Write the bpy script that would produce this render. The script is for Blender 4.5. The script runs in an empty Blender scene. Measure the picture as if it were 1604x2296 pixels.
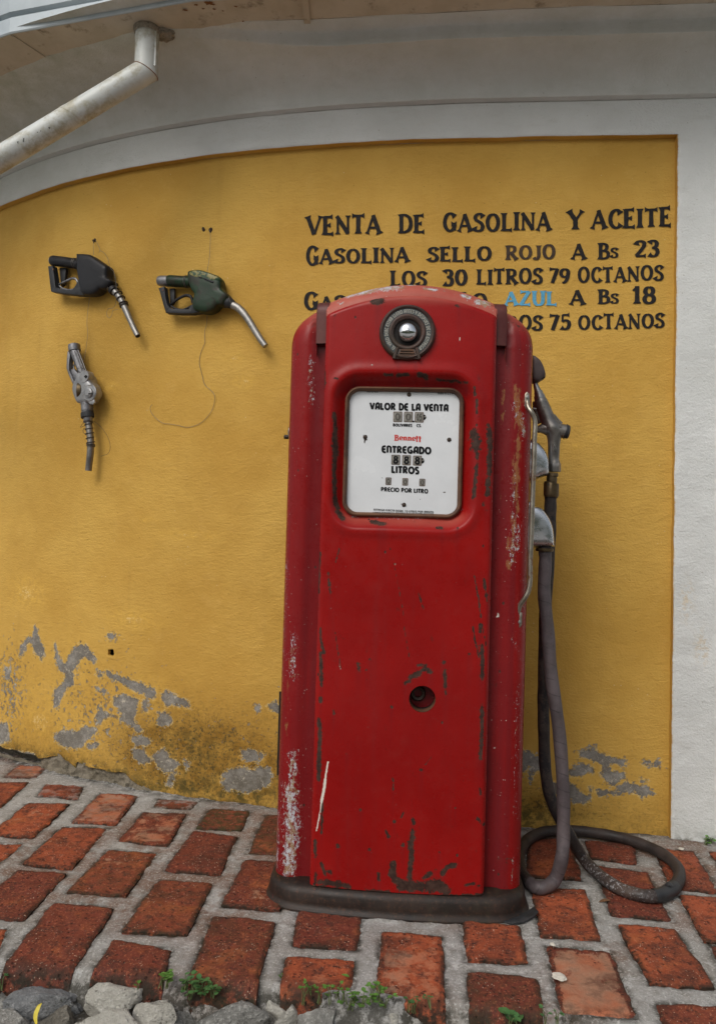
import bpy, bmesh, math, random
import numpy as np
from mathutils import Matrix, Vector

# ------------------------------------------------------------------ camera, world, sun, exposure
scene = bpy.context.scene
LENS_F, EYE, PITCH, ROLL = 1700.0, 0.935, math.radians(1.58), math.radians(1.6)
cam_data = bpy.data.cameras.new("camera")
cam = bpy.data.objects.new("camera", cam_data)
scene.collection.objects.link(cam)
cam.matrix_world = Matrix.Translation((0, 0, EYE)) @ Matrix.Rotation(math.pi / 2 + PITCH, 4, 'X') @ Matrix.Rotation(ROLL, 4, 'Z')
cam_data.sensor_fit = 'VERTICAL'
cam_data.sensor_height = 36.0
cam_data.lens = LENS_F / 2296.0 * 36.0
cam_data.clip_start = 0.05
cam_data.clip_end = 3000
scene.camera = cam

SUN_EL, SUN_AZ = math.radians(44), math.radians(214)      # azimuth clockwise from +Y: behind the viewer, a little to the left
world = bpy.data.worlds.new("World")
scene.world = world
world.use_nodes = True
wn = world.node_tree
wn.nodes.clear()
w_out = wn.nodes.new('ShaderNodeOutputWorld')
w_bg = wn.nodes.new('ShaderNodeBackground')
w_sky = wn.nodes.new('ShaderNodeTexSky')
w_hsv = wn.nodes.new('ShaderNodeHueSaturation')
w_sky.sky_type = 'NISHITA'
w_sky.sun_disc = False
w_sky.sun_elevation = SUN_EL
w_sky.sun_rotation = SUN_AZ
w_sky.air_density = 1.3
w_sky.dust_density = 4.0
w_hsv.inputs['Saturation'].default_value = 0.38           # overcast: the blue is mostly gone
w_bg.inputs['Strength'].default_value = 0.11
wn.links.new(w_sky.outputs[0], w_hsv.inputs['Color'])
wn.links.new(w_hsv.outputs[0], w_bg.inputs['Color'])
wn.links.new(w_bg.outputs[0], w_out.inputs['Surface'])

sun_data = bpy.data.lights.new("sun", 'SUN')
sun_data.energy = 0.9
sun_data.angle = math.radians(32)
sun_data.color = (1.0, 0.96, 0.90)
sun = bpy.data.objects.new("sun", sun_data)
scene.collection.objects.link(sun)
sd = Vector((math.sin(SUN_AZ) * math.cos(SUN_EL), math.cos(SUN_AZ) * math.cos(SUN_EL), math.sin(SUN_EL)))
sun.rotation_euler = (-sd).to_track_quat('-Z', 'Y').to_euler()

scene.view_settings.view_transform = 'Standard'
scene.view_settings.look = 'None'
scene.view_settings.gamma = 1.0
scene.view_settings.exposure = 0.25

# ------------------------------------------------------------------ measuring helpers (photo pixels at 1604x2296 -> points)
def rotx(a):
    c, s = math.cos(a), math.sin(a)
    return np.array([[1, 0, 0], [0, c, -s], [0, s, c]])
def rotz(a):
    c, s = math.cos(a), math.sin(a)
    return np.array([[c, -s, 0], [s, c, 0], [0, 0, 1.0]])
CAM_R = rotx(math.pi / 2 + PITCH) @ rotz(ROLL)
CAM_O = np.array([0, 0, EYE])
def ray(x, y):
    return CAM_R @ np.array([(x - 802) / LENS_F, -(y - 1148) / LENS_F, -1.0])
def ground(x, y, z=0.0):
    d = ray(x, y)
    return CAM_O + d * ((z - EYE) / d[2])
def on_plane(x, y, p0, n):
    d = ray(x, y)
    return CAM_O + d * (np.dot(np.array(p0) - CAM_O, n) / np.dot(d, n))
def at_depth(x, y, Y):
    d = ray(x, y)
    return CAM_O + d * (Y / d[1])
def crop(ox, oy, k):
    return lambda p: (ox + p[0] * k, oy + p[1] * k)
G1 = crop(0, 1681.3, .4018); G2 = crop(1120.9, 1821.5, .3012); G3 = crop(0, 1995.2, .4018)
G4 = crop(560.45, 1995.2, .3494); G5 = crop(1043.6, 1995.2, .3494)
K1B = crop(0, 1373, .4018); K5B = crop(1092.9, 1513.2, .3187); K3 = crop(56, 476.4, .3669)
K4 = crop(644.5, 588.5, .3843); K4B = crop(560.4, 1401, .4193)
KD = crop(762.2, 857.5, .1817); KN1 = crop(100.9, 549.2, .18868); KN2 = crop(336.3, 588.5, .1747)
KN3 = crop(128.9, 756.6, .1342); KH = crop(1148.9, 784.6, .20757); KT = crop(644.5, 448.4, .559)
K5 = crop(1092.9, 756.6, .3187)

WALL_C = [-0.04322065, 0.09571289, -0.15308795, 2.53958961]
WALL_D = np.polyder(WALL_C)
def wall_n(X):
    s = np.polyval(WALL_D, X)
    h = np.sqrt(s * s + 1)
    return s / h, -1 / h
def wall_pt(X, z, off):
    X = np.asarray(X, float); z = np.asarray(z, float)
    nx, ny = wall_n(X)
    return np.stack([X + nx * off, np.polyval(WALL_C, X) + ny * off, z + 0 * X], -1)
def on_wall(x, y, off=0.0):
    d = ray(x, y)
    a, b = 0.5, 6.0
    for _ in range(50):
        m = .5 * (a + b)
        p = CAM_O + d * m
        nx, ny = wall_n(p[0])
        if p[1] - np.polyval(WALL_C, p[0]) - ny * off > 0: b = m
        else: a = m
    p = CAM_O + d * a
    return p[0], p[2]

# ------------------------------------------------------------------ noise for geometry
def _h(ix, iy, iz, seed):
    n = (ix * 374761393 + iy * 668265263 + iz * 2147483647 + seed * 974711) & 0xffffffff
    n = ((n ^ (n >> 13)) * 1274126177) & 0xffffffff
    return ((n ^ (n >> 16)) & 0xffff) / 65535.0
def vnoise(p, seed=0):
    p = np.asarray(p, float)
    i = np.floor(p).astype(np.int64); f = p - i
    f = f * f * (3 - 2 * f)
    r = 0
    for dx in (0, 1):
        for dy in (0, 1):
            for dz in (0, 1):
                w = (f[..., 0] if dx else 1 - f[..., 0]) * (f[..., 1] if dy else 1 - f[..., 1]) * (f[..., 2] if dz else 1 - f[..., 2])
                r = r + w * _h(i[..., 0] + dx, i[..., 1] + dy, i[..., 2] + dz, seed)
    return r - .5
def fbm(p, scale, octs=4, seed=0, gain=.5):
    p = np.asarray(p, float) * scale
    a, r = 1.0, 0
    for o in range(octs):
        r = r + a * vnoise(p, seed + o * 17)
        p = p * 2.03 + 11.3
        a *= gain
    return r
def sstep(a, b, x):
    t = np.clip((x - a) / (b - a), 0, 1)
    return t * t * (3 - 2 * t)
def sdf_poly(px, py, poly):
    poly = np.asarray(poly, float)
    d = np.full(px.shape, 1e9); ins = np.zeros(px.shape, bool)
    n = len(poly)
    for i in range(n):
        a, b = poly[i], poly[(i + 1) % n]
        e = b - a
        wx, wy = px - a[0], py - a[1]
        t = np.clip((wx * e[0] + wy * e[1]) / max(e @ e, 1e-12), 0, 1)
        d = np.minimum(d, np.hypot(wx - e[0] * t, wy - e[1] * t))
        c = ((a[1] > py) != (b[1] > py))
        with np.errstate(divide='ignore', invalid='ignore'):
            xi = a[0] + (py - a[1]) * e[0] / (e[1] if e[1] != 0 else 1e-12)
        ins ^= c & (px < xi)
    return np.where(ins, -d, d)
def sdf_line(px, py, pts):
    d = np.full(px.shape, 1e9)
    if len(pts) == 1: return np.hypot(px - pts[0][0], py - pts[0][1])
    for a, b in zip(pts[:-1], pts[1:]):
        a, b = np.array(a, float), np.array(b, float); e = b - a
        t = np.clip(((px - a[0]) * e[0] + (py - a[1]) * e[1]) / max(e @ e, 1e-12), 0, 1)
        d = np.minimum(d, np.hypot(px - a[0] - e[0] * t, py - a[1] - e[1] * t))
    return d
def catmull(pts, per=8, closed=False):
    P = [np.array(p, float) for p in pts]
    n = len(P); out = []
    segs = n if closed else n - 1
    for i in range(segs):
        if closed: p0, p1, p2, p3 = P[(i - 1) % n], P[i], P[(i + 1) % n], P[(i + 2) % n]
        else:
            p1, p2 = P[i], P[i + 1]
            p0 = P[i - 1] if i > 0 else 2 * p1 - p2
            p3 = P[i + 2] if i + 2 < n else 2 * p2 - p1
        for k in range(per):
            t = k / per
            out.append(.5 * ((2 * p1) + (-p0 + p2) * t + (2 * p0 - 5 * p1 + 4 * p2 - p3) * t * t + (-p0 + 3 * p1 - 3 * p2 + p3) * t ** 3))
    if not closed: out.append(P[-1])
    return np.array(out)

# ------------------------------------------------------------------ objects
COL = scene.collection
WORLD_M = {}
def tag(o, label=None, cat=None, group=None, kind=None):
    if label: o['label'] = label
    if cat: o['category'] = cat
    if group: o['group'] = group
    if kind: o['kind'] = kind
def thing(name, label, cat, loc=(0, 0, 0), rz=0.0, group=None):
    o = bpy.data.objects.new(name, None)
    o.empty_display_size = .05
    COL.objects.link(o)
    o.location = loc; o.rotation_euler = (0, 0, rz)
    tag(o, label, cat, group)
    WORLD_M[o.name] = Matrix.Translation(loc) @ Matrix.Rotation(rz, 4, 'Z')
    return o

class MB:
    def __init__(s):
        s.v = []; s.f = []; s.m = []; s.n = 0; s.at = {}
    def add(s, v, f, mi=0, **attrs):
        v = np.asarray(v, float).reshape(-1, 3)
        o = s.n
        for k, a in attrs.items():
            s.at.setdefault(k, []).append((o, np.asarray(a, float).ravel()))
        s.v.append(v); s.n += len(v)
        if isinstance(f, np.ndarray): f = f.tolist()
        s.f.extend([[i + o for i in q] for q in f]); s.m.extend([mi] * len(f))
        return o
    def grid(s, P, mi=0, close_u=False, close_v=False, keep=None, **attrs):
        nu, nv = P.shape[:2]
        I = np.arange(nu * nv).reshape(nu, nv)
        if close_u: I = np.vstack([I, I[:1]])
        if close_v: I = np.hstack([I, I[:, :1]])
        F = np.stack([I[:-1, :-1], I[1:, :-1], I[1:, 1:], I[:-1, 1:]], -1)
        if keep is not None: F = F[keep]
        return s.add(P.reshape(-1, 3), F.reshape(-1, 4), mi, **attrs)
    def tube(s, pts, r, n=12, mi=0, cap=True, smooth=0, flat=None, up=None, roughen=0, seed=0, **kw):
        pts = np.array(pts, float)
        r = np.array([r] * len(pts) if np.isscalar(r) else r, float)
        if smooth:
            q = catmull(np.hstack([pts, r[:, None]]), smooth)
            pts, r = q[:, :3], q[:, 3]
        t = np.gradient(pts, axis=0); t /= np.linalg.norm(t, axis=1)[:, None] + 1e-12
        a = np.array(up if up is not None else ([0, 0, 1.0] if abs(t[0][2]) < .9 else [1.0, 0, 0]))
        u = a - t[0] * (a @ t[0]); u /= np.linalg.norm(u)
        rings = []; L = 0; su = []; sv = []
        for i in range(len(pts)):
            if i:
                u = u - t[i] * (u @ t[i]); u /= np.linalg.norm(u)
                L += np.linalg.norm(pts[i] - pts[i - 1])
            w = np.cross(t[i], u)
            th = np.arange(n) * 2 * math.pi / n
            k1 = 1.0 if flat is None else flat
            rings.append(pts[i] + r[i] * (np.cos(th)[:, None] * u * k1 + np.sin(th)[:, None] * w))
            su.append(np.full(n, L)); sv.append(th)
        P = np.array(rings)
        if roughen: P = P + (fbm(P, 60, 3, seed)[..., None]) * roughen * (P - pts[:, None, :]) / (r[:, None, None] + 1e-9)
        o = s.grid(P, mi, close_v=True, su=np.array(su), sv=np.array(sv), **kw)
        if cap:
            N = len(pts)
            for k, c in ((0, pts[0]), (N - 1, pts[-1])):
                ring = P[k]
                fs = [[i, (i + 1) % n, n] for i in range(n)]
                if k == 0: fs = [q[::-1] for q in fs]
                s.add(np.vstack([ring, c[None]]), fs, mi)
        return o
    def box(s, c, sz, R=None, mi=0):
        c = np.array(c, float); h = np.array(sz, float) / 2
        V = np.array([[x, y, z] for x in (-1, 1) for y in (-1, 1) for z in (-1, 1)], float) * h
        if R is not None: V = V @ np.array(R).T
        F = [[0, 1, 3, 2], [4, 6, 7, 5], [0, 4, 5, 1], [2, 3, 7, 6], [0, 2, 6, 4], [1, 5, 7, 3]]
        s.add(V + c, F, mi)
    def prism(s, pts, n, t0, t1, mi=0, bev=0.0):
        """outline pts (3-D, in one plane) extruded along n from t0 (back) to t1 (front) with a chamfer on the front"""
        P = np.array(pts, float); n = np.array(n, float); N = len(P)
        c = P.mean(0)
        def inset(d):
            out = []
            for i in range(N):
                a, b, e = P[i - 1], P[i], P[(i + 1) % N]
                d1 = (b - a) / (np.linalg.norm(b - a) + 1e-9); d2 = (e - b) / (np.linalg.norm(e - b) + 1e-9)
                n1 = np.cross(n, d1); n2 = np.cross(n, d2); m = n1 + n2; m /= np.linalg.norm(m) + 1e-9
                out.append(b + m * d * sgn)
            return np.array(out)
        area = sum(np.dot(np.cross(P[i] - c, P[(i + 1) % N] - c), n) for i in range(N))
        sgn = 1 if area > 0 else -1
        rings = [P + n * t0]
        if bev:
            rings += [P + n * (t1 - bev), inset(bev * .3) + n * (t1 - bev * .3), inset(bev) + n * t1]
        else: rings += [P + n * t1]
        G = np.array(rings); k = len(rings)
        F = []
        for r in range(k - 1):
            for i in range(N):
                j = (i + 1) % N
                q = [r * N + i, r * N + j, (r + 1) * N + j, (r + 1) * N + i]
                F.append(q if sgn > 0 else q[::-1])
        top = [(k - 1) * N + i for i in range(N)]; bot = list(range(N))[::-1]
        if sgn < 0: top, bot = top[::-1], bot[::-1]
        F += [top, bot]
        s.add(G.reshape(-1, 3), F, mi)
    def pillow(s, pts, n, T0, T1, mi=0, per=4, prof=None, cen=None):
        """a casting: closed outline swelling to T1 in front and T0 behind"""
        P = catmull(pts, per, True) if per > 1 else np.array(pts, float)
        n = np.array(n, float); c = P.mean(0) if cen is None else np.array(cen)
        prof = prof or [(1, 0), (.985, .35), (.94, .66), (.86, .86), (.72, .97), (.4, 1.0)]
        rings = []
        for f, h in prof[::-1]: rings.append(c + (P - c) * f - n * T0 * h)
        for f, h in prof[1:]: rings.append(c + (P - c) * f + n * T1 * h)
        G = np.array(rings); N = len(P)
        area = sum(np.dot(np.cross(P[i] - c, P[(i + 1) % N] - c), n) for i in range(N))
        if area < 0: G = G[:, ::-1]
        s.grid(G, mi, close_v=True)
        s.add(np.vstack([G[-1], (c + n * T1)[None]]), [[i, (i + 1) % N, N] for i in range(N)], mi)
        s.add(np.vstack([G[0], (c - n * T0)[None]]), [[(i + 1) % N, i, N] for i in range(N)], mi)
    def lathe(s, prof, origin, axis, n=32, mi=0, ref=None, a0=0, a1=2 * math.pi):
        axis = np.array(axis, float); axis /= np.linalg.norm(axis)
        a = np.array(ref if ref is not None else ([1, 0, 0] if abs(axis[0]) < .9 else [0, 0, 1.0]), float)
        u = a - axis * (a @ axis); u /= np.linalg.norm(u); w = np.cross(axis, u)
        full = abs(a1 - a0 - 2 * math.pi) < 1e-6
        th = np.linspace(a0, a1, n + 1)
        if full: th = th[:-1]
        P = np.array([[np.array(origin) + axis * h + r * (math.cos(t) * u + math.sin(t) * w) for t in th] for r, h in prof])
        s.grid(P, mi, close_v=full)
    def build(s, name, mats, parent=None, local=False, smooth=True, angle=40):
        V = np.vstack(s.v)
        root = parent
        while root is not None and root.parent is not None: root = root.parent
        if root is not None and not local:
            M = np.array(WORLD_M[root.name].inverted())
            V = V @ M[:3, :3].T + M[:3, 3]
        me = bpy.data.meshes.new(name)
        me.from_pydata(V.tolist(), [], s.f)
        mats = mats if isinstance(mats, (list, tuple)) else [mats]
        for m in mats: me.materials.append(m)
        if len(mats) > 1: me.polygons.foreach_set('material_index', s.m)
        for k, chunks in s.at.items():
            arr = np.zeros(len(V), np.float32)
            for o, a in chunks: arr[o:o + len(a)] = a
            at = me.attributes.new(k, 'FLOAT', 'POINT')
            at.data.foreach_set('value', arr)
        me.update()
        if smooth:
            me.shade_smooth()
            if angle < 180: me.set_sharp_from_angle(angle=math.radians(angle))
        o = bpy.data.objects.new(name, me)
        COL.objects.link(o)
        if parent is not None: o.parent = parent
        return o

# ------------------------------------------------------------------ materials
class Mat:
    def __init__(s, name, rough=.6, metal=0.0, spec=.4):
        s.m = bpy.data.materials.new(name); s.m.use_nodes = True
        s.t = s.m.node_tree; s.t.nodes.clear()
        s.out = s.t.nodes.new('ShaderNodeOutputMaterial'); s.b = s.t.nodes.new('ShaderNodeBsdfPrincipled')
        s.t.links.new(s.b.outputs[0], s.out.inputs['Surface'])
        s.set('Roughness', rough); s.set('Metallic', metal); s.set('Specular IOR Level', spec)
        s._co = None
    def put(s, sock, v):
        if isinstance(v, bpy.types.NodeSocket): s.t.links.new(v, sock)
        elif isinstance(v, (tuple, list)):
            sock.default_value = (*v, 1.0) if len(v) == 3 and sock.type == 'RGBA' else v
        else: sock.default_value = v
    def set(s, k, v): s.put(s.b.inputs[k], v)
    def col(s, v): s.set('Base Color', v)
    @property
    def co(s):
        if s._co is None: s._co = s.t.nodes.new('ShaderNodeTexCoord').outputs['Object']
        return s._co
    def map(s, scale, rot=(0, 0, 0)):
        n = s.t.nodes.new('ShaderNodeMapping'); s.put(n.inputs[0], s.co); n.inputs['Scale'].default_value = scale
        n.inputs['Rotation'].default_value = rot
        return n.outputs[0]
    def noise(s, scale, detail=4, rough=.6, vec=None, dist=0.0):
        n = s.t.nodes.new('ShaderNodeTexNoise'); s.put(n.inputs['Vector'], vec or s.co)
        n.inputs['Scale'].default_value = scale; n.inputs['Detail'].default_value = detail
        n.inputs['Roughness'].default_value = rough; n.inputs['Distortion'].default_value = dist
        return n.outputs[0]
    def vor(s, scale, vec=None, out='Distance', feature='F1', rand=1.0):
        n = s.t.nodes.new('ShaderNodeTexVoronoi'); s.put(n.inputs['Vector'], vec or s.co); n.feature = feature
        n.inputs['Scale'].default_value = scale; n.inputs['Randomness'].default_value = rand
        return n.outputs[out]
    def attr(s, name):
        n = s.t.nodes.new('ShaderNodeAttribute'); n.attribute_name = name
        return n.outputs['Fac']
    def math(s, op, a, b=0.0, clamp=False):
        n = s.t.nodes.new('ShaderNodeMath'); n.operation = op; n.use_clamp = clamp
        s.put(n.inputs[0], a); s.put(n.inputs[1], b)
        return n.outputs[0]
    def thr(s, v, a, b):
        n = s.t.nodes.new('ShaderNodeMapRange'); n.interpolation_type = 'SMOOTHSTEP'
        s.put(n.inputs[0], v)
        lo, hi, f, g = (a, b, 0.0, 1.0) if a < b else (b, a, 1.0, 0.0)
        n.inputs[1].default_value = lo; n.inputs[2].default_value = hi; n.inputs[3].default_value = f; n.inputs[4].default_value = g
        return n.outputs[0]
    def lin(s, v, a, b, c, d):
        n = s.t.nodes.new('ShaderNodeMapRange'); s.put(n.inputs[0], v)
        for i, q in enumerate((a, b, c, d)): n.inputs[i + 1].default_value = q
        return n.outputs[0]
    def mix(s, f, a, b, mode='MIX'):
        n = s.t.nodes.new('ShaderNodeMix'); n.data_type = 'RGBA'; n.blend_type = mode; n.clamp_factor = True
        s.put(n.inputs[0], f); s.put(n.inputs[6], a); s.put(n.inputs[7], b)
        return n.outputs[2]
    def bump(s, h, strength=.5, dist=.002, prev=None):
        n = s.t.nodes.new('ShaderNodeBump'); s.put(n.inputs['Height'], h)
        n.inputs['Strength'].default_value = strength; n.inputs['Distance'].default_value = dist
        if prev is not None: s.put(n.inputs['Normal'], prev)
        s.set('Normal', n.outputs[0])
        return n.outputs[0]

def mat_yellow():
    k = Mat('ochre_plaster', .85, 0, .2)
    big = k.noise(2.2, 4, .6); mid = k.noise(14, 5, .65)
    streak = k.noise(26, 5, .7, k.map((1, 1, 4.0))); fine = k.noise(160, 3, .6); vert = k.noise(4, 4, .6, k.map((3.0, 3.0, .35)))
    c = k.mix(k.thr(big, .3, .7), (.485, .280, .053), (.585, .360, .080))
    c = k.mix(k.math('MULTIPLY', k.thr(streak, .54, .76), .22), c, (.33, .18, .032))
    c = k.mix(k.math('MULTIPLY', k.thr(k.noise(30, 6, .75, k.map((1, 1, 3), (0, .15, 0))), .55, .70), .25), c, (.62, .40, .11))
    c = k.mix(k.math('MULTIPLY', k.thr(mid, .52, .8), .35), c, (.60, .37, .10))
    c = k.mix(k.math('MULTIPLY', k.thr(vert, .55, .8), .22), c, (.30, .165, .035))
    pale = k.math('MULTIPLY', k.attr('pale'), k.thr(k.noise(60, 5, .7), .40, .62))
    c = k.mix(k.math('MULTIPLY', pale, .7), c, (.66, .40, .075))
    c = k.mix(k.math('MULTIPLY', k.thr(k.math('ADD', k.attr('pale'), k.noise(120, 4, .7)), 1.50, 1.66), .7), c, (.70, .56, .30))
    specks = k.math('MULTIPLY', k.thr(k.vor(34), .07, .045), k.thr(k.noise(5, 3), .52, .62))
    c = k.mix(k.math('MULTIPLY', specks, .55), c, (.70, .62, .45))
    dk = k.math('MULTIPLY', k.thr(k.vor(20, k.map((1, 1, 1.4))), .05, .03), .6)
    c = k.mix(dk, c, (.12, .06, .012))
    # grime and moss towards the foot of the wall
    gr = k.math('MULTIPLY', k.attr('dirt'), k.lin(k.noise(16, 6, .72), .3, .7, .15, 1.15), True)
    c = k.mix(k.math('MULTIPLY', gr, .95), c, (.20, .098, .011))
    spk = k.math('MULTIPLY', k.attr('dirt'), k.thr(k.noise(100, 6, .78), .51, .60), True)
    c = k.mix(k.math('MULTIPLY', spk, .8), c, (.05, .045, .022))
    gn = k.math('MULTIPLY', k.attr('moss'), k.thr(k.noise(34, 7, .74), .40, .60), True)
    c = k.mix(k.math('MULTIPLY', gn, .9), c, (.050, .046, .014))
    # flaked paint
    fl = k.math('ADD', k.attr('peel'), k.math('ADD', k.math('MULTIPLY', k.math('SUBTRACT', k.noise(30, 9, .75), .5), 1.3), k.math('MULTIPLY', k.math('SUBTRACT', k.noise(95, 6, .75), .5), .75)))
    small = k.math('MULTIPLY', k.thr(k.math('ADD', k.noise(58, 7, .78), k.math('MULTIPLY', k.attr('fleck'), .17)), .665, .69), k.thr(k.attr('fleck'), .03, .08))
    rim = k.math('MULTIPLY', k.thr(fl, .33, .46), k.thr(k.noise(90, 4, .7), .42, .55))
    c = k.mix(k.math('MULTIPLY', rim, .85), c, (.66, .48, .18))
    rim2 = k.math('MULTIPLY', k.thr(fl, .43, .49), k.thr(k.noise(150, 4, .7), .45, .55))
    c = k.mix(k.math('MULTIPLY', rim2, .8), c, (.6, .56, .48))
    pm = k.math('MAXIMUM', k.thr(fl, .485, .51), small)
    cem = k.mix(k.thr(k.noise(45, 5, .7), .35, .65), (.185, .172, .150), (.31, .295, .262))
    cem = k.mix(k.thr(k.noise(12, 5, .7), .42, .62), cem, (.165, .150, .125))
    cem = k.mix(k.thr(k.noise(260, 3, .7), .6, .68), cem, (.42, .39, .34))
    cem = k.mix(k.math('MULTIPLY', gr, .45), cem, (.08, .065, .04))
    cem = k.mix(k.math('MULTIPLY', small, k.thr(k.noise(20, 4), .4, .6)), cem, (.46, .42, .34))
    c = k.mix(pm, c, cem)
    k.col(c)
    b = k.bump(k.math('ADD', k.math('MULTIPLY', k.math('MULTIPLY', streak, k.lin(big, .35, .65, .15, .6)), 1.0), k.math('ADD', k.math('MULTIPLY', fine, .30), k.math('MULTIPLY', mid, .85))), .75, .008)
    b = k.bump(k.math('SUBTRACT', k.math('MULTIPLY', k.thr(k.vor(46, k.map((1, 1, 2.2))), .0, .2), .6), 0), .28, .003, b)
    k.bump(k.math('MULTIPLY', pm, -1.0), .9, .0025, b)
    k.set('Roughness', k.lin(fine, 0, 1, .62, .95))
    return k.m

def mat_white():
    k = Mat('white_plaster', .85, 0, .2)
    big = k.noise(3, 4, .6); streak = k.noise(9, 5, .65, k.map((1, 1, 4))); fine = k.noise(150, 4, .65)
    c = k.mix(k.thr(big, .3, .7), (.585, .60, .585), (.67, .685, .675))
    c = k.mix(k.math('MULTIPLY', k.thr(streak, .5, .78), .3), c, (.48, .47, .43))
    c = k.mix(k.math('MULTIPLY', k.thr(k.vor(26), .06, .03), .6), c, (.25, .22, .17))
    st = k.math('MULTIPLY', k.attr('stain'), k.lin(k.noise(10, 5, .7), .3, .7, .2, 1.1), True)
    c = k.mix(st, c, (.31, .325, .235))
    mo = k.math('MULTIPLY', k.attr('moss'), k.thr(k.noise(40, 6, .7), .40, .62), True)
    c = k.mix(k.math('MULTIPLY', mo, .8), c, (.10, .10, .07))
    rub = k.math('MULTIPLY', k.attr('rub'), k.thr(k.noise(55, 5, .7), .45, .6), True)
    c = k.mix(rub, c, (.56, .37, .12))
    k.col(c)
    pits = k.thr(k.vor(60), .0, .16)
    b = k.bump(k.math('ADD', k.math('MULTIPLY', k.noise(17, 6, .72, k.map((1, 1, 1.6))), .9), k.math('MULTIPLY', fine, .5)), .6, .009)
    k.bump(pits, .35, .004, b)
    return k.m

def mat_simple(name, base, alt, rough=.6, metal=0.0, scale=20, spec=.4, bump=.1, dirt=None, dirt_lo=.55, dirt_hi=.7, fine=200):
    k = Mat(name, rough, metal, spec)
    n = k.noise(scale, 5, .65); f = k.noise(fine, 3, .6)
    c = k.mix(k.thr(n, .32, .68), base, alt)
    if dirt: c = k.mix(k.thr(k.noise(scale * 1.7, 6, .72), dirt_lo, dirt_hi), c, dirt)
    k.col(c)
    k.set('Roughness', k.lin(n, .3, .7, max(.03, rough - .1), min(1, rough + .1)))
    if bump: k.bump(k.math('ADD', k.math('MULTIPLY', n, .6), k.math('MULTIPLY', f, .4)), bump, .003)
    return k.m

def mat_red(name, tone=1.0, maroon=.0):
    k = Mat(name, .3, 0, .17)
    big = k.noise(3.5, 4, .6); vert = k.noise(9, 5, .65, k.map((4, 4, .25))); fine = k.noise(140, 4, .65)
    c = k.mix(k.thr(big, .3, .7), (.225 * tone, .0050, .0048), (.285 * tone, .0075, .0066))
    c = k.mix(k.math('MULTIPLY', k.thr(vert, .5, .78), .30), c, (.185, .018, .018))
    mar = k.math('MULTIPLY', k.attr('maroon'), k.lin(k.noise(5, 5, .65, k.map((4, 4, .35))), .3, .7, .45, 1.05), True)
    c = k.mix(mar, c, (.135, .013, .016))
    fd = k.math('MULTIPLY', k.attr('fade'), k.lin(k.noise(7, 5, .65), .25, .75, .5, 1.1), True)
    c = k.mix(k.math('MULTIPLY', fd, .9), c, (.43, .130, .095))
    # dull bloom: a film of chalked paint and dust
    c = k.mix(k.math('MULTIPLY', k.thr(k.noise(22, 6, .7), .5, .8), .06), c, (.34, .12, .1))
    # dark scuffs
    c = k.mix(k.math('MULTIPLY', k.thr(k.noise(40, 5, .7, k.map((1, 1, .5))), .64, .72), .45), c, (.06, .02, .016))
    # tan undercoat and white primer showing through
    tn = k.math('ADD', k.attr('tan'), k.math('MULTIPLY', k.math('SUBTRACT', k.noise(60, 7, .75, k.map((1, 1, .45))), .5), 1.5))
    tm = k.thr(tn, .58, .72)
    c = k.mix(k.math('MULTIPLY', tm, .7), c, (.29, .135, .05))
    wn_ = k.math('ADD', k.attr('white'), k.math('MULTIPLY', k.math('SUBTRACT', k.noise(170, 8, .82, k.map((1, 1, .55))), .5), 3.2))
    wm = k.thr(wn_, .66, .76)
    wc = k.mix(k.thr(k.noise(45, 6, .75), .44, .58), (.47, .49, .53), (.30, .20, .12))
    c = k.mix(wm, c, wc)
    speck = k.math('MULTIPLY', k.attr('speck'), k.thr(k.math('ADD', k.vor(85), k.math('MULTIPLY', k.noise(16, 4, .7), .42)), .30, .24))
    c = k.mix(speck, c, (.52, .46, .42))
    # rust chips
    rs = k.math('ADD', k.attr('rust'), k.math('MULTIPLY', k.math('SUBTRACT', k.noise(75, 8, .78), .5), 1.7))
    rm = k.thr(rs, .54, .59)
    tiny = k.math('MULTIPLY', k.thr(k.vor(16, k.map((1, 1, .7))), .055, .035), k.thr(k.noise(9, 3), .44, .5))
    rm = k.math('MAXIMUM', rm, tiny)
    halo = k.thr(rs, .40, .56)
    c = k.mix(k.math('MULTIPLY', halo, .35), c, (.13, .03, .02))
    rc = k.mix(k.thr(k.noise(55, 5, .7), .38, .62), (.034, .018, .014), (.066, .036, .027))
    rc = k.mix(k.thr(k.noise(120, 4, .7), .64, .72), rc, (.17, .085, .05))
    c = k.mix(rm, c, rc)
    scr = k.thr(k.math('ADD', k.attr('scratch'), k.math('MULTIPLY', k.math('SUBTRACT', k.noise(160, 6, .75), .5), .9)), .45, .6)
    c = k.mix(scr, c, (.66, .62, .55))
    k.col(c)
    bad = k.math('MAXIMUM', rm, k.math('MAXIMUM', wm, tm))
    r = k.math('ADD', k.lin(k.noise(30, 5, .7), .3, .7, .20, .40), k.math('MULTIPLY', bad, .35))
    r = k.math('ADD', r, k.math('MULTIPLY', k.attr('fade'), .15))
    k.set('Roughness', r)
    b = k.bump(k.math('MULTIPLY', bad, -1), .5, .0008)
    b = k.bump(k.noise(7, 3, .5), .12, .012, b)
    k.bump(fine, .06, .002, b)
    return k.m

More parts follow.
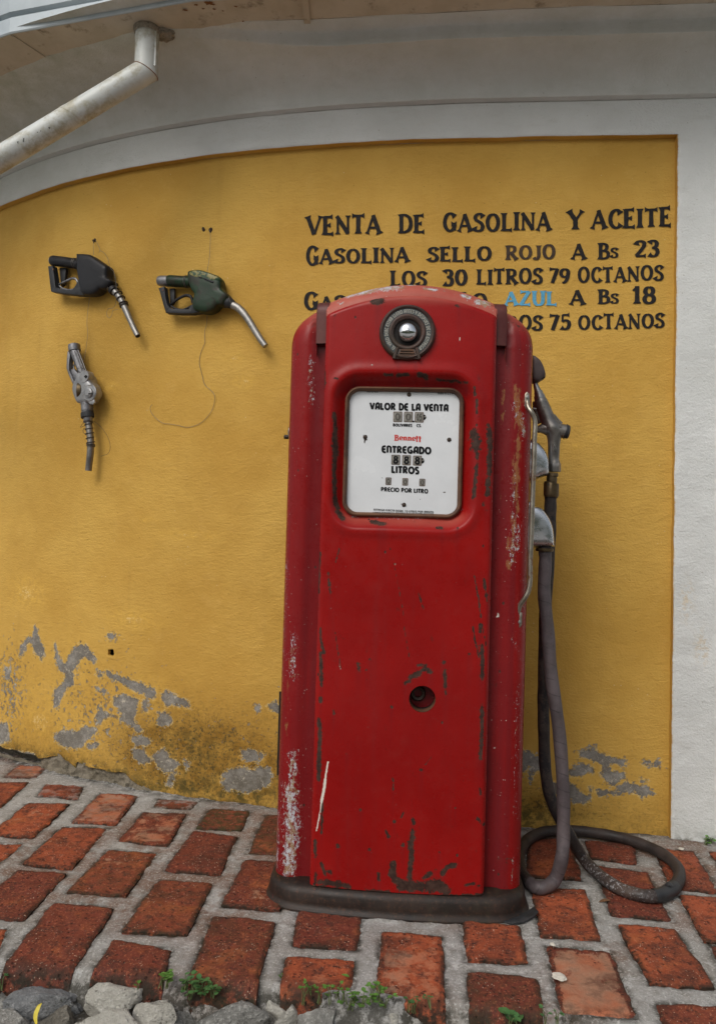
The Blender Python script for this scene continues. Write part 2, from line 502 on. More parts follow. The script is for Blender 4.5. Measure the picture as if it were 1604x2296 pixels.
def mat_rust(name='rusty_iron', a=(.011, .0075, .006), b_=(.030, .018, .013), sheen=.40, orange=.28):
    k = Mat(name, .42, .1, .35)
    n = k.noise(12, 6, .7); f = k.noise(110, 5, .7); v = k.noise(10, 4, .6, k.map((1, 1, .3)))
    c = k.mix(k.thr(n, .32, .68), a, b_)
    c = k.mix(k.math('MULTIPLY', k.thr(f, .52, .68), orange), c, (.15, .062, .03))
    c = k.mix(k.math('MULTIPLY', k.thr(v, .56, .75), .5), c, (.052, .048, .028))
    c = k.mix(k.math('MULTIPLY', k.thr(k.noise(60, 6, .75), .66, .70), .7), c, (.25, .03, .02))
    k.col(c)
    k.set('Roughness', k.lin(n, .3, .7, sheen, sheen + .22))
    k.bump(k.math('ADD', k.math('MULTIPLY', n, .5), k.math('MULTIPLY', f, .5)), .25, .003)
    return k.m

def mat_metal(name, base, alt, rough, metal=1.0, spot=None, bump=.12, scale=40, spot_lo=.6, spot_hi=.68):
    k = Mat(name, rough, metal, .5)
    n = k.noise(scale, 5, .65); f = k.noise(260, 3, .6)
    c = k.mix(k.thr(n, .3, .7), base, alt)
    if spot: 
        sp = k.thr(k.noise(scale * 1.4, 6, .72), spot_lo, spot_hi)
        c = k.mix(sp, c, spot)
        k.set('Metallic', k.lin(sp, 0, 1, metal, metal * .4))
    k.col(c)
    k.set('Roughness', k.lin(n, .3, .7, max(.05, rough - .08), min(1, rough + .12)))
    if bump: k.bump(k.math('ADD', k.math('MULTIPLY', n, .6), k.math('MULTIPLY', f, .5)), bump, .0015)
    return k.m

def mat_brick():
    k = Mat('clay_brick', .85, 0, .3)
    r = k.attr('rnd')
    big = k.noise(10, 5, .65); mid = k.noise(40, 6, .7); fine = k.noise(190, 4, .7)
    c = k.mix(k.thr(r, .1, .9), (.145, .031, .018), (.325, .072, .027))
    c = k.mix(k.math('MULTIPLY', k.thr(big, .4, .66), .7), c, (.130, .030, .015))
    c = k.mix(k.math('MULTIPLY', k.thr(k.noise(6, 5, .7), .52, .66), .6), c, (.37, .105, .033))
    c = k.mix(k.math('MULTIPLY', k.thr(mid, .48, .66), .8), c, (.070, .024, .016))
    c = k.mix(k.math('MULTIPLY', k.thr(fine, .54, .66), .75), c, (.42, .14, .065))
    # worn pale skin
    sk = k.math('ADD', k.attr('skin'), k.math('MULTIPLY', k.math('SUBTRACT', k.noise(14, 7, .72), .5), 1.6))
    sm = k.thr(sk, .52, .66)
    skc = k.mix(k.thr(k.noise(9, 3), .4, .6), (.40, .140, .070), (.36, .20, .125))
    c = k.mix(k.math('MULTIPLY', sm, .85), c, skc)
    rough_ = k.math('SUBTRACT', 1.0, sm)
    c = k.mix(k.math('MULTIPLY', k.thr(k.noise(4.5, 6, .72), .50, .64), .7), c, (.075, .024, .014))
    # grit: pale and dark grains
    g = k.vor(165, None, 'Distance')
    sel = k.math('MULTIPLY', k.thr(k.noise(110, 2, .5), .50, .60), k.thr(k.noise(9, 4, .65), .42, .58))
    c = k.mix(k.math('MULTIPLY', k.math('MULTIPLY', k.thr(g, .3, .16), sel), k.lin(rough_, 0, 1, .25, .9)), c, (.58, .42, .31))
    pit = k.math('MULTIPLY', k.thr(k.vor(88), .34, .18), k.thr(k.noise(48, 5, .72), .47, .58))
    pit = k.math('MULTIPLY', pit, rough_)
    c = k.mix(k.math('MULTIPLY', pit, .6), c, (.035, .016, .012))
    # dark moss at edges, and in patches
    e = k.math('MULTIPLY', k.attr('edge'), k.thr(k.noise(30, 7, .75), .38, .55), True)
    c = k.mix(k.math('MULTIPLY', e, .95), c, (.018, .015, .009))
    ms = k.math('MULTIPLY', k.thr(k.noise(13, 7, .75), .60, .70), k.thr(k.noise(80, 4, .7), .4, .6))
    c = k.mix(k.math('MULTIPLY', k.math('MAXIMUM', ms, k.attr('mossy')), k.thr(k.noise(50, 5, .7), .38, .6)), c, (.045, .042, .014))
    gy = k.math('MULTIPLY', k.attr('ash'), k.thr(k.noise(22, 6, .72), .46, .62))
    c = k.mix(k.math('MULTIPLY', gy, .7), c, (.36, .31, .28))
    k.col(c)
    k.set('Roughness', k.lin(mid, .3, .7, .6, .95))
    b = k.bump(k.math('ADD', k.math('MULTIPLY', mid, .8), k.math('MULTIPLY', fine, .35)), .75, .006)
    k.bump(k.math('MULTIPLY', pit, -1), .9, .004, b)
    return k.m

def mat_mortar():
    k = Mat('grey_mortar', .9, 0, .25)
    big = k.noise(5, 5, .65); mid = k.noise(28, 6, .7); fine = k.noise(170, 4, .7)
    c = k.mix(k.thr(big, .3, .7), (.26, .25, .228), (.345, .338, .322))
    c = k.mix(k.math('MULTIPLY', k.thr(mid, .48, .68), .5), c, (.140, .125, .10))
    c = k.mix(k.math('MULTIPLY', k.thr(k.noise(24, 7, .75), .53, .64), .85), c, (.45, .445, .43))
    br = k.math('MULTIPLY', k.attr('brown'), k.thr(k.noise(11, 6, .7), .36, .60), True)
    c = k.mix(k.math('MULTIPLY', br, .8), c, (.165, .092, .060))
    c = k.mix(k.math('MULTIPLY', k.thr(fine, .54, .64), .7), c, (.52, .51, .48))
    c = k.mix(k.math('MULTIPLY', k.thr(k.vor(150), .22, .1), .6), c, (.06, .05, .035))
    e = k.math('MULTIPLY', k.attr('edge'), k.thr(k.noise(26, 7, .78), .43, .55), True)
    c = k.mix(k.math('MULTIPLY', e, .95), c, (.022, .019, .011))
    k.col(c)
    b = k.bump(k.math('ADD', k.math('MULTIPLY', mid, .8), k.math('MULTIPLY', fine, .4)), .8, .007)
    return k.m

def mat_stone(name, a, b_, lichen=(.55, .54, .50), amt=.4):
    k = Mat(name, .85, 0, .3)
    n = k.noise(16, 6, .7); v = k.noise(14, 5, .65, k.map((1, 1, 4), (.5, .4, 0))); f = k.noise(160, 4, .7)
    c = k.mix(k.thr(n, .32, .68), a, b_)
    c = k.mix(k.math('MULTIPLY', k.thr(v, .5, .7), .5), c, tuple(x * .5 for x in a))
    c = k.mix(k.math('MULTIPLY', k.thr(f, .52, .66), amt), c, lichen)
    c = k.mix(k.math('MULTIPLY', k.thr(k.noise(30, 6, .75), .58, .66), .8), c, (.05, .045, .028))
    c = k.mix(k.math('MULTIPLY', k.math('MULTIPLY', k.thr(k.vor(100), .28, .12), k.thr(k.noise(25, 4), .48, .6)), .6), c, (.05, .05, .04))
    c = k.mix(k.math('MULTIPLY', k.thr(k.noise(70, 6, .8), .56, .64), .55), c, lichen)
    k.col(c)
    k.bump(k.math('ADD', n, k.math('MULTIPLY', f, .7)), 1.0, .014)
    return k.m

def mat_hose(name, base, alt, white=0.0):
    k = Mat(name, .6, 0, .35)
    u = k.attr('su'); v = k.attr('sv')
    n = k.noise(16, 6, .7); f = k.noise(130, 5, .7)
    ph = k.math('ADD', k.math('MULTIPLY', u, 24.0), k.math('MULTIPLY', v, .15915))
    ph = k.math('ADD', ph, k.math('MULTIPLY', n, .35))
    fr = k.math('FRACT', ph)
    line = k.thr(fr, .10, .0)
    line = k.math('MULTIPLY', line, k.thr(k.noise(9, 4), .42, .58))
    c = k.mix(k.thr(n, .34, .66), base, alt)
    c = k.mix(k.math('MULTIPLY', k.thr(k.noise(7, 5, .7), .5, .68), .6), c, (.085, .058, .044))
    c = k.mix(k.math('MULTIPLY', line, .8), c, (.016, .014, .015))
    c = k.mix(k.math('MULTIPLY', k.thr(f, .60, .68), .4), c, (.15, .12, .11))
    sc = k.math('MULTIPLY', k.attr('scuff'), k.thr(k.noise(150, 6, .78, k.map((1, 1, 1))), .54, .62), True)
    c = k.mix(sc, c, (.34, .34, .35))
    dk = k.math('MULTIPLY', k.attr('tar'), k.thr(k.noise(30, 6, .75), .48, .56), True)
    c = k.mix(dk, c, (.012, .012, .014))
    k.col(c)
    k.set('Roughness', k.lin(n, .3, .7, .42, .7))
    b = k.bump(k.math('MULTIPLY', fr, 1.0), .35, .0022)
    k.bump(f, .25, .002, b)
    return k.m

def mat_paint(name, c0, c1, wear):
    k = Mat(name, .75, 0, .25)
    n = k.noise(26, 5, .7, k.map((1, 1, 3)))
    c = k.mix(k.thr(n, .35, .65), c0, c1)
    c = k.mix(k.thr(k.noise(90, 6, .75, k.map((1, 1, 3))), .66, .72), c, wear)
    k.col(c)
    k.bump(k.noise(60, 5, .65, k.map((1, 1, 4))), .4, .004)
    return k.m

M = {}
M['yellow'] = mat_yellow(); M['white'] = mat_white()
M['red'] = mat_red('red_enamel'); M['rust'] = mat_rust(); M['brick'] = mat_brick(); M['mortar'] = mat_mortar()
M['rim'] = mat_rust('corroded_rim', (.06, .03, .022), (.15, .075, .04), .5, .7)
M['bezel'] = mat_rust('bronzed_bezel', (.035, .020, .017), (.075, .042, .033), .36, .35)
M['capside'] = mat_rust('brown_cap_side', (.080, .016, .015), (.115, .034, .029), .42, .25)
M['enamel'] = mat_simple('white_enamel', (.62, .64, .66), (.68, .70, .72), .22, 0, 6, .5, .02, (.52, .50, .46), .70, .80)
M['ink'] = mat_simple('black_ink', (.005, .005, .006), (.009, .009, .010), .5, 0, 30, .15, 0)
M['redink'] = mat_simple('red_ink', (.50, .030, .022), (.56, .05, .035), .4, 0, 30, .4, 0)
M['paleink'] = mat_simple('pale_lettering', (.30, .29, .25), (.40, .39, .34), .5, 0, 50, .4, 0)
M['ringplate'] = mat_simple('grey_ring_plate', (.045, .052, .054), (.075, .083, .083), .38, .3, 30, .4, .05, (.06, .035, .02), .62, .7)
M['blackpaint'] = mat_paint('black_sign_paint', (.009, .008, .009), (.018, .016, .016), (.06, .04, .022))
M['fadedpaint'] = mat_paint('faded_brown_sign_paint', (.040, .027, .020), (.065, .042, .026), (.16, .10, .035))
M['bluepaint'] = mat_paint('blue_sign_paint', (.085, .30, .46), (.11, .36, .54), (.30, .32, .20))
M['chrome'] = mat_metal('chrome', (.62, .63, .65), (.72, .73, .75), .09, 1.0, (.25, .22, .2), .02, 30, .66, .74)
M['alu'] = mat_metal('cast_aluminium', (.50, .51, .53), (.60, .61, .64), .25, 1.0, (.30, .29, .28), .10, 30, .66, .74)
M['steel'] = mat_metal('worn_steel', (.25, .24, .23), (.40, .39, .37), .34, 1.0, (.13, .10, .07), .2, 35, .58, .68)
M['spout'] = mat_metal('spout_aluminium', (.24, .235, .225), (.37, .36, .345), .46, .95, (.14, .125, .10), .4, 70, .54, .66)
M['greymetal'] = mat_metal('grey_die_cast', (.17, .17, .18), (.27, .27, .28), .42, .8, (.12, .11, .105), .2, 50, .56, .66)
M['palemetal'] = mat_metal('pale_die_cast', (.27, .275, .285), (.38, .38, .38), .46, .8, (.24, .22, .20), .2, 50, .56, .66)
M['nozzlecast'] = mat_metal('dull_nozzle_casting', (.16, .15, .14), (.26, .245, .225), .36, .85, (.10, .085, .07), .18, 30, .56, .68)
M['brass'] = mat_metal('tarnished_brass', (.085, .062, .032), (.14, .10, .055), .42, .8, (.05, .04, .03), .2, 40, .54, .66)
M['handle'] = mat_metal('weathered_handle_bar', (.24, .21, .165), (.36, .33, .275), .34, .9, (.16, .075, .035), .15, 26, .52, .64)
M['blackpl'] = mat_simple('black_plastic', (.008, .008, .010), (.015, .015, .018), .45, 0, 22, .28, .2, (.055, .05, .05), .64, .72)
M['greypl'] = mat_simple('grey_guard_plastic', (.018, .019, .022), (.032, .034, .037), .5, 0, 26, .28, .2, (.09, .085, .08), .62, .7)
M['green'] = mat_simple('worn_green_vinyl', (.010, .026, .012), (.014, .040, .018), .42, 0, 16, .3, .3, (.022, .022, .014), .46, .60)
M['greenworn'] = mat_simple('worn_through_green_vinyl', (.013, .042, .018), (.020, .056, .024), .45, 0, 16, .4, .3, (.24, .21, .075), .52, .58)
M['whitepl'] = mat_simple('white_plastic', (.62, .62, .60), (.7, .7, .68), .4, 0, 20)
M['wire'] = mat_metal('steel_wire', (.14, .13, .115), (.23, .22, .20), .45, .7, None, 0, 60)
M['darkwire'] = mat_metal('dark_wire', (.05, .045, .04), (.09, .08, .075), .5, .7, None, 0, 60)
M['boot'] = mat_simple('brown_painted_boot', (.052, .036, .035), (.080, .058, .055), .5, 0, 25, .4, .15)
M['hose'] = mat_hose('taped_grey_hose', (.062, .051, .054), (.112, .092, .097))
M['hosedark'] = mat_hose('dark_taped_hose', (.022, .018, .017), (.048, .036, .032))
M['tape'] = mat_simple('black_tape', (.016, .017, .019), (.035, .036, .038), .5, 0, 30, .4, .2)
M['digit'] = mat_simple('faded_digit', (.075, .07, .06), (.11, .10, .09), .6, 0, 60, .2, 0)
M['dark'] = mat_simple('dark_cavity', (.006, .005, .005), (.012, .010, .009), .8, 0, 20)
M['innards'] = mat_rust('rusty_innards', (.022, .014, .010), (.05, .032, .022), .4, .3)
M['drum'] = mat_simple('grimy_counter_drum', (.17, .165, .145), (.27, .265, .235), .5, 0, 120, .4, .1, (.10, .09, .07), .52, .66)
M['galv'] = mat_simple('painted_gutter_metal', (.36, .41, .44), (.44, .49, .52), .45, .1, 6, .4, .08, (.38, .40, .40), .60, .74)
M['soffit'] = mat_simple('stained_gutter_underside', (.42, .365, .285), (.50, .445, .36), .65, 0, 8, .3, .15, (.20, .165, .12), .54, .72)
M['pipe'] = mat_simple('dirty_white_pipe_paint', (.50, .52, .50), (.60, .62, .60), .42, 0, 7, .35, .08, (.36, .34, .26), .45, .64)
M['flake'] = mat_simple('bare_zinc_patch', (.10, .105, .10), (.16, .16, .15), .6, .2, 60)
M['clod'] = mat_simple('old_cement', (.22, .19, .145), (.34, .30, .24), .85, 0, 60, .2, .6, (.09, .07, .05), .54, .66)
M['pigrust'] = mat_simple('rust_stain', (.14, .055, .018), (.24, .10, .03), .8, 0, 60)
M['rubble'] = mat_stone('rubble_footing', (.16, .135, .095), (.27, .235, .18), (.42, .36, .26), .5)
M['soil'] = mat_stone('street_bed', (.060, .052, .040), (.14, .128, .108), (.36, .35, .33), .5)
M['earth'] = mat_simple('earth', (.30, .29, .27), (.38, .37, .35), .95, 0, 3)
M['light_blocker'] = mat_simple('light_blocker_green', (.045, .060, .028), (.085, .100, .045), .9, 0, .5, .2, .5)
M['leaf'] = mat_simple('weed_leaf', (.060, .155, .025), (.110, .235, .042), .5, 0, 40, .4, .1)
M['leafdark'] = mat_simple('dark_weed_leaf', (.040, .115, .036), (.070, .165, .050), .45, 0, 40, .4, .1)
M['stem'] = mat_simple('weed_stem', (.07, .10, .03), (.12, .14, .05), .6, 0, 40)
M['yleaf'] = mat_simple('yellow_leaf', (.62, .50, .05), (.72, .62, .12), .5, 0, 30)
M['dleaf'] = mat_simple('dry_leaf', (.10, .05, .025), (.19, .10, .05), .7, 0, 60)
M['gum'] = mat_simple('chalky_disc', (.50, .47, .40), (.64, .60, .52), .8, 0, 90, .3, .5)

# ------------------------------------------------------------------ lettering: strokes on a cap-height grid
def ell(cx, cy, rx, ry, n=12):
    return [(cx + rx * math.cos(t), cy + ry * math.sin(t)) for t in [math.pi / 2 + 2 * math.pi * i / n for i in range(n + 1)]]
ROMAN = {
 'V': (.80, [('l', [(.06, .98), (.41, .0)], 'T', 's'), ('l', [(.76, .98), (.43, .02)], 'N', 's')]),
 'E': (.64, [('l', [(.16, 1), (.16, 0)], 'T', 'se'), ('l', [(.1, .955), (.56, .955)], 'N', 'e'), ('l', [(.16, .51), (.46, .51)], 'N', 'e'), ('l', [(.1, .045), (.60, .045)], 'N', 'e')]),
 'N': (.84, [('l', [(.15, 0), (.15, 1)], 'N', 's'), ('l', [(.10, .98), (.70, .03)], 'T', ''), ('l', [(.70, 0), (.70, 1)], 'N', 'e')]),
 'T': (.72, [('l', [(.36, 0), (.36, .98)], 'T', 's'), ('l', [(.03, .945), (.69, .945)], 'N', 'se')]),
 'A': (.82, [('l', [(.07, 0), (.40, 1)], 'N', 's'), ('l', [(.38, 1), (.73, 0)], 'T', 'e'), ('l', [(.2, .33), (.6, .33)], 'N', '')]),
 'D': (.80, [('l', [(.17, 1), (.17, 0)], 'T', 'se'), ('c', [(.08, .955), (.38, .955), (.62, .80), (.70, .5), (.62, .2), (.38, .045), (.08, .045)], 'C', '')]),
 'G': (.82, [('c', [(.70, .78), (.56, .93), (.40, .96), (.22, .82), (.13, .5), (.2, .2), (.38, .04), (.55, .08), (.66, .2)], 'C', 's'), ('l', [(.66, .05), (.66, .40)], 'T', ''), ('l', [(.50, .40), (.80, .40)], 'N', 'se')]),
 'S': (.64, [('c', [(.56, .78), (.44, .94), (.29, .95), (.14, .84), (.15, .66), (.31, .55), (.47, .43), (.54, .25), (.45, .08), (.28, .04), (.14, .08), (.06, .24)], 'C', 'se')]),
 'O': (.84, [('c', ell(.42, .5, .30, .455), 'C', '')]),
 'L': (.64, [('l', [(.16, 1), (.16, 0)], 'T', 'se'), ('l', [(.1, .045), (.60, .045)], 'N', 'e')]),
 'I': (.34, [('l', [(.17, 0), (.17, 1)], 'T', 'se')]),
 'Y': (.76, [('l', [(.07, 1), (.38, .48)], 'T', 's'), ('l', [(.70, 1), (.38, .46)], 'N', 's'), ('l', [(.38, .5), (.38, 0)], 'T', 'e')]),
 'C': (.74, [('c', [(.66, .76), (.54, .93), (.40, .96), (.22, .82), (.13, .5), (.2, .2), (.38, .04), (.55, .07), (.68, .22)], 'C', 'se')]),
 'R': (.78, [('l', [(.17, 1), (.17, 0)], 'T', 'se'), ('c', [(.08, .955), (.35, .955), (.56, .86), (.56, .62), (.38, .5), (.15, .49)], 'C', ''), ('l', [(.34, .5), (.70, 0)], 'T', 'e')]),
 'J': (.50, [('c', [(.34, 1), (.34, .6), (.34, .28), (.26, .07), (.13, .04), (.04, .16)], 'C', 's')]),
 'B': (.72, [('l', [(.17, 1), (.17, 0)], 'T', 'se'), ('c', [(.08, .955), (.34, .955), (.52, .86), (.51, .64), (.36, .53), (.15, .52)], 'C', ''), ('c', [(.15, .52), (.4, .52), (.6, .4), (.58, .14), (.38, .045), (.08, .045)], 'C', '')]),
 'Z': (.70, [('l', [(.08, .95), (.62, .95)], 'N', 's'), ('l', [(.60, .97), (.10, .03)], 'T', ''), ('l', [(.07, .05), (.66, .05)], 'N', 'e')]),
 'U': (.82, [('c', [(.16, 1), (.16, .6), (.17, .3), (.27, .07), (.42, .03), (.58, .08), (.66, .3), (.67, .6), (.67, 1)], 'C', 'se')]),
 '0': (.68, [('c', ell(.34, .5, .24, .455), 'C', '')]),
 '1': (.50, [('l', [(.27, 0), (.27, 1)], 'T', 's'), ('l', [(.29, .97), (.07, .74)], 'N', '')]),
 '2': (.62, [('c', [(.08, .74), (.14, .91), (.30, .96), (.47, .86), (.47, .66), (.3, .36), (.07, .06)], 'C', 's'), ('l', [(.06, .05), (.57, .05)], 'N', 'e')]),
 '3': (.60, [('c', [(.08, .82), (.2, .95), (.36, .94), (.46, .8), (.4, .6), (.22, .53)], 'C', 's'), ('c', [(.22, .53), (.42, .47), (.5, .28), (.42, .08), (.24, .03), (.06, .14)], 'C', 'e')]),
 '5': (.60, [('l', [(.12, .95), (.52, .95)], 'N', 'e'), ('l', [(.15, .95), (.12, .53)], 'N', ''), ('c', [(.11, .53), (.3, .6), (.47, .5), (.5, .28), (.4, .07), (.22, .03), (.05, .13)], 'C', 'e')]),
 '7': (.58, [('l', [(.04, .94), (.52, .94)], 'N', 's'), ('l', [(.51, .96), (.2, .0)], 'T', '')]),
 '8': (.62, [('c', ell(.31, .73, .19, .225), 'C', ''), ('c', ell(.31, .26, .23, .24), 'C', '')]),
 '9': (.62, [('c', ell(.30, .68, .22, .27), 'C', ''), ('c', [(.50, .72), (.48, .4), (.34, .08), (.16, .0)], 'C', '')]),
 'e': (.52, [('c', [(.08, .34), (.44, .38), (.40, .60), (.26, .66), (.11, .52), (.09, .26), (.22, .05), (.45, .14)], 'C', '')]),
 'n': (.60, [('l', [(.13, .68), (.13, 0)], 'T', 'e'), ('c', [(.13, .45), (.28, .64), (.42, .6), (.45, .35), (.47, .02)], 'C', 'e')]),
 't': (.42, [('c', [(.18, .95), (.18, .5), (.19, -.02)], 'T', 's'), ('l', [(.02, .68), (.38, .68)], 'N', 'e')]),
}
DECO = dict(ROMAN)
DECO.update({
 'E': (.60, [('c', [(.56, .94), (.36, .94), (.16, .82), (.11, .5), (.16, .18), (.36, .06), (.56, .06)], 'T', ''), ('l', [(.12, .5), (.52, .5)], 'T', '')]),
 'N': (.72, [('l', [(.13, 0), (.13, .98)], 'T', ''), ('c', [(.13, .93), (.36, .94), (.55, .84), (.59, .6), (.59, .3), (.59, 0)], 'T', '')]),
 'A': (.72, [('l', [(.58, 0), (.58, .98)], 'T', ''), ('c', [(.58, .94), (.36, .94), (.20, .8), (.15, .5), (.12, .25), (.11, 0)], 'T', ''), ('l', [(.13, .36), (.58, .36)], 'T', '')]),
 'M': (.95, [('l', [(.13, 0), (.13, .95)], 'T', ''), ('c', [(.13, .92), (.34, .92), (.46, .75), (.48, .3), (.48, 0)], 'T', ''), ('c', [(.48, .75), (.6, .92), (.76, .88), (.82, .6), (.82, 0)], 'T', '')]),
 'H': (.72, [('l', [(.12, 0), (.12, 1)], 'T', ''), ('l', [(.6, 0), (.6, 1)], 'T', ''), ('l', [(.12, .5), (.6, .5)], 'T', '')]),
 'X': (.70, [('l', [(.08, 1), (.62, 0)], 'T', ''), ('l', [(.62, 1), (.08, 0)], 'T', '')]),
 'Q': (.84, [('c', ell(.42, .5, .30, .44), 'T', ''), ('l', [(.45, .28), (.74, -.04)], 'T', '')]),
 'P': (.66, [('l', [(.13, 1), (.13, 0)], 'T', ''), ('c', [(.13, .93), (.40, .93), (.54, .72), (.40, .47), (.13, .47)], 'T', '')]),
 'R': (.70, [('l', [(.13, 1), (.13, 0)], 'T', ''), ('c', [(.13, .93), (.40, .93), (.54, .73), (.40, .50), (.13, .50)], 'T', ''), ('l', [(.32, .48), (.6, 0)], 'T', '')]),
 'O': (.88, [('c', ell(.44, .5, .33, .44), 'T', '')]),
 'L': (.52, [('l', [(.12, 1), (.12, .0)], 'T', ''), ('l', [(.03, .09), (.50, .09)], 'T', '')]),
 'I': (.26, [('l', [(.13, 0), (.13, 1)], 'T', '')]),
 'T': (.58, [('l', [(.29, 0), (.29, .95)], 'T', ''), ('l', [(.0, .92), (.58, .92)], 'T', '')]),
 'V': (.70, [('l', [(.06, 1), (.35, .02)], 'T', ''), ('l', [(.64, 1), (.35, .02)], 'T', '')]),
 'Y': (.66, [('l', [(.05, 1), (.33, .48)], 'T', ''), ('l', [(.61, 1), (.33, .48)], 'T', ''), ('l', [(.33, .5), (.33, 0)], 'T', '')]),
 'S': (.56, [('c', [(.5, .93), (.3, .94), (.12, .84), (.14, .64), (.28, .53), (.42, .42), (.47, .24), (.38, .08), (.22, .06), (.06, .07)], 'T', '')]),
 'D': (.74, [('l', [(.13, 1), (.13, 0)], 'T', ''), ('c', [(.05, .93), (.34, .93), (.56, .78), (.62, .5), (.56, .22), (.34, .07), (.05, .07)], 'T', '')]),
 'B': (.66, [('l', [(.13, 1), (.13, 0)], 'T', ''), ('c', [(.13, .93), (.36, .93), (.48, .75), (.38, .54), (.13, .52)], 'T', ''), ('c', [(.13, .52), (.42, .5), (.56, .3), (.42, .07), (.13, .07)], 'T', '')]),
 'C': (.68, [('c', [(.62, .93), (.40, .94), (.2, .82), (.11, .5), (.2, .18), (.40, .06), (.62, .07)], 'T', '')]),
 'G': (.78, [('c', [(.66, .93), (.42, .94), (.2, .82), (.11, .5), (.2, .18), (.42, .06), (.60, .12), (.67, .40)], 'T', ''), ('l', [(.40, .42), (.72, .42)], 'T', '')]),
 'U': (.72, [('c', [(.12, 1), (.12, .6), (.13, .3), (.24, .09), (.36, .06), (.5, .1), (.59, .3), (.6, .6), (.6, 1)], 'T', '')]),
 '4': (.62, [('l', [(.45, 0), (.45, 1)], 'T', ''), ('l', [(.45, .97), (.06, .34)], 'T', ''), ('l', [(.04, .32), (.6, .32)], 'T', '')]),
 '-': (.45, [('l', [(.08, .48), (.38, .48)], 'T', '')]),
 '.': (.30, [('l', [(.08, .09), (.22, .09)], 'T', '')]),
 ',': (.34, [('l', [(.18, .16), (.10, -.18)], 'T', '')]),
 '*': (.34, [('l', [(.08, .5), (.26, .5)], 'T', '')]),
 '8': (.64, [('c', ell(.32, .74, .17, .19, 10), 'T', ''), ('c', ell(.32, .27, .20, .22, 10), 'T', '')]),
 '0': (.66, [('c', ell(.33, .5, .22, .44), 'T', '')]),
 '7': (.56, [('l', [(.04, .92), (.52, .92)], 'T', ''), ('l', [(.5, .96), (.2, .0)], 'T', '')]),
})
def measure(txt, font, gap, space):
    x = 0; out = []
    for ch in txt:
        if ch == ' ': x += space; continue
        out.append((ch, x)); x += font[ch][0] + gap
    return out, x - gap
def letter_mesh(mb, txt, font, place, thick, thin, mi=0, gap=.08, space=.45, wobble=0.0, seed=0, flare=1.1):
    """place(u 0..1 along the word, v in cap heights, k) -> 3-D point"""
    rng = random.Random(seed)
    items, W = measure(txt, font, gap, space)
    k = 0
    for ch, x0 in items:
        dv = rng.uniform(-1, 1) * wobble * .6; sc = 1 + rng.uniform(-1, 1) * wobble * .7
        for kind, pts, wt, fl in font[ch][1]:
            P = np.array(pts, float)
            P = catmull(P, 5) if kind == 'c' else np.array([P[0] + (P[1] - P[0]) * t for t in np.linspace(0, 1, 9)])
            t = np.gradient(P, axis=0); t /= np.linalg.norm(t, axis=1)[:, None] + 1e-9
            if wt == 'T': hw = np.full(len(P), thick)
            elif wt == 'N': hw = np.full(len(P), thin)
            else: hw = thin + (thick - thin) * np.abs(t[:, 1]) ** 1.3
            L = np.concatenate([[0], np.cumsum(np.linalg.norm(np.diff(P, axis=0), axis=1))])
            if 's' in fl: hw = hw + flare * thick * .75 * np.clip(1 - L / .16, 0, 1) ** 1.6
            if 'e' in fl: hw = hw + flare * thick * .75 * np.clip(1 - (L[-1] - L) / .16, 0, 1) ** 1.6
            if wobble: hw = hw * (1 + np.array([rng.uniform(-1, 1) for _ in hw]) * wobble * 1.2)
            nrm = np.stack([-t[:, 1], t[:, 0]], 1)
            A, B = P + nrm * hw[:, None], P - nrm * hw[:, None]
            V = []
            for a, b in zip(A, B):
                for q in (a, (a + b) / 2, b): V.append(place((x0 + q[0]) / W, q[1] * sc + dv, k))
            n = len(P)
            F = []
            for i in range(n - 1):
                for j in (0, 1): F.append([i * 3 + j, i * 3 + j + 1, (i + 1) * 3 + j + 1, (i + 1) * 3 + j])
            mb.add(np.array(V), F, mi)
            k += 1

# ================================================================== THE SETTING
# ---- ground, street bed, pavement
mb = MB()
mb.add([(-400, -400, -.16), (400, -400, -.16), (400, 400, -.16), (-400, 400, -.16)], [[0, 1, 2, 3]])
o = mb.build('ground', M['earth']); tag(o, kind='structure')
# added unseen slope behind the viewer: cuts low sky light, darkens reflections
mb = MB()
hx_g, hd_g = np.meshgrid(np.linspace(-70, 70, 90), np.concatenate([np.linspace(0, 20, 30), np.linspace(22, 90, 18)]), indexing='ij')
Ph = np.stack([hx_g, -7.0 - hd_g - .0 * hx_g, hx_g * 0], -1)
Ph[..., 2] = -.4 + 7.0 * (1 - np.exp(-hd_g / 7.0)) + (1.5 * fbm(Ph, .12, 4, 301) + .5 * fbm(Ph, .6, 3, 305)) * np.clip(hd_g / 6, 0, 1)
mb.grid(Ph[:, ::-1])
o = mb.build('light_blocker_hill', M['light_blocker'], angle=180); tag(o, kind='structure')

FRONT = [ground(x, y) for x, y in [(-700, 2130), (-350, 2152), (0, 2172), (200, 2184), (400, 2192), (570, 2209), (760, 2224), (900, 2242), (1050, 2262), (1220, 2278), (1430, 2312), (1700, 2345), (2100, 2400)]]
FRX = np.array([p[0] for p in FRONT]); FRY = np.array([p[1] for p in FRONT])
FR_FIT = np.polyfit(FRX, FRY, 3)
def front_y(X): return np.polyval(FR_FIT, X)

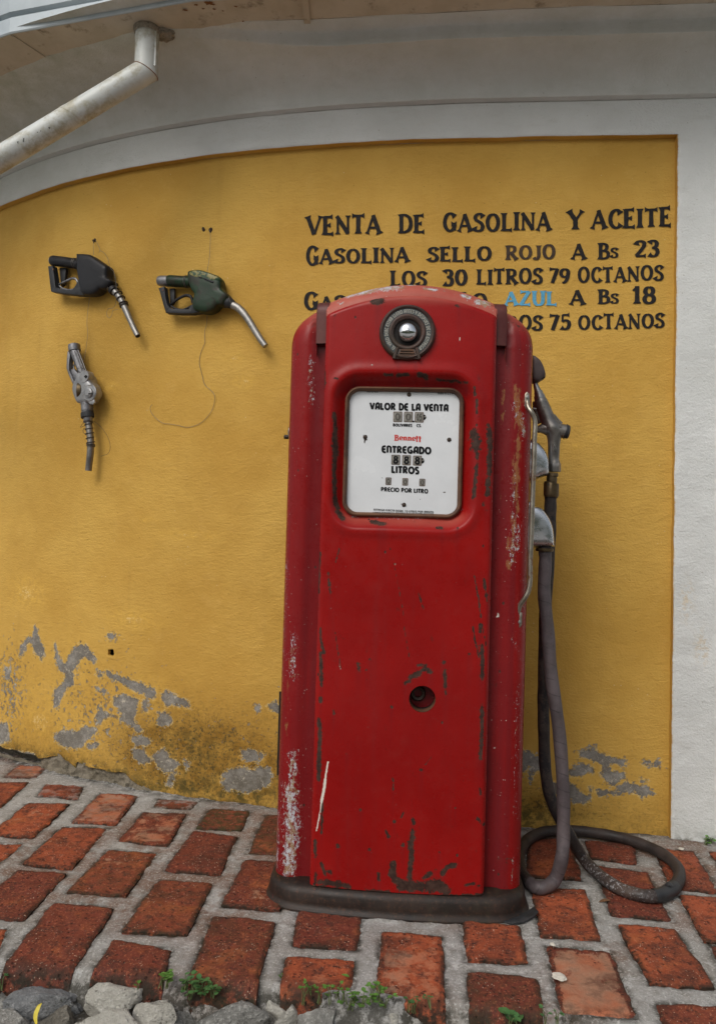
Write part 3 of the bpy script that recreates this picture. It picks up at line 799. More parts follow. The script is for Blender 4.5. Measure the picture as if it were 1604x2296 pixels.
QUADS = []   # (corners TL TR BR BL as ground points, flags)
def q(fn, pts, **fl): QUADS.append(([ground(*fn(p), .004) for p in pts], fl))
q(G1, [(100, 85), (262, 95), (200, 152), (20, 150)], skin=.75, ash=.5)
q(G1, [(-80, 186), (160, 180), (0, 322), (-220, 325)])
q(G1, [(262, 193), (470, 200), (430, 272), (208, 257)], ash=.6)
q(G1, [(152, 296), (388, 300), (185, 488), (-50, 470)])
q(G1, [(560, 240), (770, 252), (645, 418), (402, 400)], skin=.62, ash=.3)
q(G1, [(-90, 520), (130, 518), (-10, 630), (-200, 610)])
q(G1, [(345, 424), (605, 434), (400, 655), (125, 630)])
q(G1, [(885, 270), (1105, 284), (1060, 328), (858, 314)], ash=.8, mossy=.4)
q(G1, [(800, 346), (1042, 352), (935, 535), (665, 505)], skin=.58)
q(G1, [(1170, 323), (1395, 338), (1345, 442), (1100, 432)], skin=.35, mossy=.8)
q(G1, [(1075, 458), (1325, 480), (1225, 690), (920, 665)], skin=.35)
q(G1, [(600, 558), (872, 577), (702, 812), (375, 795)], mossy=.25)
q(G1, [(95, 670), (370, 686), (130, 941), (-190, 930)], skin=.3)
q(G1, [(1480, 360), (1720, 372), (1700, 582), (1380, 573)], mossy=.5)
q(G1, [(1370, 612), (1640, 625), (1560, 893), (1240, 858)])
q(G1, [(885, 718), (1182, 742), (1042, 1028), (680, 1003)], mossy=.2)
q(G3, [(300, 68), (637, 100), (392, 450), (8, 425)], edge=1, skin=.3)
q(G3, [(640, 275), (955, 330), (905, 490), (500, 470)], edge=1)
q(G3, [(1190, 140), (1532, 175), (1428, 550), (1048, 492)], edge=1, mossy=.2)
q(G3, [(-150, 212), (42, 212), (-40, 420), (-330, 400)], edge=1)
q(G4, [(318, 118), (712, 168), (690, 386), (270, 345)])
q(G4, [(235, 420), (667, 447), (655, 640), (190, 630)], edge=1)
q(G4, [(850, 262), (1224, 290), (1256, 722), (800, 658)], edge=1, skin=.6)
q(G5, [(-25, 195), (345, 228), (397, 467), (8, 442)])
q(G5, [(20, 508), (455, 560), (492, 800), (20, 762)], edge=1, mossy=.25, skin=.25)
q(G5, [(515, 346), (930, 390), (1095, 820), (612, 780)], edge=1, skin=.72)
q(G5, [(422, -15), (758, -5), (860, 320), (478, 287)])
q(G2, [(625, 208), (1000, 235), (1008, 375), (682, 345)])
q(G2, [(215, 195), (515, 190), (602, 495), (190, 475)])
q(G2, [(700, 388), (1095, 440), (1276, 800), (826, 757)], skin=.25)
q(G2, [(1150, 262), (1445, 282), (1622, 592), (1272, 562)])
q(G5, [(1365, 28), (1720, 48), (1850, 350), (1532, 332)], skin=.3)
q(G5, [(1552, 346), (1880, 370), (2050, 640), (1700, 600)])
q(G5, [(975, 222), (1342, 253), (1600, 620), (1178, 608)], skin=.2)
q(G5, [(1222, 728), (1650, 742), (1800, 1010), (1310, 980)], edge=1)
q(G2, [(1555, 285), (1800, 300), (1900, 420), (1640, 400)])
# bricks beyond the photograph's frame and under the pump: the same running bond, carried on
cen = np.array([np.mean(p, 0) for p, _ in QUADS])
DIRD = np.array([.058, 1.0]); DIRD /= np.linalg.norm(DIRD); DIRX = np.array([1.0, -.06]); DIRX /= np.linalg.norm(DIRX)
rng = random.Random(5)
org = np.array([-.02, 1.75])
for ci in range(-13, 13):
    for ri in range(-2, 7):
        c = org + DIRX * ci * .197 + DIRD * (ri * .292 + (.146 if ci % 2 else 0))
        if np.min(np.hypot(cen[:, 0] - c[0], cen[:, 1] - c[1])) < .185: continue
        yw = np.polyval(WALL_C, c[0]) if c[0] > -2.2 else 9
        if c[1] > yw - .13 or c[1] < front_y(c[0]) + .13 or c[1] > 4.2: continue
        a, b = DIRX * .074, DIRD * .118
        pts = [np.array([*(c + s1 * a + s2 * b), .004]) for s1, s2 in ((-1, 1), (1, 1), (1, -1), (-1, -1))]
        # keep clear of the measured bricks
        if any(sdf_poly(np.array([c[0]]), np.array([c[1]]), [p_[:2] for p_ in Q])[0] < .13 for Q, _ in QUADS[:36]): continue
        QUADS.append((pts, {}))

def back_y(X): return np.polyval(WALL_C, np.clip(X, -2.3, 2.4)) + .06
mb = MB()
nx_, ny_ = 440, 150
gx = np.linspace(-2.25, 2.2, nx_)
tt = np.concatenate([[0, 0, 0, .004, .010], np.linspace(.018, 1, ny_ - 5)])
X = np.repeat(gx[:, None], ny_, 1)
fy = front_y(gx) + .012 * fbm(np.stack([gx, gx * 0, gx * 0], -1), 14, 3, 3)
Yb = back_y(gx)
Y = fy[:, None] + tt[None] * (Yb - fy)[:, None]
P = np.stack([X, Y, X * 0], -1)
Z = .0060 * fbm(P, 9, 4, 7) + .0035 * fbm(P, 60, 3, 9) + .0005
edge = np.zeros(X.shape); dmin = np.full(X.shape, 9.0)
for pts, fl in QUADS:
    pp = np.array(pts)[:, :2]
    lo, hi = pp.min(0) - .05, pp.max(0) + .05
    m = (X > lo[0]) & (X < hi[0]) & (Y > lo[1]) & (Y < hi[1])
    if m.any(): dmin[m] = np.minimum(dmin[m], sdf_poly(X[m], Y[m], pp))
edge = np.clip(1.15 - np.abs(dmin) / .013, 0, 1)
Z -= .008 * np.clip(-dmin / .012, 0, 1) + .0030 * np.clip(1 - np.abs(dmin - .001) / .005, 0, 1)
drop = np.array([-.16, -.10, -.045, -.018, -.006] + [0] * (ny_ - 5))
Z = Z + drop[None]
Z += .05 * 0
Y = Y + np.where(drop[None] < -.03, -.012 + .02 * fbm(P, 22, 3, 21), 0)
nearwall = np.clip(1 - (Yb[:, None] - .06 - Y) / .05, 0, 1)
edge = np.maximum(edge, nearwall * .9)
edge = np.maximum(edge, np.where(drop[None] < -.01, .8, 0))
brown = sstep(.0, .4, fbm(P, 3.0, 3, 33) + .1 + .5 * np.exp(-((X + .45) ** 2 / .3 + (Y - 2.15) ** 2 / .12)))
mb.grid(np.stack([X, Y, Z], -1)[::1], 0, edge=edge, brown=brown)
rng = random.Random(11)
for bi, (pts, fl) in enumerate(QUADS):
    qc = np.mean(pts, 0); TL, TR, BR, BL = [qc + (np.array(p) - qc) * 1.025 for p in pts]
    wdt = np.linalg.norm(TR - TL) * .5 + np.linalg.norm(BR - BL) * .5; lng = np.linalg.norm(TL - BL) * .5 + np.linalg.norm(TR - BR) * .5
    nu, nv = max(10, int(wdt / .0075)), max(10, int(lng / .0075))
    u = np.linspace(-1, 1, nu); v = np.linspace(-1, 1, nv)
    # spacing tight at the rim, with an outer skirt
    u = np.concatenate([[-1, -1], np.sign(u) * (1 - (1 - np.abs(u)) ** 1.15), [1, 1]]); v = np.concatenate([[-1, -1], np.sign(v) * (1 - (1 - np.abs(v)) ** 1.15), [1, 1]])
    U, Vv = np.meshgrid(u, v, indexing='ij')
    rc = .035
    Ur = U * np.sqrt(1 - rc * Vv ** 6); Vr = Vv * np.sqrt(1 - rc * U ** 6)
    a = (Ur + 1) / 2; b = (Vr + 1) / 2
    P = (TL * 1)[None, None] * ((1 - a) * b)[..., None] + TR * (a * b)[..., None] + BR * (a * (1 - b))[..., None] + BL * ((1 - a) * (1 - b))[..., None]
    ed = np.minimum((1 - np.abs(U)) * wdt / 2, (1 - np.abs(Vv)) * lng / 2)
    isedge = fl.get('edge', 0)
    r0 = .007
    zz = .004 + .002 * rng.uniform(-1, 1) - r0 * .5 * np.clip(1 - ed / r0, 0, 1) ** 2
    tilt = rng.uniform(-.012, .012), rng.uniform(-.012, .012)
    zz = zz + (U * wdt * tilt[0] + Vv * lng * tilt[1]) * .5
    jit = fbm(P + bi * 3.1, 26, 4, bi)
    P[..., 0] += .0065 * jit * np.clip(1 - ed / .03, 0, 1); P[..., 1] += .0065 * fbm(P + bi * 5.7, 26, 4, bi + 40) * np.clip(1 - ed / .03, 0, 1)
    zz = zz + .0045 * fbm(P, 30, 4, bi + 3) + .003 * fbm(P, 95, 3, bi + 9) - .008 * np.clip(fbm(P, 24, 3, bi + 70) - .22, 0, 1)
    sk_ = np.zeros(U.shape, bool); sk_[0] = sk_[-1] = True; sk_[:, 0] = sk_[:, -1] = True
    zz = np.where(sk_, -.03, zz)
    if isedge:
        # the front of an edge brick rounds over and drops to the street
        f_ = np.clip(1 - (Vv + 1) / 2 * lng / .028, 0, 1)
        zz = zz - .022 * f_ ** 2
        fs = np.zeros(U.shape, bool); fs[:, 0] = True
        zz = np.where(fs, -.15, zz); P[..., 1] = np.where(fs, P[..., 1] - .004, P[..., 1])
        fs = np.zeros(U.shape, bool); fs[1:-1, 1] = True
        zz = np.where(fs, zz - .028, zz); P[..., 1] = np.where(fs, P[..., 1] - .010, P[..., 1])
        sidef = np.zeros(U.shape, bool); sidef[0] = sidef[-1] = True
        zz = np.where(sidef, np.minimum(zz, -.04), zz)
    P[..., 2] = zz
    skin = fl.get('skin', rng.choice([0, .15, .3, .42])) * np.clip(ed / .015, 0, 1)
    one = np.ones(U.shape)
    edg = np.clip(1.1 - ed / .013, 0, 1)
    if isedge: edg = np.maximum(edg, .95 * np.clip(1.1 - (Vv + 1) / 2 * lng / .035, 0, 1))
    mb.grid(P, 1, rnd=one * rng.random(), edge=edg, skin=skin, mossy=one * fl.get('mossy', 0), ash=one * fl.get('ash', 0))
o = mb.build('pavement', [M['mortar'], M['brick']], angle=70); tag(o, kind='structure')

mb = MB()
gx = np.linspace(-2.2, 2.2, 260); gt = np.linspace(0, 1, 90)
X = np.repeat(gx[:, None], 90, 1); Y = .3 + gt[None] * (front_y(gx)[:, None] + .05 - .3)
P = np.stack([X, Y, 0 * X], -1)
P[..., 2] = -.080 + .020 * fbm(P, 14, 5, 50) + .010 * np.abs(fbm(P, 50, 3, 55))
mb.grid(P)
o = mb.build('street', M['soil'], angle=60); tag(o, kind='structure')

# ------------------------------------------------------------------ the wall
wall = thing('building_wall', 'curved ochre plaster wall in a white frame with painted price lettering', 'wall', tuple(wall_pt(0, 0, 0)))
TOPZ = 2.251
def edge_x(z): return 1.0 + .0135 * np.clip((TOPZ - z) / TOPZ, 0, 1) + .002 * fbm(np.stack([0 * z, 0 * z, z], -1), 20, 3, 5)
def bulge(X, z):
    P = np.stack([X, 0 * X, z], -1)
    return .010 * fbm(P, 1.7, 3, 61) + .0045 * fbm(P, 7, 3, 66)
FOOT = [(-3, .05), (-1.45, .042), (-1.2, .040), (-1.02, .030)] 
foot_px = [(190, 800), (330, 792), (430, 830), (560, 880), (690, 902), (760, 955), (870, 1015), (960, 1030), (1060, 1050)]
for p in foot_px:
    FOOT.append(on_wall(*K1B(p)))
FOOT += [(-.42, .0), (.2, -.02), (3, -.02)]
FOOT = sorted(FOOT)
fX = np.array([p[0] for p in FOOT]); fZ = np.array([p[1] for p in FOOT])
PEEL1 = [
 [(200,75),(215,140),(240,180),(245,230),(232,262),(200,225),(185,180),(165,150),(155,190),(125,245),(110,240),(125,180),(150,140),(180,140)],
 [(305,180),(330,240),(350,290),(380,265),(415,200),(450,172),(490,195),(535,265),(525,280),(480,245),(445,245),(430,290),(405,330),(408,400),(350,440),(335,500),(310,535),(300,530),(300,440),(360,390),(365,345),(330,320),(310,250)],
 [(540,320),(575,345),(560,360),(540,345)], [(590,320),(640,350),(700,370),(790,400),(850,430),(860,470),(820,465),(760,440),(700,400),(640,375),(590,350)],
 [(890,460),(925,445),(1000,480),(1052,490),(1045,530),(990,510),(925,525),(900,490)], [(545,525),(580,560),(620,575),(570,600),(550,620),(535,590)],
 [(640,475),(680,460),(760,485),(765,530),(745,560),(740,600),(790,670),(770,675),(720,630),(670,600),(680,560),(630,520)],
 [(790,490),(815,500),(820,550),(800,560),(788,520)], [(885,565),(940,565),(948,610),(900,640),(880,635)],
 [(300,690),(370,655),(430,670),(470,640),(540,650),(510,700),(460,720),(450,750),(380,760),(345,740),(310,720)],
 [(720,700),(780,690),(835,720),(820,745),(760,745)], [(740,770),(800,770),(830,830),(780,845),(740,810)],
 [(840,800),(915,765),(940,810),(1000,845),(960,890),(930,900),(880,870)], [(1240,900),(1330,860),(1400,880),(1510,870),(1500,960),(1380,1000),(1280,990),(1240,960)],
 [(1340,770),(1420,775),(1470,800),(1440,830),(1350,820)], [(1020,825),(1050,850),(1040,880),(1020,850)], [(1425,520),(1445,530),(1440,560),(1425,545)],
 [(1490,525),(1540,500),(1560,550),(1500,545)], [(540,410),(585,435),(580,450),(540,430)], [(-60,620),(40,620),(55,710),(-60,760)], [(945,900),(985,895),(950,960),(930,960)],
 [(490,738),(540,735),(545,755),(495,760)], [(610,125),(648,122),(645,152),(615,150)], [(-60,760),(180,790),(185,830),(-60,800)], [(30,300),(60,330),(50,380),(30,360)]]
PEEL2 = [
 [(215,520),(290,540),(330,580),(375,605),(370,660),(330,700),(300,750),(280,710),(300,650),(270,630),(240,690),(150,690),(150,520)],
 [(570,680),(640,640),(720,640),(750,680),(690,690),(620,720),(570,720)],
 [(640,545),(720,530),(800,560),(900,590),(970,600),(970,645),(900,620),(860,640),(870,690),(960,690),(970,730),(880,780),(820,740),(790,700),(810,640),(740,600),(650,580)],
 [(930,790),(980,750),(1050,780),(1140,790),(1160,830),(1090,860),(1050,830),(980,810),(935,840)], [(450,770),(570,770),(640,820),(715,860),(700,890),(600,900),(570,850),(450,830)],
 [(770,820),(830,820),(900,830),(940,840),(870,845),(800,850)], [(720,510),(760,515),(740,535)], [(700,800),(730,810),(710,840)], [(1065,730),(1120,750),(1080,760)], [(1095,620),(1210,610),(1200,635),(1110,640)]]
nX, nZ = 470, 330
gx = np.concatenate([np.linspace(-2.3, .985, nX - 1), [1.06]]); gz = np.linspace(-.03, TOPZ, nZ)
X = np.repeat(gx[:, None], nZ, 1); Zt = np.repeat(gz[None], nX, 0)
foot = np.interp(gx, fX, fZ) + .010 * fbm(np.stack([gx, 0 * gx, 0 * gx], -1), 22, 4, 71)
Zt = np.maximum(Zt, foot[:, None])
# bring the last columns to the frame's edge
X = np.where(X > .98, np.minimum(X, edge_x(Zt) + .001), X)
hx, hz = on_wall(250, 1463)
peel = np.zeros(X.shape)
for fn, polys in ((K1B, PEEL1), (K5B, PEEL2)):
    for poly in polys:
        pp = [on_wall(*fn(p)) for p in poly]
        peel = np.maximum(peel, np.clip(.5 - (sdf_poly(X, Zt, pp) - .0015) / .045, 0, 1))
pale = np.zeros(X.shape)
for x, y, rx, ry in [(525,803,20,11), (548,855,24,13), (222,846,14,9), (246,866,20,11), (470,870,16,6), (420,1200,60,10), (330,1165,22,5), (1290,1000,22,6), (60,1330,60,40), (300,1390,60,22), (1370,1755,30,9), (1330,985,14,6), (170,1500,40,60), (330,1560,60,40), (90,1620,60,50), (420,1590,30,12)]:
    ox, oz = on_wall(x, y); e1 = rx * .00155; e2 = ry * .00155
    pale = np.maximum(pale, np.clip(1.25 - np.hypot((X - ox) / e1, (Zt - oz) / e2) * .75, 0, 1))
xl, zl = on_wall(60, 1600)
pale = np.maximum(pale, .75 * np.exp(-((X - xl) / .45) ** 2 - ((Zt - .22) / .22) ** 2))
def blob(x, y, rx, ry):
    ox, oz = on_wall(x, y)
    return np.exp(-((X - ox) / (rx * .00155)) ** 2 - ((Zt - oz) / (ry * .00155)) ** 2)
dirt = np.clip(1.25 * blob(440, 1690, 170, 95) + .8 * blob(560, 1740, 120, 70) + .75 * blob(330, 1700, 90, 60) + .9 * blob(1180, 1800, 120, 40) + .35 * blob(1400, 1830, 160, 40), 0, 1)
dirt = np.maximum(dirt, .95 * np.exp(-(Zt - foot[:, None]) / .045))
moss = np.clip(.8 * blob(420, 1690, 90, 60) + .9 * blob(560, 1790, 150, 30) + .7 * blob(340, 1760, 120, 25) + .9 * blob(1190, 1835, 90, 28), 0, 1)
moss = np.maximum(moss, .95 * np.exp(-(Zt - foot[:, None]) / .022))
fleck = np.clip(.95 * blob(20, 1540, 60, 130) + .72 * blob(230, 1600, 200, 140) + .4 * blob(560, 1640, 110, 90) + .45 * blob(1330, 1740, 110, 60), 0, 1)
fleck = np.maximum(fleck, .62 * np.clip(peel / .35, 0, 1))
off = bulge(X, Zt)
ex = np.clip((X - .93) / .06, 0, 1) * 0
off = off * (1 - sstep(.94, .985, X)) * (1 - sstep(TOPZ - .05, TOPZ, Zt))
# plaster lips out where it has lifted at the foot
off = off + .010 * np.exp(-(Zt - foot[:, None]) / .02) * (fbm(np.stack([X, 0 * X, Zt], -1), 18, 3, 75) + .3)
P = wall_pt(X, Zt, off)
keep = np.ones((nX - 1, nZ - 1), bool)
cx = .25 * (X[:-1, :-1] + X[1:, :-1] + X[1:, 1:] + X[:-1, 1:]); cz = .25 * (Zt[:-1, :-1] + Zt[1:, :-1] + Zt[1:, 1:] + Zt[:-1, 1:])
hole = (np.abs(cx - hx) < .0165) & (np.abs(cz - hz) < .0165)
keep &= ~hole
mb = MB()
mb.grid(P, 0, keep=keep, peel=peel, pale=pale, dirt=dirt, moss=moss, fleck=fleck)
# reveals, painted ochre like the field: the right-hand one and the top one
gz2 = np.linspace(-.02, TOPZ, 160)
ro = np.linspace(-.001, .024, 4)
Zr = np.repeat(gz2[None], 4, 0)
P = np.array([wall_pt(edge_x(gz2), gz2, r) for r in ro])
mb.grid(P[::-1], 0)
gx2 = np.linspace(-2.3, 1.0, 200)
zt_ = TOPZ + .0035 * fbm(np.stack([gx2, 0 * gx2, 0 * gx2], -1), 9, 3, 5)
P = np.array([wall_pt(gx2, zt_ if r > .0 else zt_, r) for r in ro])
mb.grid(P, 0)
plaster = mb.build('plaster_field', M['yellow'], wall, angle=60)
# the small square drain hole: its sides run back into the wall
mb = MB()
for s_, t_ in (((-1, -1), (1, -1)), ((1, -1), (1, 1)), ((1, 1), (-1, 1)), ((-1, 1), (-1, -1))):
    a, b = [wall_pt(hx + .0175 * s[0], hz + .0175 * s[1], .002) for s in (s_, t_)]
    c, d = [wall_pt(hx + .0175 * s[0], hz + .0175 * s[1], -.06) for s in (t_, s_)]
    mb.add([a, b, c, d], [[0, 1, 2, 3]])
mb.add([wall_pt(hx + .0175 * a, hz + .0175 * b, -.06) for a, b in ((-1, -1), (1, -1), (1, 1), (-1, 1))], [[0, 1, 2, 3]])
mb.build('drain_hole', M['dark'], wall, smooth=False)
mb = MB()
th = np.linspace(0, 2 * math.pi, 41)[:-1]; rg = random.Random(4)
wob = np.array([rg.uniform(-1, 1) for _ in th]); wob = (wob + np.roll(wob, 1)) / 2
sq = 1 / np.maximum(np.abs(np.cos(th)) ** 5 + np.abs(np.sin(th)) ** 5, 1e-6) ** .2
r_in, r_mid, r_out = .0118 * sq + .0014 * wob, .0148 * sq + .0012 * wob, .0245 * sq
bz = float(bulge(np.array(hx), np.array(hz)))
mb.grid(np.array([wall_pt(hx + r * np.cos(th), hz + r * np.sin(th), np.full(40, bz + o_)) for r, o_ in ((r_in, -.012), (r_in * 1.02, .0006), (r_mid, .0016), (r_out, .0001))]), close_v=True)
mb.build('hole_rim', M['yellow'], wall)
# masonry behind the plaster and rubble under its foot
mb = MB()
gx = np.linspace(-2.3, 2.3, 120)
P = np.array([wall_pt(gx, np.full(120, z), -.09) for z in np.linspace(-.1, 2.9, 8)])
mb.grid(P)
mb.build('masonry_core', M['rubble'], wall)
mb = MB()
x0 = on_wall(*K1B((205, 830)))[0]; x1 = on_wall(*K1B((1000, 1040)))[0]
gx = np.linspace(x0, x1, 170); gv = np.linspace(0, 1, 26)
X = np.repeat(gx[:, None], 26, 1); ft = np.interp(gx, fX, fZ) + .003
ends = np.minimum(sstep(x0, x0 + .03, gx), 1 - sstep(x1 - .15, x1, gx))
Zr = -.02 + gv[None] * (ft[:, None] + .02)
P0 = np.stack([X, 0 * X, Zr], -1)
ofr = -.02 + .028 * ends[:, None] * (1 - .35 * gv[None]) + .030 * fbm(P0, 8, 4, 81) * ends[:, None] + .010 * fbm(P0, 60, 4, 86)
mb.grid(wall_pt(X, Zr, ofr))
xa = on_wall(*K1B((-300, 830)))[0]
gx = np.linspace(xa, x0 + .03, 60); X = np.repeat(gx[:, None], 8, 1); Zr = np.repeat(np.linspace(-.02, .012, 8)[None], 60, 0)
P0 = np.stack([X, 0 * X, Zr], -1)
mb.grid(wall_pt(X, Zr + .006 * fbm(P0, 25, 3, 88), -.01 + .03 * fbm(P0, 20, 3, 87)))
mb.build('rubble_footing', M['rubble'], wall, angle=70)

# white frame: pilaster at the right and band over the field
mb = MB()
nz = 240; nxp = 90
gz = np.linspace(-.02, TOPZ, nz); gu = np.concatenate([[0, .004, .012], np.linspace(.03, 1, nxp - 3)])
ex = edge_x(gz)
X = ex[None] + gu[:, None] * (2.3 - ex)[None]
Zt = np.repeat(gz[None], nxp, 0)
of = .025 + .3 * bulge(X, Zt) * (1 - sstep(TOPZ - .06, TOPZ, Zt)) + .003 * fbm(np.stack([X, 0 * X, Zt], -1), 22, 3, 91) * (1 - sstep(TOPZ - .06, TOPZ, Zt))
of = of - .004 * np.clip(1 - (X - ex[None]) / .006, 0, 1) ** 2
base_z = np.interp(Zt, [0, .02], [1, 0])
foot_w = .004
mossw = np.exp(-np.clip(Zt, 0, 9) / .012)
rub = np.clip(1 - (X - ex[None]) / .004, 0, 1) * .9 + .4 * np.exp(-((X - 1.05) / .02) ** 2 - ((Zt - .75) / .06) ** 2) + .5 * np.exp(-((X - 1.10) / .02) ** 2 - ((Zt - .60) / .05) ** 2)
stain = .5 * np.exp(-np.clip(Zt, 0, 9) / .35) * 0.5  # olive stain, strongest at the foot
mb.grid(wall_pt(X, Zt, of), 0, moss=mossw, rub=np.clip(rub, 0, 1), stain=stain)
mb.build('pilaster', M['white'], wall, angle=60)
mb = MB()
gx = np.concatenate([np.linspace(-2.3, .99, 260), np.linspace(1.0, 2.3, 60)]); nb = 24
zlo = np.where(gx < .995, TOPZ + .0035 * fbm(np.stack([gx, 0 * gx, 0 * gx], -1), 9, 3, 5), TOPZ)
zhi = 2.367 + .003 * fbm(np.stack([gx, 0 * gx, 0 * gx], -1), 6, 3, 8)
gv = np.concatenate([[0, .03], np.linspace(.08, 1, nb - 2)])
X = np.repeat(gx[:, None], nb, 1); Zt = zlo[:, None] + gv[None] * (zhi - zlo)[:, None]
of = .025 - .004 * np.clip(1 - (Zt - zlo[:, None]) / .004, 0, 1) * (X < .99) + .004 * fbm(np.stack([X, 0 * X, Zt], -1), 8, 3, 93) * sstep(0, .2, gv)[None] * sstep(1, .8, gv)[None]
lf = sstep(-.5, -1.3, X)
mb.grid(wall_pt(X, Zt, of), 0, moss=0 * X, rub=0 * X, stain=.25 * lf)
mb.build('frieze_band', M['white'], wall, angle=60)
# cornice: lip, cove, and at the right a plain fascia under the eave
mb = MB()
gx = np.linspace(-2.3, 2.3, 300)
def prof(b):
    A = [(.020, 2.368), (.046, 2.371), (.0475, 2.374), (.0475, 2.380)]
    for t in np.linspace(0.05, 1, 16):
        a = t * math.pi / 2 * .97
        R = .142 + .115 * b; H = .098 + .040 * b
        A.append((.0475 + R * (1 - math.cos(a)), 2.380 + H * math.sin(a)))
    o_, z_ = A[-1]
    A += [(o_ + .004, z_ + .0005), (o_ + .006 + .01 * b, z_ + .004), (o_ + .010 + .03 * b, z_ + .032 * (1 - b) + .004 * b + .004), (o_ + .016 + .05 * b, z_ + .037 * (1 - b) + .006), (.45, 2.535)]
    return np.array(A)
rows = []; tone_rows = []
for xx in gx:
    b = float(sstep(-.05, -.75, np.array(xx)))
    pr = prof(b)
    wv = .010 * float(fbm(np.array([[xx, 0, 0]]), 2.6, 2, 95)[0])
    wz = .006 * float(fbm(np.array([[xx, 3, 0]]), 3.5, 3, 97)[0])
    k_ = np.linspace(0, 1, len(pr))
    rows.append(wall_pt(np.full(len(pr), xx), pr[:, 1] + wz * np.where(k_ > .12, 1, .6), pr[:, 0] + wv * np.sin(k_ * 3.0)))
    tone_rows.append(np.clip(.15 + .55 * sstep(-.2, -1.2, np.array(xx)) * k_ + .15 * k_, 0, 1))  # olive tone grows up the cove and towards the left end
mb.grid(np.array(rows), 0, stain=np.array(tone_rows), moss=0 * np.array(tone_rows), rub=0 * np.array(tone_rows))
mb.build('cornice', M['white'], wall, angle=50)

# painted lettering, five lines, each line a part
def paint_word(mb, txt, x0, x1, top, base, dy0=0, dy1=0, mi=0, seed=0, lift=.0022):
    """word spans KT pixels x0..x1; dy = how far the line has risen at its right end"""
    items, W = measure(txt, ROMAN, .05, .4)
    a0 = on_wall(*KT((x0, base + dy0))); a1 = on_wall(*KT((x1, base + dy1)))
    b0 = on_wall(*KT((x0, top + dy0))); b1 = on_wall(*KT((x1, top + dy1)))
    def place(u, v, k):
        Xb = a0[0] + (a1[0] - a0[0]) * u; zb = a0[1] + (a1[1] - a0[1]) * u
        Xt = b0[0] + (b1[0] - b0[0]) * u; zt = b0[1] + (b1[1] - b0[1]) * u
        Xp, zp = Xb + (Xt - Xb) * v, zb + (zt - zb) * v
        o_ = float(bulge(np.array(Xp), np.array(zp))) * float(1 - sstep(.94, .985, np.array(Xp)))
        return wall_pt(Xp, zp, o_ + lift + k * .00003)
    letter_mesh(mb, txt, ROMAN, place, .112, .060, mi, .05, .4, .05, seed)
LINES = [
 ('VENTA DE GASOLINA Y ACEITE', [('VENTA', 75, 375, 64, 138, 2, -4), ('DE', 443, 550, 58, 131, 0, -2), ('GASOLINA', 620, 1055, 53, 125, 3, -4), ('Y', 1120, 1185, 42, 116, 0, 0), ('ACEITE', 1215, 1537, 36, 112, 3, -5)], 0),
 ('GASOLINA SELLO ROJO A Bs 23', [('G', 72, 124, 184, 262, 0, 0), ('ASOLINA', 127, 487, 195, 254, 2, -5), ('SELLO', 560, 818, 188, 246, 1, -2), ('A', 1137, 1197, 175, 236, 0, 0), ('B', 1243, 1292, 171, 234, 0, 0), ('S', 1293, 1326, 190, 231, 0, 0), ('23', 1390, 1488, 163, 228, 0, -2)], 0),
 ('LOS 30 LITROS 79 OCTANOS', [('LOS', 410, 558, 284, 345, 0, -2), ('30', 622, 720, 278, 342, 0, -1), ('LITROS', 757, 1022, 277, 339, 1, -4), ('79', 1047, 1132, 276, 333, 0, -2), ('OCTANOS', 1162, 1505, 266, 328, 3, -5)], 0),
 ('GASOLINA SELLO AZUL A Bs 18', [('G', 64, 122, 368, 440, 0, 0), ('ASOLINA', 127, 487, 382, 438, 2, -4), ('SELLO', 545, 800, 373, 431, 1, -2), ('A', 1130, 1193, 361, 419, 0, 0), ('B', 1243, 1292, 358, 416, 0, 0), ('S', 1293, 1326, 376, 415, 0, 0), ('18', 1377, 1472, 348, 416, 0, -2)], 0),
 ('LOS 30 LITROS 75 OCTANOS', [('LOS', 410, 558, 478, 538, 0, -2), ('30', 622, 720, 472, 534, 0, -1), ('LITROS', 757, 1022, 464, 524, 1, -3), ('75', 1047, 1135, 458, 520, 0, -2), ('OCTANOS', 1163, 1509, 459, 518, 2, -4)], 0)]
for li, (full, words, mi) in enumerate(LINES):
    mb = MB(); mats = [M['blackpaint']]
    for wi, w in enumerate(words): paint_word(mb, *w, mi=0, seed=li * 10 + wi)
    if li == 1:
        paint_word(mb, 'ROJO', 872, 1074, 182, 240, 1, -3, mi=1, seed=77); mats.append(M['fadedpaint'])
    if li == 3:
        paint_word(mb, 'AZUL', 868, 1080, 367, 423, 1, -3, mi=1, seed=78); mats.append(M['bluepaint'])
    o = mb.build('lettering_line', mats, wall, smooth=False)
    o['label'] = ['painted line reading VENTA DE GASOLINA Y ACEITE', 'painted line reading GASOLINA SELLO ROJO A Bs 23', 'painted line reading LOS 30 LITROS 79 OCTANOS',
                  'painted line with the word AZUL in blue', 'lowest painted line ending in 75 OCTANOS'][li]

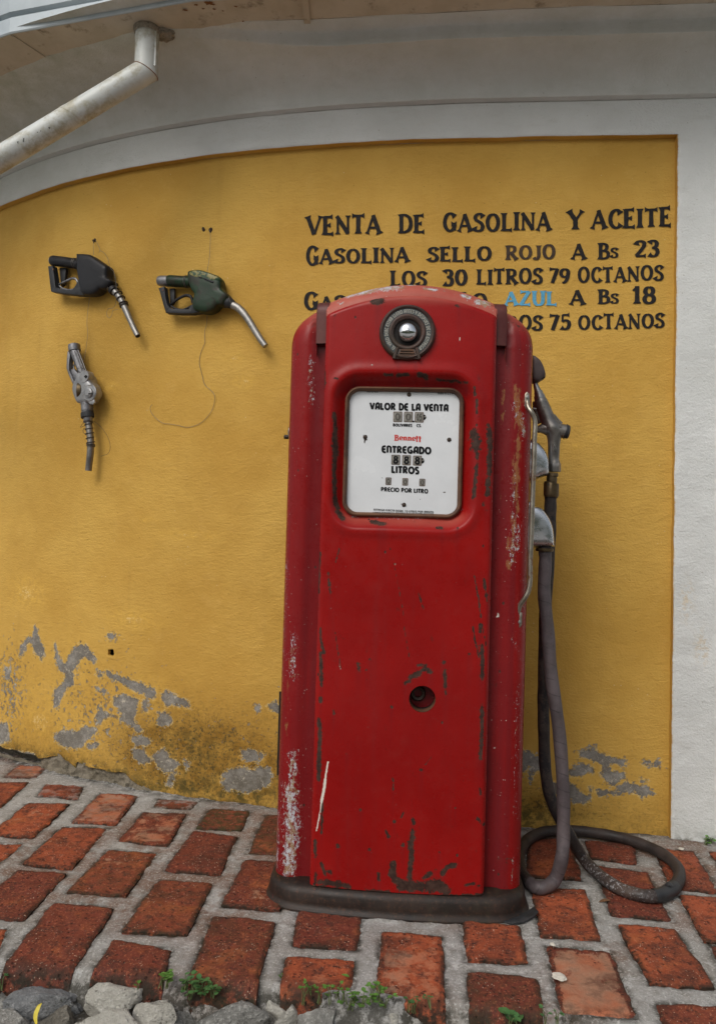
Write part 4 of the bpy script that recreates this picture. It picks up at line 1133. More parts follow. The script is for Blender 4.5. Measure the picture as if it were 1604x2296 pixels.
# ------------------------------------------------------------------ eaves gutter and downpipe
ZS = 2.522
inner = [ground(*p, ZS) for p in [(-420, 420), (0, 182), (98, 125), (300, 92), (545, 47), (690, 42), (802, 37), (1127, 20), (1252, 15), (1604, 5), (2100, -20)]]
outer = [ground(*p, ZS) for p in [(-520, 150), (0, 84), (25, 75)]]
d_ = ground(440, 0, ZS) - ground(25, 75, ZS); d_ /= np.linalg.norm(d_)
outer += [outer[-1] + d_ * .65, outer[-1] + d_ * .65 + np.array([.9, -.10, 0]), outer[-1] + d_ * .65 + np.array([2.2, -.28, 0])]
gut = thing('roof_gutter', 'pale metal box gutter with a stained underside along the eaves', 'gutter', (float(outer[2][0]), float(outer[2][1]), ZS))
def resample(pts, n):
    pts = np.array(pts); L = np.concatenate([[0], np.cumsum(np.linalg.norm(np.diff(pts, axis=0), axis=1))])
    t = np.linspace(0, L[-1], n)
    return np.stack([np.interp(t, L, pts[:, i]) for i in range(3)], -1)
mb = MB()
A_ = resample(inner, 160); B_ = resample(outer, 160)
P = np.array([A_ + (B_ - A_) * t + np.array([0, 0, .0]) for t in np.linspace(0, 1, 14)])
P[..., 2] += .0035 * fbm(P, 6, 3, 101)
mb.grid(P)
mb.grid(np.array([A_ + np.array([0, .004, 0]), A_ + np.array([0, .004, .10])]))
mb.build('gutter_underside', M['soffit'], gut, angle=40)
mb = MB()
Bo = [np.array(p) for p in outer]
nrm = []
for i in range(len(Bo)):
    t = (Bo[min(i + 1, len(Bo) - 1)] - Bo[max(i - 1, 0)]); t /= np.linalg.norm(t); nrm.append(np.array([t[1], -t[0], 0]))
prof_g = [(-.002, -.002), (.004, -.004), (.007, 0), (.007, .046), (.004, .050), (-.004, .053), (-.004, .058), (.010, .064), (.014, .10), (.016, .15), (-.01, .155), (-.05, .16)]
def sharp(pts, n=60):
    out = []; nn = []
    for i in range(len(pts) - 1):
        t = pts[i + 1] - pts[i]; t = t / np.linalg.norm(t); m = np.array([t[1], -t[0], 0])
        for a in (0.0, .33, .66, 1.0):
            k1 = pts[i] + (pts[i + 1] - pts[i]) * a
            mm = m if 0 < a < 1 else nrm[i if a == 0 else i + 1]
            out.append(k1); nn.append(mm)
    return np.array(out), np.array(nn)
Pp, Nn = sharp(Bo)
P = np.array([Pp + Nn * o_ + np.array([0, 0, z_]) for o_, z_ in prof_g])
mb.grid(P)
mb.build('gutter_face', M['galv'], gut, angle=25)
mb = MB()
c0, c1 = ground(684, 0, ZS), ground(688, 42, ZS)
mb.box((c0 + c1) / 2 + np.array([0, .0, -.003]), (.02, np.linalg.norm(c1 - c0) + .03, .006), rotz(math.atan2(c1[1] - c0[1], c1[0] - c0[0]) - math.pi / 2))
mb.build('seam_strip', M['soffit'], gut, smooth=False)
mb = MB()
a, b = ground(27, 78, ZS), ground(100, 126, ZS)
mb.box((a + b) / 2 + np.array([0, 0, -.002]), (.008, np.linalg.norm(b - a), .005), rotz(math.atan2(b[1] - a[1], b[0] - a[0]) - math.pi / 2))
mb.build('seam_strip', M['soffit'], gut, smooth=False)
mb = MB()
for (x, y, r) in [(415, 20, .012), (455, 17, .006), (470, 5, .018), (480, 18, .007), (440, 8, .010), (528, 12, .007), (545, 45, .006), (500, 22, .005)]:
    c = ground(x, y, ZS)
    th = np.linspace(0, 2 * math.pi, 15)[:-1]
    rr = r * .7 * (1 + .5 * np.array([random.Random(int(x + i)).uniform(-1, 1) for i in range(14)]))
    ring = np.stack([c[0] + rr * np.cos(th), c[1] + rr * .6 * np.sin(th), np.full(14, ZS - .0035)], -1)
    mb = MB()
    mb.add(np.vstack([ring, [[c[0], c[1], ZS - .005]]]), [[i, (i + 1) % 14, 14] for i in range(14)])
    mb.build('rust_spot', M['pigrust'], gut)
# downpipe
pt = ground(331, 66, ZS)
YP = pt[1]
mb = MB()
def dp(x, y, Y): return at_depth(x, y, Y)
RP = .0365
vtop = np.array([pt[0], YP, ZS + .03]); e = dp(334, 160, YP)
vbot = np.array([pt[0], YP, e[2]])
far = dp(-15, 366, YP - .01)
dirv = far - vbot; dirv /= np.linalg.norm(dirv)
# mitre plane between the two legs
dn = np.array([0, 0, -1.0]); mp = dirv + dn; mp /= np.linalg.norm(mp)
n = 40; th = np.arange(n) * 2 * math.pi / n
ringv = np.stack([np.cos(th), np.sin(th), 0 * th], -1) * RP
ringm = []
for r_ in ringv:
    p0 = vbot + r_
    t = np.dot(vbot - p0, mp) / np.dot(dn, mp)
    ringm.append(p0 + dn * t)
ringm = np.array(ringm)
tops = [vtop + ringv * 1.02, vtop + ringv * 1.02 - np.array([0, 0, .07]), vtop + ringv - np.array([0, 0, .072]), ringm]
mb.grid(np.array(tops), 0, close_v=True)
endp = vbot + dirv * 1.05
far_ring = ringm + dirv * 1.05
P = np.array([ringm + dirv * t for t in (0, .05, .262, .264, .278, .28, .6, 1.05)])
sc_ = [1.0, 1, 1, 1.025, 1.025, 1, 1, 1]
for i in range(1, 8):
    c = P[i].mean(0); P[i] = c + (P[i] - c) * sc_[i]
mb.grid(P, 0, close_v=True)
mb.tube([vbot + dirv * 1.03, vbot + dirv * 1.10, vbot + dirv * 1.13 + np.array([-.02, .06, -.05]), vbot + dirv * 1.13 + np.array([-.03, .9, -.3])], RP, 24)
# folded seam on the vertical leg
sx = RP * .86
mb.box((vtop + vbot) / 2 + np.array([sx, -RP * .50, -.01]), (.007, .006, abs(vtop[2] - vbot[2]) * .8), None)
pipe = mb.build('downpipe', M['pipe'], gut, angle=14)
mb = MB(); cm = ringm.mean(0)
mb.tube(np.vstack([cm + (ringm - cm) * 1.005, cm + (ringm[:1] - cm) * 1.005]), .0014, 6, 0, False)
mb.build('mitre_seam', M['pigrust'], pipe, angle=180)
mb = MB()
mb.lathe([(.041, 0), (.044, -.004), (.043, -.012), (.039, -.02)], (pt[0], YP, ZS + .001), (0, 0, 1), 32)
# cement clod at the outlet
ic = bmesh.new(); bmesh.ops.create_icosphere(ic, subdivisions=4, radius=1)
Vc = np.array([v.co[:] for v in ic.verts]); Fc = [[v.index for v in f.verts] for f in ic.faces]; ic.free()
Vk = Vc * (1 + .5 * fbm(Vc, 2.2, 4, 7)[:, None]) * np.array([.030, .026, .014]) + np.array([pt[0] + .052, YP + .012, ZS - .008])
mb.add(Vk, Fc)
mb.build('outlet_mortar', M['clod'], gut, angle=70)
mb = MB()
def pipe_pt(x, y, eps=.0012):
    d = ray(x, y); best = None
    for t in np.linspace(2.0, 2.6, 1200):
        p = CAM_O + d * t
        w = p - vbot; ax = w - dirv * (w @ dirv)
        if np.linalg.norm(ax) <= RP + eps: return p
    return None
for poly in ([(165, 258), (178, 262), (196, 270), (199, 278), (190, 277), (176, 272), (168, 266)], [(108, 286), (113, 284), (112, 290)], [(38, 318), (42, 316), (41, 324)], [(52, 310), (55, 309), (54, 319), (51, 318)], [(82, 296), (86, 295), (85, 298)], [(30, 372), (37, 369), (36, 374)], [(90, 293), (93, 292), (92, 296)]):
    pp = [pipe_pt(*p) for p in poly]
    if all(p is not None for p in pp):
        pp = np.array(pp); c = pp.mean(0)
        mb = MB(); mb.add(pp, [list(range(len(pp)))])
        mb.build('flaked_patch', M['flake'], pipe, smooth=False)

# ================================================================== THE FUEL PUMP
YAW = math.radians(-3.7)
PC = np.array([.112, 2.115, 0.0])
PR = rotz(YAW)
def PL(p, c):
    """photo point -> pump-local point on the plane y = c"""
    o_ = PR.T @ (CAM_O - PC); d = PR.T @ ray(*p)
    return o_ + d * ((c - o_[1]) / d[1])
pump = thing('fuel_pump', 'tall weathered red fuel pump with a white dial standing before the ochre wall', 'fuel pump', tuple(PC), YAW)
XC = .022
# base skirt
def rrect(hx_, y0, y1, r, n=10, bul=0.0, dens=16):
    """rounded rectangle, front edge bulging by bul, going round from the front left"""
    pts = []
    cs = [(-hx_ + r, y0 + r, math.pi, 1.5 * math.pi), (hx_ - r, y0 + r, 1.5 * math.pi, 2 * math.pi), (hx_ - r, y1 - r, 0, .5 * math.pi), (-hx_ + r, y1 - r, .5 * math.pi, math.pi)]
    for ci, (cx_, cy_, a0, a1) in enumerate(cs):
        for a in np.linspace(a0, a1, n): pts.append((cx_ + r * math.cos(a), cy_ + r * math.sin(a)))
        nx_c = cs[(ci + 1) % 4]
        p1 = np.array(pts[-1]); p2 = np.array((nx_c[0] + r * math.cos(nx_c[2]), nx_c[1] + r * math.sin(nx_c[2])))
        for t in np.linspace(0, 1, dens + 2)[1:-1]: pts.append(tuple(p1 + (p2 - p1) * t))
    P = np.array(pts)
    if bul:
        f = np.clip((y0 + r * 1.2 - P[:, 1]) / (r * 1.2), 0, 1)
        P[:, 1] -= bul * (1 - (P[:, 0] / hx_) ** 2) * f
    return P
mb = MB()
bp = [(-.012, .061), (-.004, .0595), (.012, .0560), (.021, .049), (.0255, .040), (.0275, .020), (.0285, .009), (.0335, .006), (.0355, .002), (.034, -.004), (.030, -.012)]
rows = []
for d_i, z_ in bp:
    Q = rrect(.300 + d_i, -.190 - d_i, .225 + d_i * .6, .062 + d_i * .6, 10, .030)
    rows.append(np.stack([Q[:, 0] + XC, Q[:, 1], np.full(len(Q), z_)], -1))
P = np.array(rows)
P[..., 2] += .004 * (P[..., 0] - XC) * -1 * 0
P += .0022 * fbm(P, 12, 3, 111)[..., None] * np.array([.4, 1, .4])
mb.grid(P, 0, close_v=True)
mb.add(P[0], [list(range(P.shape[1]))])
mb.build('base_skirt', M['rust'], pump, local=True, angle=60)

# cabinet shell with rounded shoulders
def strokes_mask(px, pz, lst, cap_=1.0):
    m = np.zeros(px.shape)
    for pts, r, s_ in lst:
        d = sdf_line(px, pz, pts)
        m = np.maximum(m, s_ * np.clip(1.15 - .65 * d / r, 0, 1.1))
    return m
def front_pts(fn, pts, c): return [(lambda p: (p[0], p[2]))(PL(fn(p), c)) for p in pts]
ID = lambda p: p
prof_c = [(0, .050)] + [(0, z) for z in np.linspace(.07, 1.42, 190)] + [(.0008, 1.432), (.003, 1.447), (.007, 1.460), (.014, 1.474), (.024, 1.488), (.036, 1.500), (.052, 1.513), (.072, 1.525), (.095, 1.535), (.125, 1.545), (.16, 1.553), (.20, 1.558), (.235, 1.56)]
rows = []
for t, z_ in prof_c:
    hx_ = .3135 - t
    Q = rrect(hx_, -.186 + min(t, .12) * .45, .225 - min(t, .12) * .45, max(.055 - t * .1, .03) if hx_ > .08 else .03, 12, 0, 44)
    x_ = Q[:, 0]; y_ = Q[:, 1]
    front = y_ < -.1
    gr = np.exp(-((np.abs(x_) - .2475) / .0022) ** 2) * .0045
    rec = np.where(np.abs(x_) < .247, .006, 0)
    y_ = y_ + np.where(front, rec + gr, 0)
    lean = .004 * (z_ - .07) / 1.4
    rows.append(np.stack([x_ + XC + np.where(x_ > 0, lean, 0), y_, np.full(len(Q), z_)], -1))
P = np.array(rows)
# dents: sheet metal is never quite flat
P[..., 1] += .0018 * fbm(P, 5, 3, 121) * (P[..., 2] < 1.42)
px, pz = P[..., 0], P[..., 2]; ff = (P[..., 1] < -.10).astype(float)
cw = front_pts
WH = [(front_pts(K4B, [(215, 880), (222, 1000), (215, 1180), (205, 1310)], -.18), .027, .80), (front_pts(K4B, [(232, 680), (225, 880)], -.18), .018, .72), (front_pts(K4B, [(232, 60), (228, 270)], -.18), .016, .60),
      (front_pts(K4B, [(150, 1010), (140, 1300)], -.165), .010, .62), (front_pts(ID, [(698, 800), (697, 905)], -.18), .007, .82), (front_pts(K4B, [(1395, 60), (1440, 180)], -.165), .008, .46), (front_pts(K4B, [(1420, 300), (1410, 900), (1405, 1030)], -.160), .007, .44), (front_pts(K4B, [(1400, 1230), (1395, 1360)], -.16), .006, .55),
      (front_pts(ID, [(1152, 900), (1156, 945)], -.18), .013, .52), (front_pts(ID, [(1168, 930), (1172, 975)], -.17), .009, .72), (front_pts(ID, [(1148, 1060), (1150, 1160), (1144, 1260)], -.175), .014, .50), (front_pts(ID, [(640, 1250), (630, 1500)], -.175), .012, .45), (front_pts(ID, [(1160, 1180), (1156, 1235)], -.17), .010, .66)]
TN = [(front_pts(ID, [(1158, 868), (1160, 960), (1157, 1060), (1150, 1180), (1140, 1270)], -.178), .020, .66), (front_pts(ID, [(1128, 880), (1122, 950)], -.18), .018, .60), (front_pts(ID, [(1125, 1000), (1122, 1120)], -.18), .016, .5), (front_pts(K4B, [(215, 1200), (205, 1330)], -.18), .03, .62), (front_pts(ID, [(648, 1480), (640, 1700)], -.175), .012, .5), (front_pts(ID, [(664, 1290), (655, 1380)], -.178), .012, .5)]
RU = [(front_pts(K4B, [(140, 1335), (250, 1350), (330, 1365)], -.18), .012, .62), (front_pts(ID, [(664, 705), (672, 700)], -.16), .010, .55), (front_pts(ID, [(1148, 722), (1172, 745)], -.165), .012, .5), (front_pts(K4B, [(1330, 1240), (1400, 1250)], -.17), .014, .5), (front_pts(K4B, [(1260, 1420), (1390, 1400)], -.17), .012, .60), (front_pts(ID, [(1183, 755), (1188, 800)], -.15), .008, .45)]
white = strokes_mask(px, pz, WH) * ff; tan_ = strokes_mask(px, pz, TN) * ff; rust = strokes_mask(px, pz, RU)
SCR = [(front_pts(K4B, [(1303, 655), (1296, 720)], -.18), .0013, .8), (front_pts(K4B, [(1333, 1130), (1328, 1170)], -.18), .0010, .7), (front_pts(ID, [(1118, 1355), (1115, 1385)], -.18), .0012, .8)]
scr = strokes_mask(px, pz, SCR) * ff
N_ = np.stack([px, pz * 0, pz], -1)
maroon = np.clip(.25 + .9 * (np.abs(px - XC) < .252) + .55 * ((px > .2) & (px < .3)) + .45 * (px < -.2) * sstep(1.5, 1.2, pz), 0, 1) * np.clip(1.1 - 0 * pz, 0, 1)
fade = sstep(1.44, 1.53, pz) * .8
speck = np.clip(.55 + .5 * (px < -.26) + .6 * np.exp(-((px - .30) / .03) ** 2), 0, 1) * ff
mb = MB()
mb.grid(P, 0, close_v=True, white=white, tan=tan_, rust=rust, scratch=scr, maroon=maroon, fade=fade, speck=speck)
mb.add(P[-1], [list(range(P.shape[1]))], 0)
cabinet = mb.build('cabinet', M['red'], pump, local=True, angle=50)
mb = MB()
a = PL((623, 1552), .20); b = PL((618, 1740), .20)
mb.box(((a[0] + b[0]) / 2 + .017, .21, (a[2] + b[2]) / 2), (.030, .006, abs(a[2] - b[2])))
mb.build('rear_flange', M['dark'], pump, local=True, smooth=False)

# raised front panel with the dial opening and the lock hole
HW = .2145
DC = (.0105, 1.142); DH = (.1475, .1625); DR = .036
def sd_rr(x, z, hx_, hz_, r):
    qx = np.abs(x - DC[0]) - (hx_ - r); qz = np.abs(z - DC[1]) - (hz_ - r)
    return np.hypot(np.maximum(qx, 0), np.maximum(qz, 0)) + np.minimum(np.maximum(qx, qz), 0) - r
HC = (.074, .531); HRAD = .0325
def arch(xr): return 1.587 - 1.02 * xr ** 2
step = .0033
xs = np.arange(-HW, HW + 1e-6, step); xs = np.linspace(-HW, HW, len(xs)); zs = np.arange(.058, 1.475, step)
Xl, Zl = np.meshgrid(xs, zs, indexing='ij')
Xp = Xl + XC - .006 * (Zl - .75) / .7 * 0; Zp = Zl.copy()
# the panel's upper rows follow the arch
tz = np.clip((Zl - 1.32) / (1.475 - 1.32), 0, 1)
ztop = arch(Xl) - .052
Zp = np.where(Zl > 1.32, 1.32 + (ztop - 1.32) * tz, Zl)
# slight sag of the lower edge at the right, as the sheet meets the base
sdv = sd_rr(Xp, Zp, *DH, DR)
near = np.abs(sdv) < step * .75
for _ in range(2):
    sdv = sd_rr(Xp, Zp, *DH, DR)
    e_ = 1e-4
    gxn = (sd_rr(Xp + e_, Zp, *DH, DR) - sdv) / e_; gzn = (sd_rr(Xp, Zp + e_, *DH, DR) - sdv) / e_
    Xp = np.where(near, Xp - gxn * sdv, Xp); Zp = np.where(near, Zp - gzn * sdv, Zp)
sh = np.hypot(Xp - HC[0], Zp - HC[1]) - HRAD
nearh = np.abs(sh) < step * .75
ang = np.arctan2(Zp - HC[1], Xp - HC[0])
Xp = np.where(nearh, HC[0] + HRAD * np.cos(ang), Xp); Zp = np.where(nearh, HC[1] + HRAD * np.sin(ang), Zp)
sdv = sd_rr(Xp, Zp, *DH, DR); sh = np.hypot(Xp - HC[0], Zp - HC[1]) - HRAD
def panel_y(X_, Z_):
    xr = X_ - XC
    y = -.222 - .012 * (1 - (xr / HW) ** 2)
    e_ = np.clip(1 - (HW - np.abs(xr)) / .012, 0, 1); y = y + .009 * e_ ** 2.2
    s_ = sd_rr(X_, Z_, *DH, DR)
    t = np.clip(1 - s_ / .036, 0, 1); y = y + .030 * (t * t * (3 - 2 * t)) ** 1.1
    # a soft raised roll round the recess
    y = y - .004 * np.exp(-((s_ - .040) / .014) ** 2)
    rm_ = np.clip(1 - (arch(xr) - .052 - Z_) / .011, 0, 1); y = y + .0085 * rm_ ** 2
    return y
Yp = panel_y(Xp, Zp) + .0016 * fbm(np.stack([Xp, 0 * Xp, Zp], -1), 5, 3, 131)
P = np.stack([Xp, Yp, Zp], -1)
cxx = .25 * (P[:-1, :-1] + P[1:, :-1] + P[1:, 1:] + P[:-1, 1:])
keep = (sd_rr(cxx[..., 0], cxx[..., 2], *DH, DR) > 0) & (np.hypot(cxx[..., 0] - HC[0], cxx[..., 2] - HC[1]) > HRAD)
yf = -.23
RUST = [
 (K4, [(205,610),(210,660),(213,700)], .006, .75), (K4, [(270,880),(276,1000),(275,1100),(268,1250),(272,1380)], .0065, .8), (K4, [(272,1380),(290,1450),(320,1495)], .008, .8), (K4, [(275,1000),(276,1120)], .010, .8),
 (K4, [(565,655),(610,657)], .005, .75), (K4, [(640,657),(700,655)], .006, .75), (K4, [(760,655),(810,668)], .007, .85), (K4, [(870,678),(1000,690),(1045,702)], .005, .68), (K4, [(1090,730),(1093,775)], .005, .7), (K4, [(1102,800),(1103,880)], .004, .8),
 (K4, [(1085,990),(1095,1040),(1095,1080)], .015, .78), (K4, [(1100,1060),(1120,1045)], .008, .7), (K4, [(1098,1190),(1100,1225),(1090,1300),(1085,1370)], .007, .75), (K4, [(1172,950),(1182,1060),(1174,1230),(1165,1350)], .009, .75), (K4, [(1180,1000),(1180,1080)], .012, .8),
 (K4, [(500,222),(530,228),(548,222)], .010, .85), (K4, [(525,232),(525,242)], .008, .8), (K4, [(490,1510),(560,1530)], .009, .72), (K4, [(280,300),(272,306)], .005, .7), (K4, [(190,920),(195,1040)], .006, .7), (K4, [(275,675),(295,678)], .004, .75), (K4, [(215,700),(205,730)], .004, .7), (K4, [(385,660),(400,655)], .004, .6), (K4, [(870,1545),(900,1550)], .006, .6), (K4, [(990,1550)], .006, .6), (K4, [(970,250),(1000,255)], .006, .55),
 (K4, [(1140,1410),(1160,1440)], .008, .6), (K4, [(215,300),(200,340)], .006, .6),
 (K4B, [(375,20),(378,90),(392,150)], .0055, .75), (K4B, [(375,150),(380,330)], .006, .75), (K4B, [(375,395),(375,412)], .006, .8), (K4B, [(365,510),(372,560),(368,640),(365,830)], .007, .8), (K4B, [(385,950),(382,1120)], .0045, .75), (K4B, [(345,1160),(347,1250)], .006, .75),
 (K4B, [(855,278),(900,255),(930,235)], .009, .72), (K4B, [(930,240),(965,250)], .010, .72), (K4B, [(830,310),(845,300)], .006, .7), (K4B, [(895,215),(940,212)], .005, .66), (K4B, [(1040,245),(1043,330)], .006, .78), (K4B, [(1042,350),(1044,375)], .004, .75), (K4B, [(1190,10),(1205,100),(1225,180)], .0035, .75), (K4B, [(1230,0),(1230,40)], .006, .75), (K4B, [(1240,110),(1242,200),(1240,290)], .007, .75), (K4B, [(1240,440),(1238,600),(1230,720)], .0075, .72), (K4B, [(1228,880),(1232,910)], .005, .72), (K4B, [(1215,1040),(1250,1080)], .006, .68), (K4B, [(1035,200)], .006, .75), (K4B, [(1170,157)], .005, .75),
 (K4B, [(870,1040),(872,1060)], .006, .78), (K4B, [(868,1110),(865,1140)], .010, .8), (K4B, [(858,1160),(862,1250),(848,1350)], .0085, .85), (K4B, [(765,1280),(760,1330),(795,1375),(860,1385)], .012, .85), (K4B, [(800,1395),(870,1400)], .014, .8), (K4B, [(900,1395),(1000,1390),(1040,1425)], .018, .8), (K4B, [(1028,1330),(1050,1300),(1095,1283)], .008, .8), (K4B, [(928,1350),(965,1330)], .009, .8), (K4B, [(370,1380),(440,1385),(520,1400)], .012, .74), (K4B, [(425,1325)], .008, .75), (K4B, [(470,1185)], .008, .8), (K4B, [(725,1100),(740,1130)], .005, .78), (K4B, [(578,212),(580,235)], .009, .7), (K4B, [(640,182)], .005, .75), (K4B, [(765,820),(765,880)], .004, .66), (K4B, [(590,990)], .007, .72), (K4B, [(915,772)], .006, .72), (K4B, [(935,745),(970,700)], .003, .6), (K4B, [(688,1330),(688,1360)], .006, .75), (K4B, [(815,1175)], .006, .72), (K4B, [(637,1200)], .006, .74), (K4B, [(1012,1215)], .005, .74), (K4B, [(988,1310)], .006, .72), (K4B, [(770,1050)], .005, .7), (K4B, [(445,460),(447,480)], .004, .75), (K4B, [(755,437)], .005, .75), (K4B, [(400,1345),(380,1275)], .006, .7),
 (K4B, [(340,1402),(500,1422),(700,1442),(1000,1452),(1250,1455)], .007, .70), (K4B, [(345,1390),(350,1330)], .006, .66), (K4B, [(620,1425),(740,1425)], .008, .66), (K4B, [(1150,1395),(1200,1390)], .006, .66), (K4B, [(1220,1400)], .008, .66), (K4B, [(620,240)], .004, .7), (K4B, [(625,293)], .004, .7), (K4B, [(518,690)], .005, .7), (K4B, [(1095,980)], .004, .7), (K4B, [(820,1000),(805,1030)], .003, .7),
 (K4B, [(455,40),(470,150),(485,240)], .0024, .72), (ID, [(1062,1290),(1072,1340),(1078,1385)], .003, .75), (ID, [(1085,1300),(1092,1350)], .005, .72), (ID, [(1070,1000),(1068,1060)], .006, .7), (ID, [(716,1240),(712,1330)], .005, .72), (ID, [(760,1230),(752,1260)], .003, .68), (K4B, [(822,10),(850,170)], .0022, .7), (ID, [(735,1285),(740,1330)], .005, .65), (ID, [(870,1210),(888,1290),(905,1380)], .0022, .62), (ID, [(938,1330),(950,1370)], .003, .66), (ID, [(850,1175)], .006, .7), (ID, [(1080,1400),(1090,1450)], .003, .72),
]
rl = [(front_pts(fn, pts, yf), r, s_) for fn, pts, r, s_ in RUST]
rust = strokes_mask(Xp, Zp, rl)
WHP = [(front_pts(K4B, [(478, 212), (483, 240)], yf), .003, .8), (front_pts(ID, [(885, 1265)], yf), .004, .75), (front_pts(ID, [(903, 1264)], yf), .004, .75), (front_pts(K4, [(360, 1480), (560, 1488), (760, 1492), (960, 1480), (1020, 1440)], yf), .006, .52), (front_pts(ID, [(740, 1365)], yf), .003, .7), (front_pts(K4, [(495, 598)], yf), .003, .8)]
white = strokes_mask(Xp, Zp, WHP)
scr = strokes_mask(Xp, Zp, [(front_pts(K4B, [(416, 735), (409, 770), (400, 830)], yf), .0024, .9), (front_pts(K4B, [(400, 830), (394, 880), (380, 950)], yf), .0036, .95), (front_pts(K4B, [(380, 950), (370, 1020), (353, 1106)], yf), .0020, .85), (front_pts(K4, [(1000, 430), (1003, 455)], yf), .0012, .8)])
fade = .75 * sstep(1.50, 1.535, Zp) * 1.0 + .55 * np.clip(1 - np.abs(sdv - .012) / .018, 0, 1) * sstep(1.0, .975, Zp)  # bleached top edge; lower dial lip painted paler, as lit from above
fade = np.clip(fade + .30 * np.exp(-((Zp - 1.335) / .012) ** 2) * (np.abs(Xp) < .1) * 0, 0, 1)
# drip marks under the medallion and the chip above it
drip = .5 * (np.exp(-((Xp - PL((893, 800), yf)[0]) / .005) ** 2) + np.exp(-((Xp - PL((932, 800), yf)[0]) / .005) ** 2)) * sstep(1.385, 1.37, Zp) * sstep(1.30, 1.36, Zp)
drip += .4 * np.exp(-((Xp - PL((845, 700), yf)[0]) / .006) ** 2) * sstep(1.37, 1.50, Zp) * sstep(1.52, 1.5, Zp)
for pts_, r_, s_ in rl:
    q_ = min(pts_, key=lambda p: p[1])
    if r_ < .004: continue
    run = np.exp(-((Xp - q_[0]) / (r_ * .8)) ** 2) * (Zp < q_[1]) * np.exp(-(q_[1] - Zp) / (.03 + 4 * r_))
    drip = np.maximum(drip, .42 * run)
maroon = np.clip(drip + .7 * np.clip(1 - np.abs(sdv - .006) / .02, 0, 1) * sstep(1.28, 1.30, Zp) + .25 * sstep(1.0, .2, Zp) * 0, 0, 1)  # run marks plus the overhang's shade painted on the dial's upper lip
speck = .5 + .4 * fbm(np.stack([Xp, 0 * Xp, Zp], -1), 6, 2, 135)
mb = MB()
mb.grid(P, 0, keep=keep, rust=rust, white=white, scratch=scr, fade=fade, maroon=maroon, speck=np.clip(speck * .12, 0, 1), tan=0 * Xp)
# returns: the panel's sides and bottom run back to the cabinet
for k_ in (0, -1):
    e_ = P[k_]
    Q = np.array([e_, e_ + np.array([0, .012, 0]), np.stack([e_[:, 0], np.full(len(e_), -.176), e_[:, 2]], -1)])
    mb.grid(Q if k_ == -1 else Q[::-1], 0, maroon=np.full(Q.shape[:2], .6), rust=np.full(Q.shape[:2], .12))
e_ = P[:, 0]
Q = np.array([e_, e_ + np.array([0, .014, .0]), e_ + np.array([0, .05, 0])])
mb.grid(Q, 0, rust=np.full(Q.shape[:2], .45))
panel = mb.build('front_panel', M['red'], pump, local=True, angle=55)
# lock-hole: turned-in sleeve and a valve behind it
mb = MB()
mb.lathe([(HRAD + .0002, -.2295), (HRAD, -.205), (HRAD - .001, -.200)], (HC[0], 0, HC[1]), (0, 1, 0), 40, 0)
mb.lathe([(.0325, -.205), (.0325, -.12), (0.0, -.12)], (HC[0], 0, HC[1]), (0, 1, 0), 32, 1)
mb.lathe([(.019, -.13), (.019, -.188), (.016, -.192), (.010, -.190), (.009, -.17), (0, -.17)], (HC[0] - .010, 0, HC[1] + .004), (0, 1, 0), 28, 2)
mb.lathe([(.012, -.13), (.012, -.178), (.0, -.18)], (HC[0] + .020, 0, HC[1] - .012), (0, 1, 0), 20, 2)
mb.build('lock_hole', [M['rim'], M['dark'], M['innards']], pump, local=True)

# cap over the top, with its two hanging straps
mb = MB()
CW_ = .2385
xs = np.concatenate([np.linspace(-CW_ + .006, CW_ - .006, 120)])
prf = [(-.2110, -.0560), (-.2100, -.0510), (-.2085, -.0450), (-.2060, -.0370), (-.196, -.0270), (-.182, -.0165), (-.165, -.0080), (-.145, -.0025), (-.12, 0), (-.05, 0), (.05, 0), (.16, 0), (.19, -.006)]
P = np.array([[(x + XC, y - .010 * (1 - (x / HW) ** 2) * np.clip(-(y + .1) / .1, 0, 1) * (abs(x) < HW), arch(x) + z) for y, z in prf] for x in xs])
P[..., 2] += .0015 * fbm(P, 7, 2, 141)
# sides turn down
for sgn, arr in ((-1, P[0]), (1, P[-1])):
    pass
def side(arr, sgn):
    r = []
    for dx, dz in ((.003, -.0015), (.0055, -.005), (.0062, -.011), (.0063, -.03), (.0063, -.09), (.0063, -.125)):
        r.append(arr + np.array([sgn * dx, 0, dz]))
    return r
L_ = side(P[0], -1)[::-1]; R_ = side(P[-1], 1)
P = np.vstack([np.array(L_), P, np.array(R_)])
P[..., 1] = np.where((np.abs(P[..., 0] - XC) > HW - .001), np.maximum(P[..., 1], -.2), P[..., 1])
CAPW = [(front_pts(K4, [(350, 190), (470, 165), (590, 150), (660, 152)], -.19), .014, .66), (front_pts(K4, [(410, 180), (480, 178)], -.19), .012, .7), (front_pts(K4, [(570, 165), (640, 160)], -.19), .012, .66), (front_pts(K4, [(800, 165), (860, 172)], -.19), .008, .72), (front_pts(K4, [(1025, 195), (1055, 205)], -.20), .009, .85), (front_pts(K4, [(1110, 228), (1160, 235)], -.205), .013, .85), (front_pts(K4, [(300, 240), (320, 238)], -.2), .006, .75), (front_pts(K4, [(910, 168)], -.19), .005, .8), (front_pts(K4, [(700, 132), (740, 134)], -.17), .006, .8), (front_pts(K4, [(265, 300)], -.21), .006, .7)]
white = 1.3 * strokes_mask(P[..., 0], P[..., 2], CAPW)
sidem = (np.abs(P[..., 0] - XC) > HW + .004).astype(float)
rust = .25 * sidem + strokes_mask(P[..., 0], P[..., 2], [(front_pts(K4, [(180, 235), (215, 245)], -.2), .012, .5), (front_pts(K4, [(1190, 245), (1250, 250)], -.2), .012, .5)])
mb.grid(P, 0, white=white, fade=np.clip(1.0 - .5 * sidem, 0, 1), rust=rust, maroon=.8 * sidem, speck=.8 + 0 * rust)
